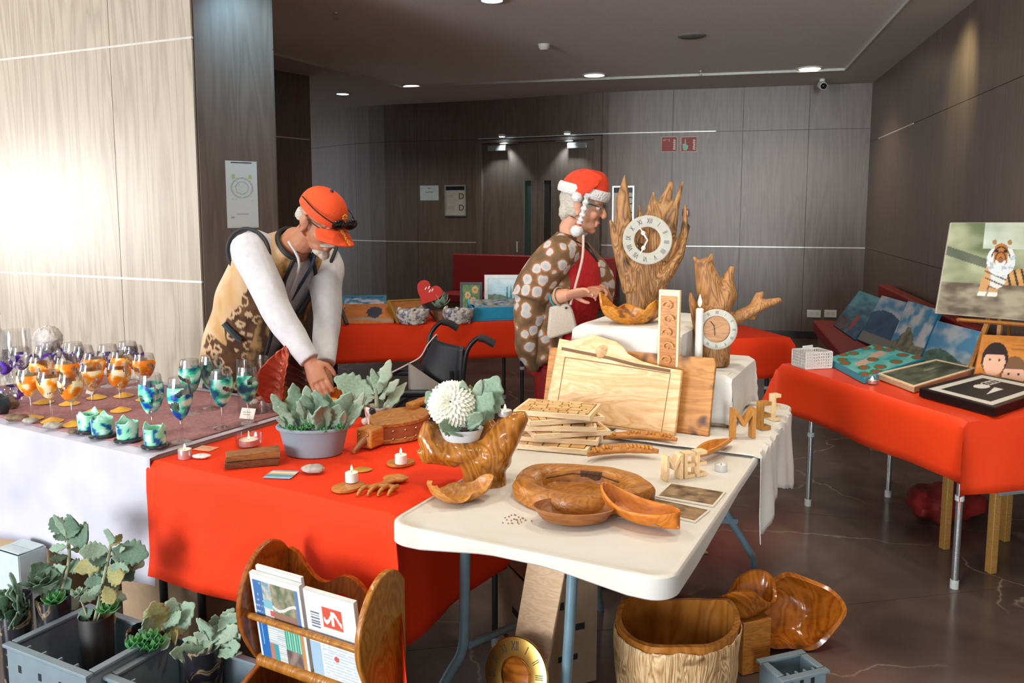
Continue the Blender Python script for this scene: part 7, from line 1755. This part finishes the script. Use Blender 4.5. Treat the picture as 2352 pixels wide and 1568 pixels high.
tp = MB(); p, r = dens([pel+V((0,0,-.10)), pel, wai, che, upc, nek+(upc-nek)*.35], [(.19,.165),(.185,.165),(.165,.160),(.175,.172),(.172,.130),(.075,.075)], 4); tp.tube(p, r, 24, up=Fw); tp.jitter(.006, 12, 5)
tp.build('tunic', red_k, wom, world=True, remesh=.007)
tr_ = MB(); trm = M('trousers_red', (.32,.014,.012), .8, col2=(.26,.010,.010), scale=40, bmp=.2)
for i, s_ in enumerate((-1, 1)):
    hip = pel+Lw*s_*.085-V((0,0,.05)); kn = (hip+feet[i])/2; limb(tr_, [hip, (hip+kn)/2, kn, (kn+feet[i])/2, feet[i]+V((0,0,.05))], [.120,.112,.100,.100,.105])
tr_.build('trousers', trm, wom, world=True, remesh=.010)
for i in (0, 1): MB().tube([feet[i]+V((0,0,.04))-Fw*.07, feet[i]+V((0,0,.045))+Fw*.04, feet[i]+V((0,0,.03))+Fw*.155], [(.042,.039),(.042,.040),(.030,.028)], 14, up=(0,0,1)).build('shoe', MATS['shoe_dark'], wom, world=True)
def floral():
    m, nt, bs_ = _new('shawl_floral'); co = coords(nt)
    vo = N(nt, 'ShaderNodeTexVoronoi', feature='F1'); vo.inputs['Scale'].default_value = 17; L(nt, co, vo.inputs['Vector'])
    nz = N(nt, 'ShaderNodeTexNoise'); nz.inputs['Scale'].default_value = 28; L(nt, co, nz.inputs['Vector'])
    ad = N(nt, 'ShaderNodeMath', operation='MULTIPLY_ADD'); ad.inputs[1].default_value = .42; L(nt, nz.outputs['Fac'], ad.inputs[0]); L(nt, vo.outputs['Distance'], ad.inputs[2])
    r = ramp(nt, [(.0,(.26,.26,.28)),(.42,(.42,.40,.39)),(.60,(.52,.48,.45)),(.645,(.20,.15,.11)),(.67,(.55,.13,.025)),(.71,(.20,.11,.045)),(.95,(.13,.07,.03))]); L(nt, ad.outputs[0], r.inputs[0]); L(nt, r.outputs[0], bs_.inputs['Base Color']); bs_.inputs['Roughness'].default_value = .85; return m
fl_m = floral()
sw = MB()
spine = [Q(1262,812,4.06), Q(1268,740,4.05), Q(1276,660,4.05), Q(1290,600,4.04), Q(1304,560,4.03), Q(1310,540,4.03)]
p, r = dens(spine, [(.235,.145),(.235,.160),(.228,.168),(.200,.140),(.120,.090),(.070,.066)], 5); mb, info = loft(p, r, Fw, 142, 398, 80)
for q, (a, t) in zip(mb.v, info): q += V((noise.noise(q*6), noise.noise(q*6+V((3,0,0))), 0))*.025*(1-t)+V((0,0,.05*noise.noise(V((a*.04, 1, 0)))*(1-t)))
mb.build('shawl', fl_m, wom, world=True, solid=.006)
sv = MB(); limb(sv, [upc+(shR-upc)*.5, shR+V((0,-.02,.01)), Q(1238,640,3.86), Q(1218,690,3.84)], [.085,.085,.095,.092], 20); limb(sv, [Q(1226,670,3.85), Q(1212,740,3.85), Q(1214,800,3.86), Q(1226,850,3.88)], [.085,.070,.058,.022], 16); sv.jitter(.012, 10, 3)
sv.build('shawl_sleeve', fl_m, wom, world=True, remesh=.008)
sv = MB(); limb(sv, [upc+(shL-upc)*.5, shL, Q(1384,640,4.16), Q(1386,690,4.14)], [.10,.090,.060,.050], 18); sv.jitter(.010, 10, 6); sv.build('shawl_sleeve', fl_m, wom, world=True, remesh=.008)
# bag, cords, bracelets, necklace
bgq = [Q(x, y, 3.80) for x, y in ((1262,705),(1306,696),(1316,712),(1326,750),(1318,763),(1262,780),(1256,772))]
MB().slab(bgq, (0,.045,0)).build('shoulder_bag', M('bag_cream', (.66,.58,.48), .7, col2=(.58,.50,.40), scale=120, bmp=.3), wom, world=True, bevel=.012); MB().blob(Q(1300,707,3.795), .006, nu=8, nv=6).build('bag_button', gf, wom, world=True)
cord = M('cord_cream', (.66,.52,.44), .8); wht = M('wool_white', (.70,.69,.68), .95, col2=(.66,.65,.64), scale=90, bmp=.8)
strip('bag_strap', [Q(1340,540,3.86), Q(1338,590,3.83), Q(1326,640,3.83), Q(1310,700,3.80)], .006, cord, wom)
strip('necklace_cord', [nek-Lw*.062+Fw*.0, nek-Lw*.05+Fw*.07-V((0,0,.03)), upc+Fw*.142-V((0,0,.03)), nek+Lw*.05+Fw*.07-V((0,0,.03)), nek+Lw*.062], .004, gf, wom, 6); MB().box(.014,.012,.024).build('pendant', M('pendant_bone', (.55,.42,.28), .4), wom, bevel=.003).location = TM[wom.name].inverted() @ (upc+Fw*.150-V((0,0,.045)))
dwr = (wrR-elR).normalized()
for k, (f, c) in enumerate(((.62, (.05,.38,.40)), (.74, (.50,.38,.26)))):
    c0_ = elR+(wrR-elR)*f; e1 = dwr.orthogonal().normalized(); e2 = dwr.cross(e1); strip('bracelet', [c0_+(e1*math.cos(a)+e2*math.sin(a))*.043 for a in [2*PI*i/12 for i in range(13)]], .005, M('bracelet_%d' % k, c, .4), wom, 8)
# hair, glasses
hr = MB().blob((-.022,0,.030), (.096,.086,.092), .10, 7, 2, 24, 14, HW).blob((-.070,0,-.035), (.040,.060,.055), .15, 7, 3, 18, 12, HW)
for s_ in (-1, 1): hr.blob((-.030,s_*.062,-.01), (.040,.024,.045), .15, 7, 4, 14, 10, HW)
hr.build('hair', hair_w, wom, world=True, remesh=.005)
strip('spectacle_arm', [HW @ V(p) for p in ((.0,-.086,.020),(.045,-.080,.020),(.088,-.056,.016))], .003, gf, wom, 6); strip('spectacle_arm', [HW @ V(p) for p in ((.0,.086,.020),(.045,.080,.020),(.088,.056,.016))], .003, gf, wom, 6)
for s_ in (-1, 1): MB().lathe([(.019,0),(.023,.0015),(.023,-.0015),(.019,0)], 18, HW @ frame((.102,s_*.032,.008), (0,1,0), (0,0,1)), cap=False).build('spectacle_rim', gf, wom, world=True)
# hat: red crown folded forward, white band, two white plaits with bobbles
hat_m = M('hat_red', (.72,.055,.012), .85, col2=(.60,.035,.008), scale=60, bmp=.4)
def hatf(u, v):
    a = u*2*PI; e = v*PI/2; k = math.cos(e)**.7
    return HW @ V((-.008+.118*k*math.cos(a)+.030*v*v, .100*k*math.sin(a), .062+.118*math.sin(e)+.012*math.sin(3*a)*v*(1-v)*2))
MB().grid(hatf, 40, 16, cu=True).build('hat_crown', hat_m, wom, world=True, solid=.004)
MB().tube([HW @ V((-.008+.122*math.cos(a), .104*math.sin(a), .072-.006*math.cos(a))) for a in [2*PI*i/28 for i in range(29)]], [(.009,.026)]*29, 10, up=tuple(up_)).build('hat_band', wht, wom, world=True)
fl2 = MB().tube(catmull([HW @ V(p) for p in ((.03,-.07,.165),(.02,-.098,.125),(.0,-.112,.085),(-.012,-.116,.052))], 4), [(.045,.010)]*5+[(.040,.010)]*4+[(.022,.010)]*4, 10, up=tuple(-Lw)); fl2.build('hat_flap', hat_m, wom, world=True)
MB().blob((-.016,-.118,.040), .026, .15, 5, 2, 16, 12, HW).build('hat_bobble', wht, wom, world=True)
for s_ in (-1, 1):
    pl = catmull([HW @ V(p) for p in ((.026,s_*.106,.055),(.026,s_*.106,.0),(.022,s_*.098,-.055),(.016,s_*.092,-.080))], 8); MB().tube(pl, [.013+.004*math.sin(i*1.6) for i in range(len(pl))], 10).build('hat_plait', wht, wom, world=True)
    MB().blob((.014,s_*.092,-.088), (.016,.016,.010), nu=12, nv=8, mt=HW).build('plait_knot', hat_m, wom, world=True); MB().blob((.014,s_*.096,-.116), .030, .18, 5, 5, 16, 12, HW).build('hat_bobble', wht, wom, world=True)
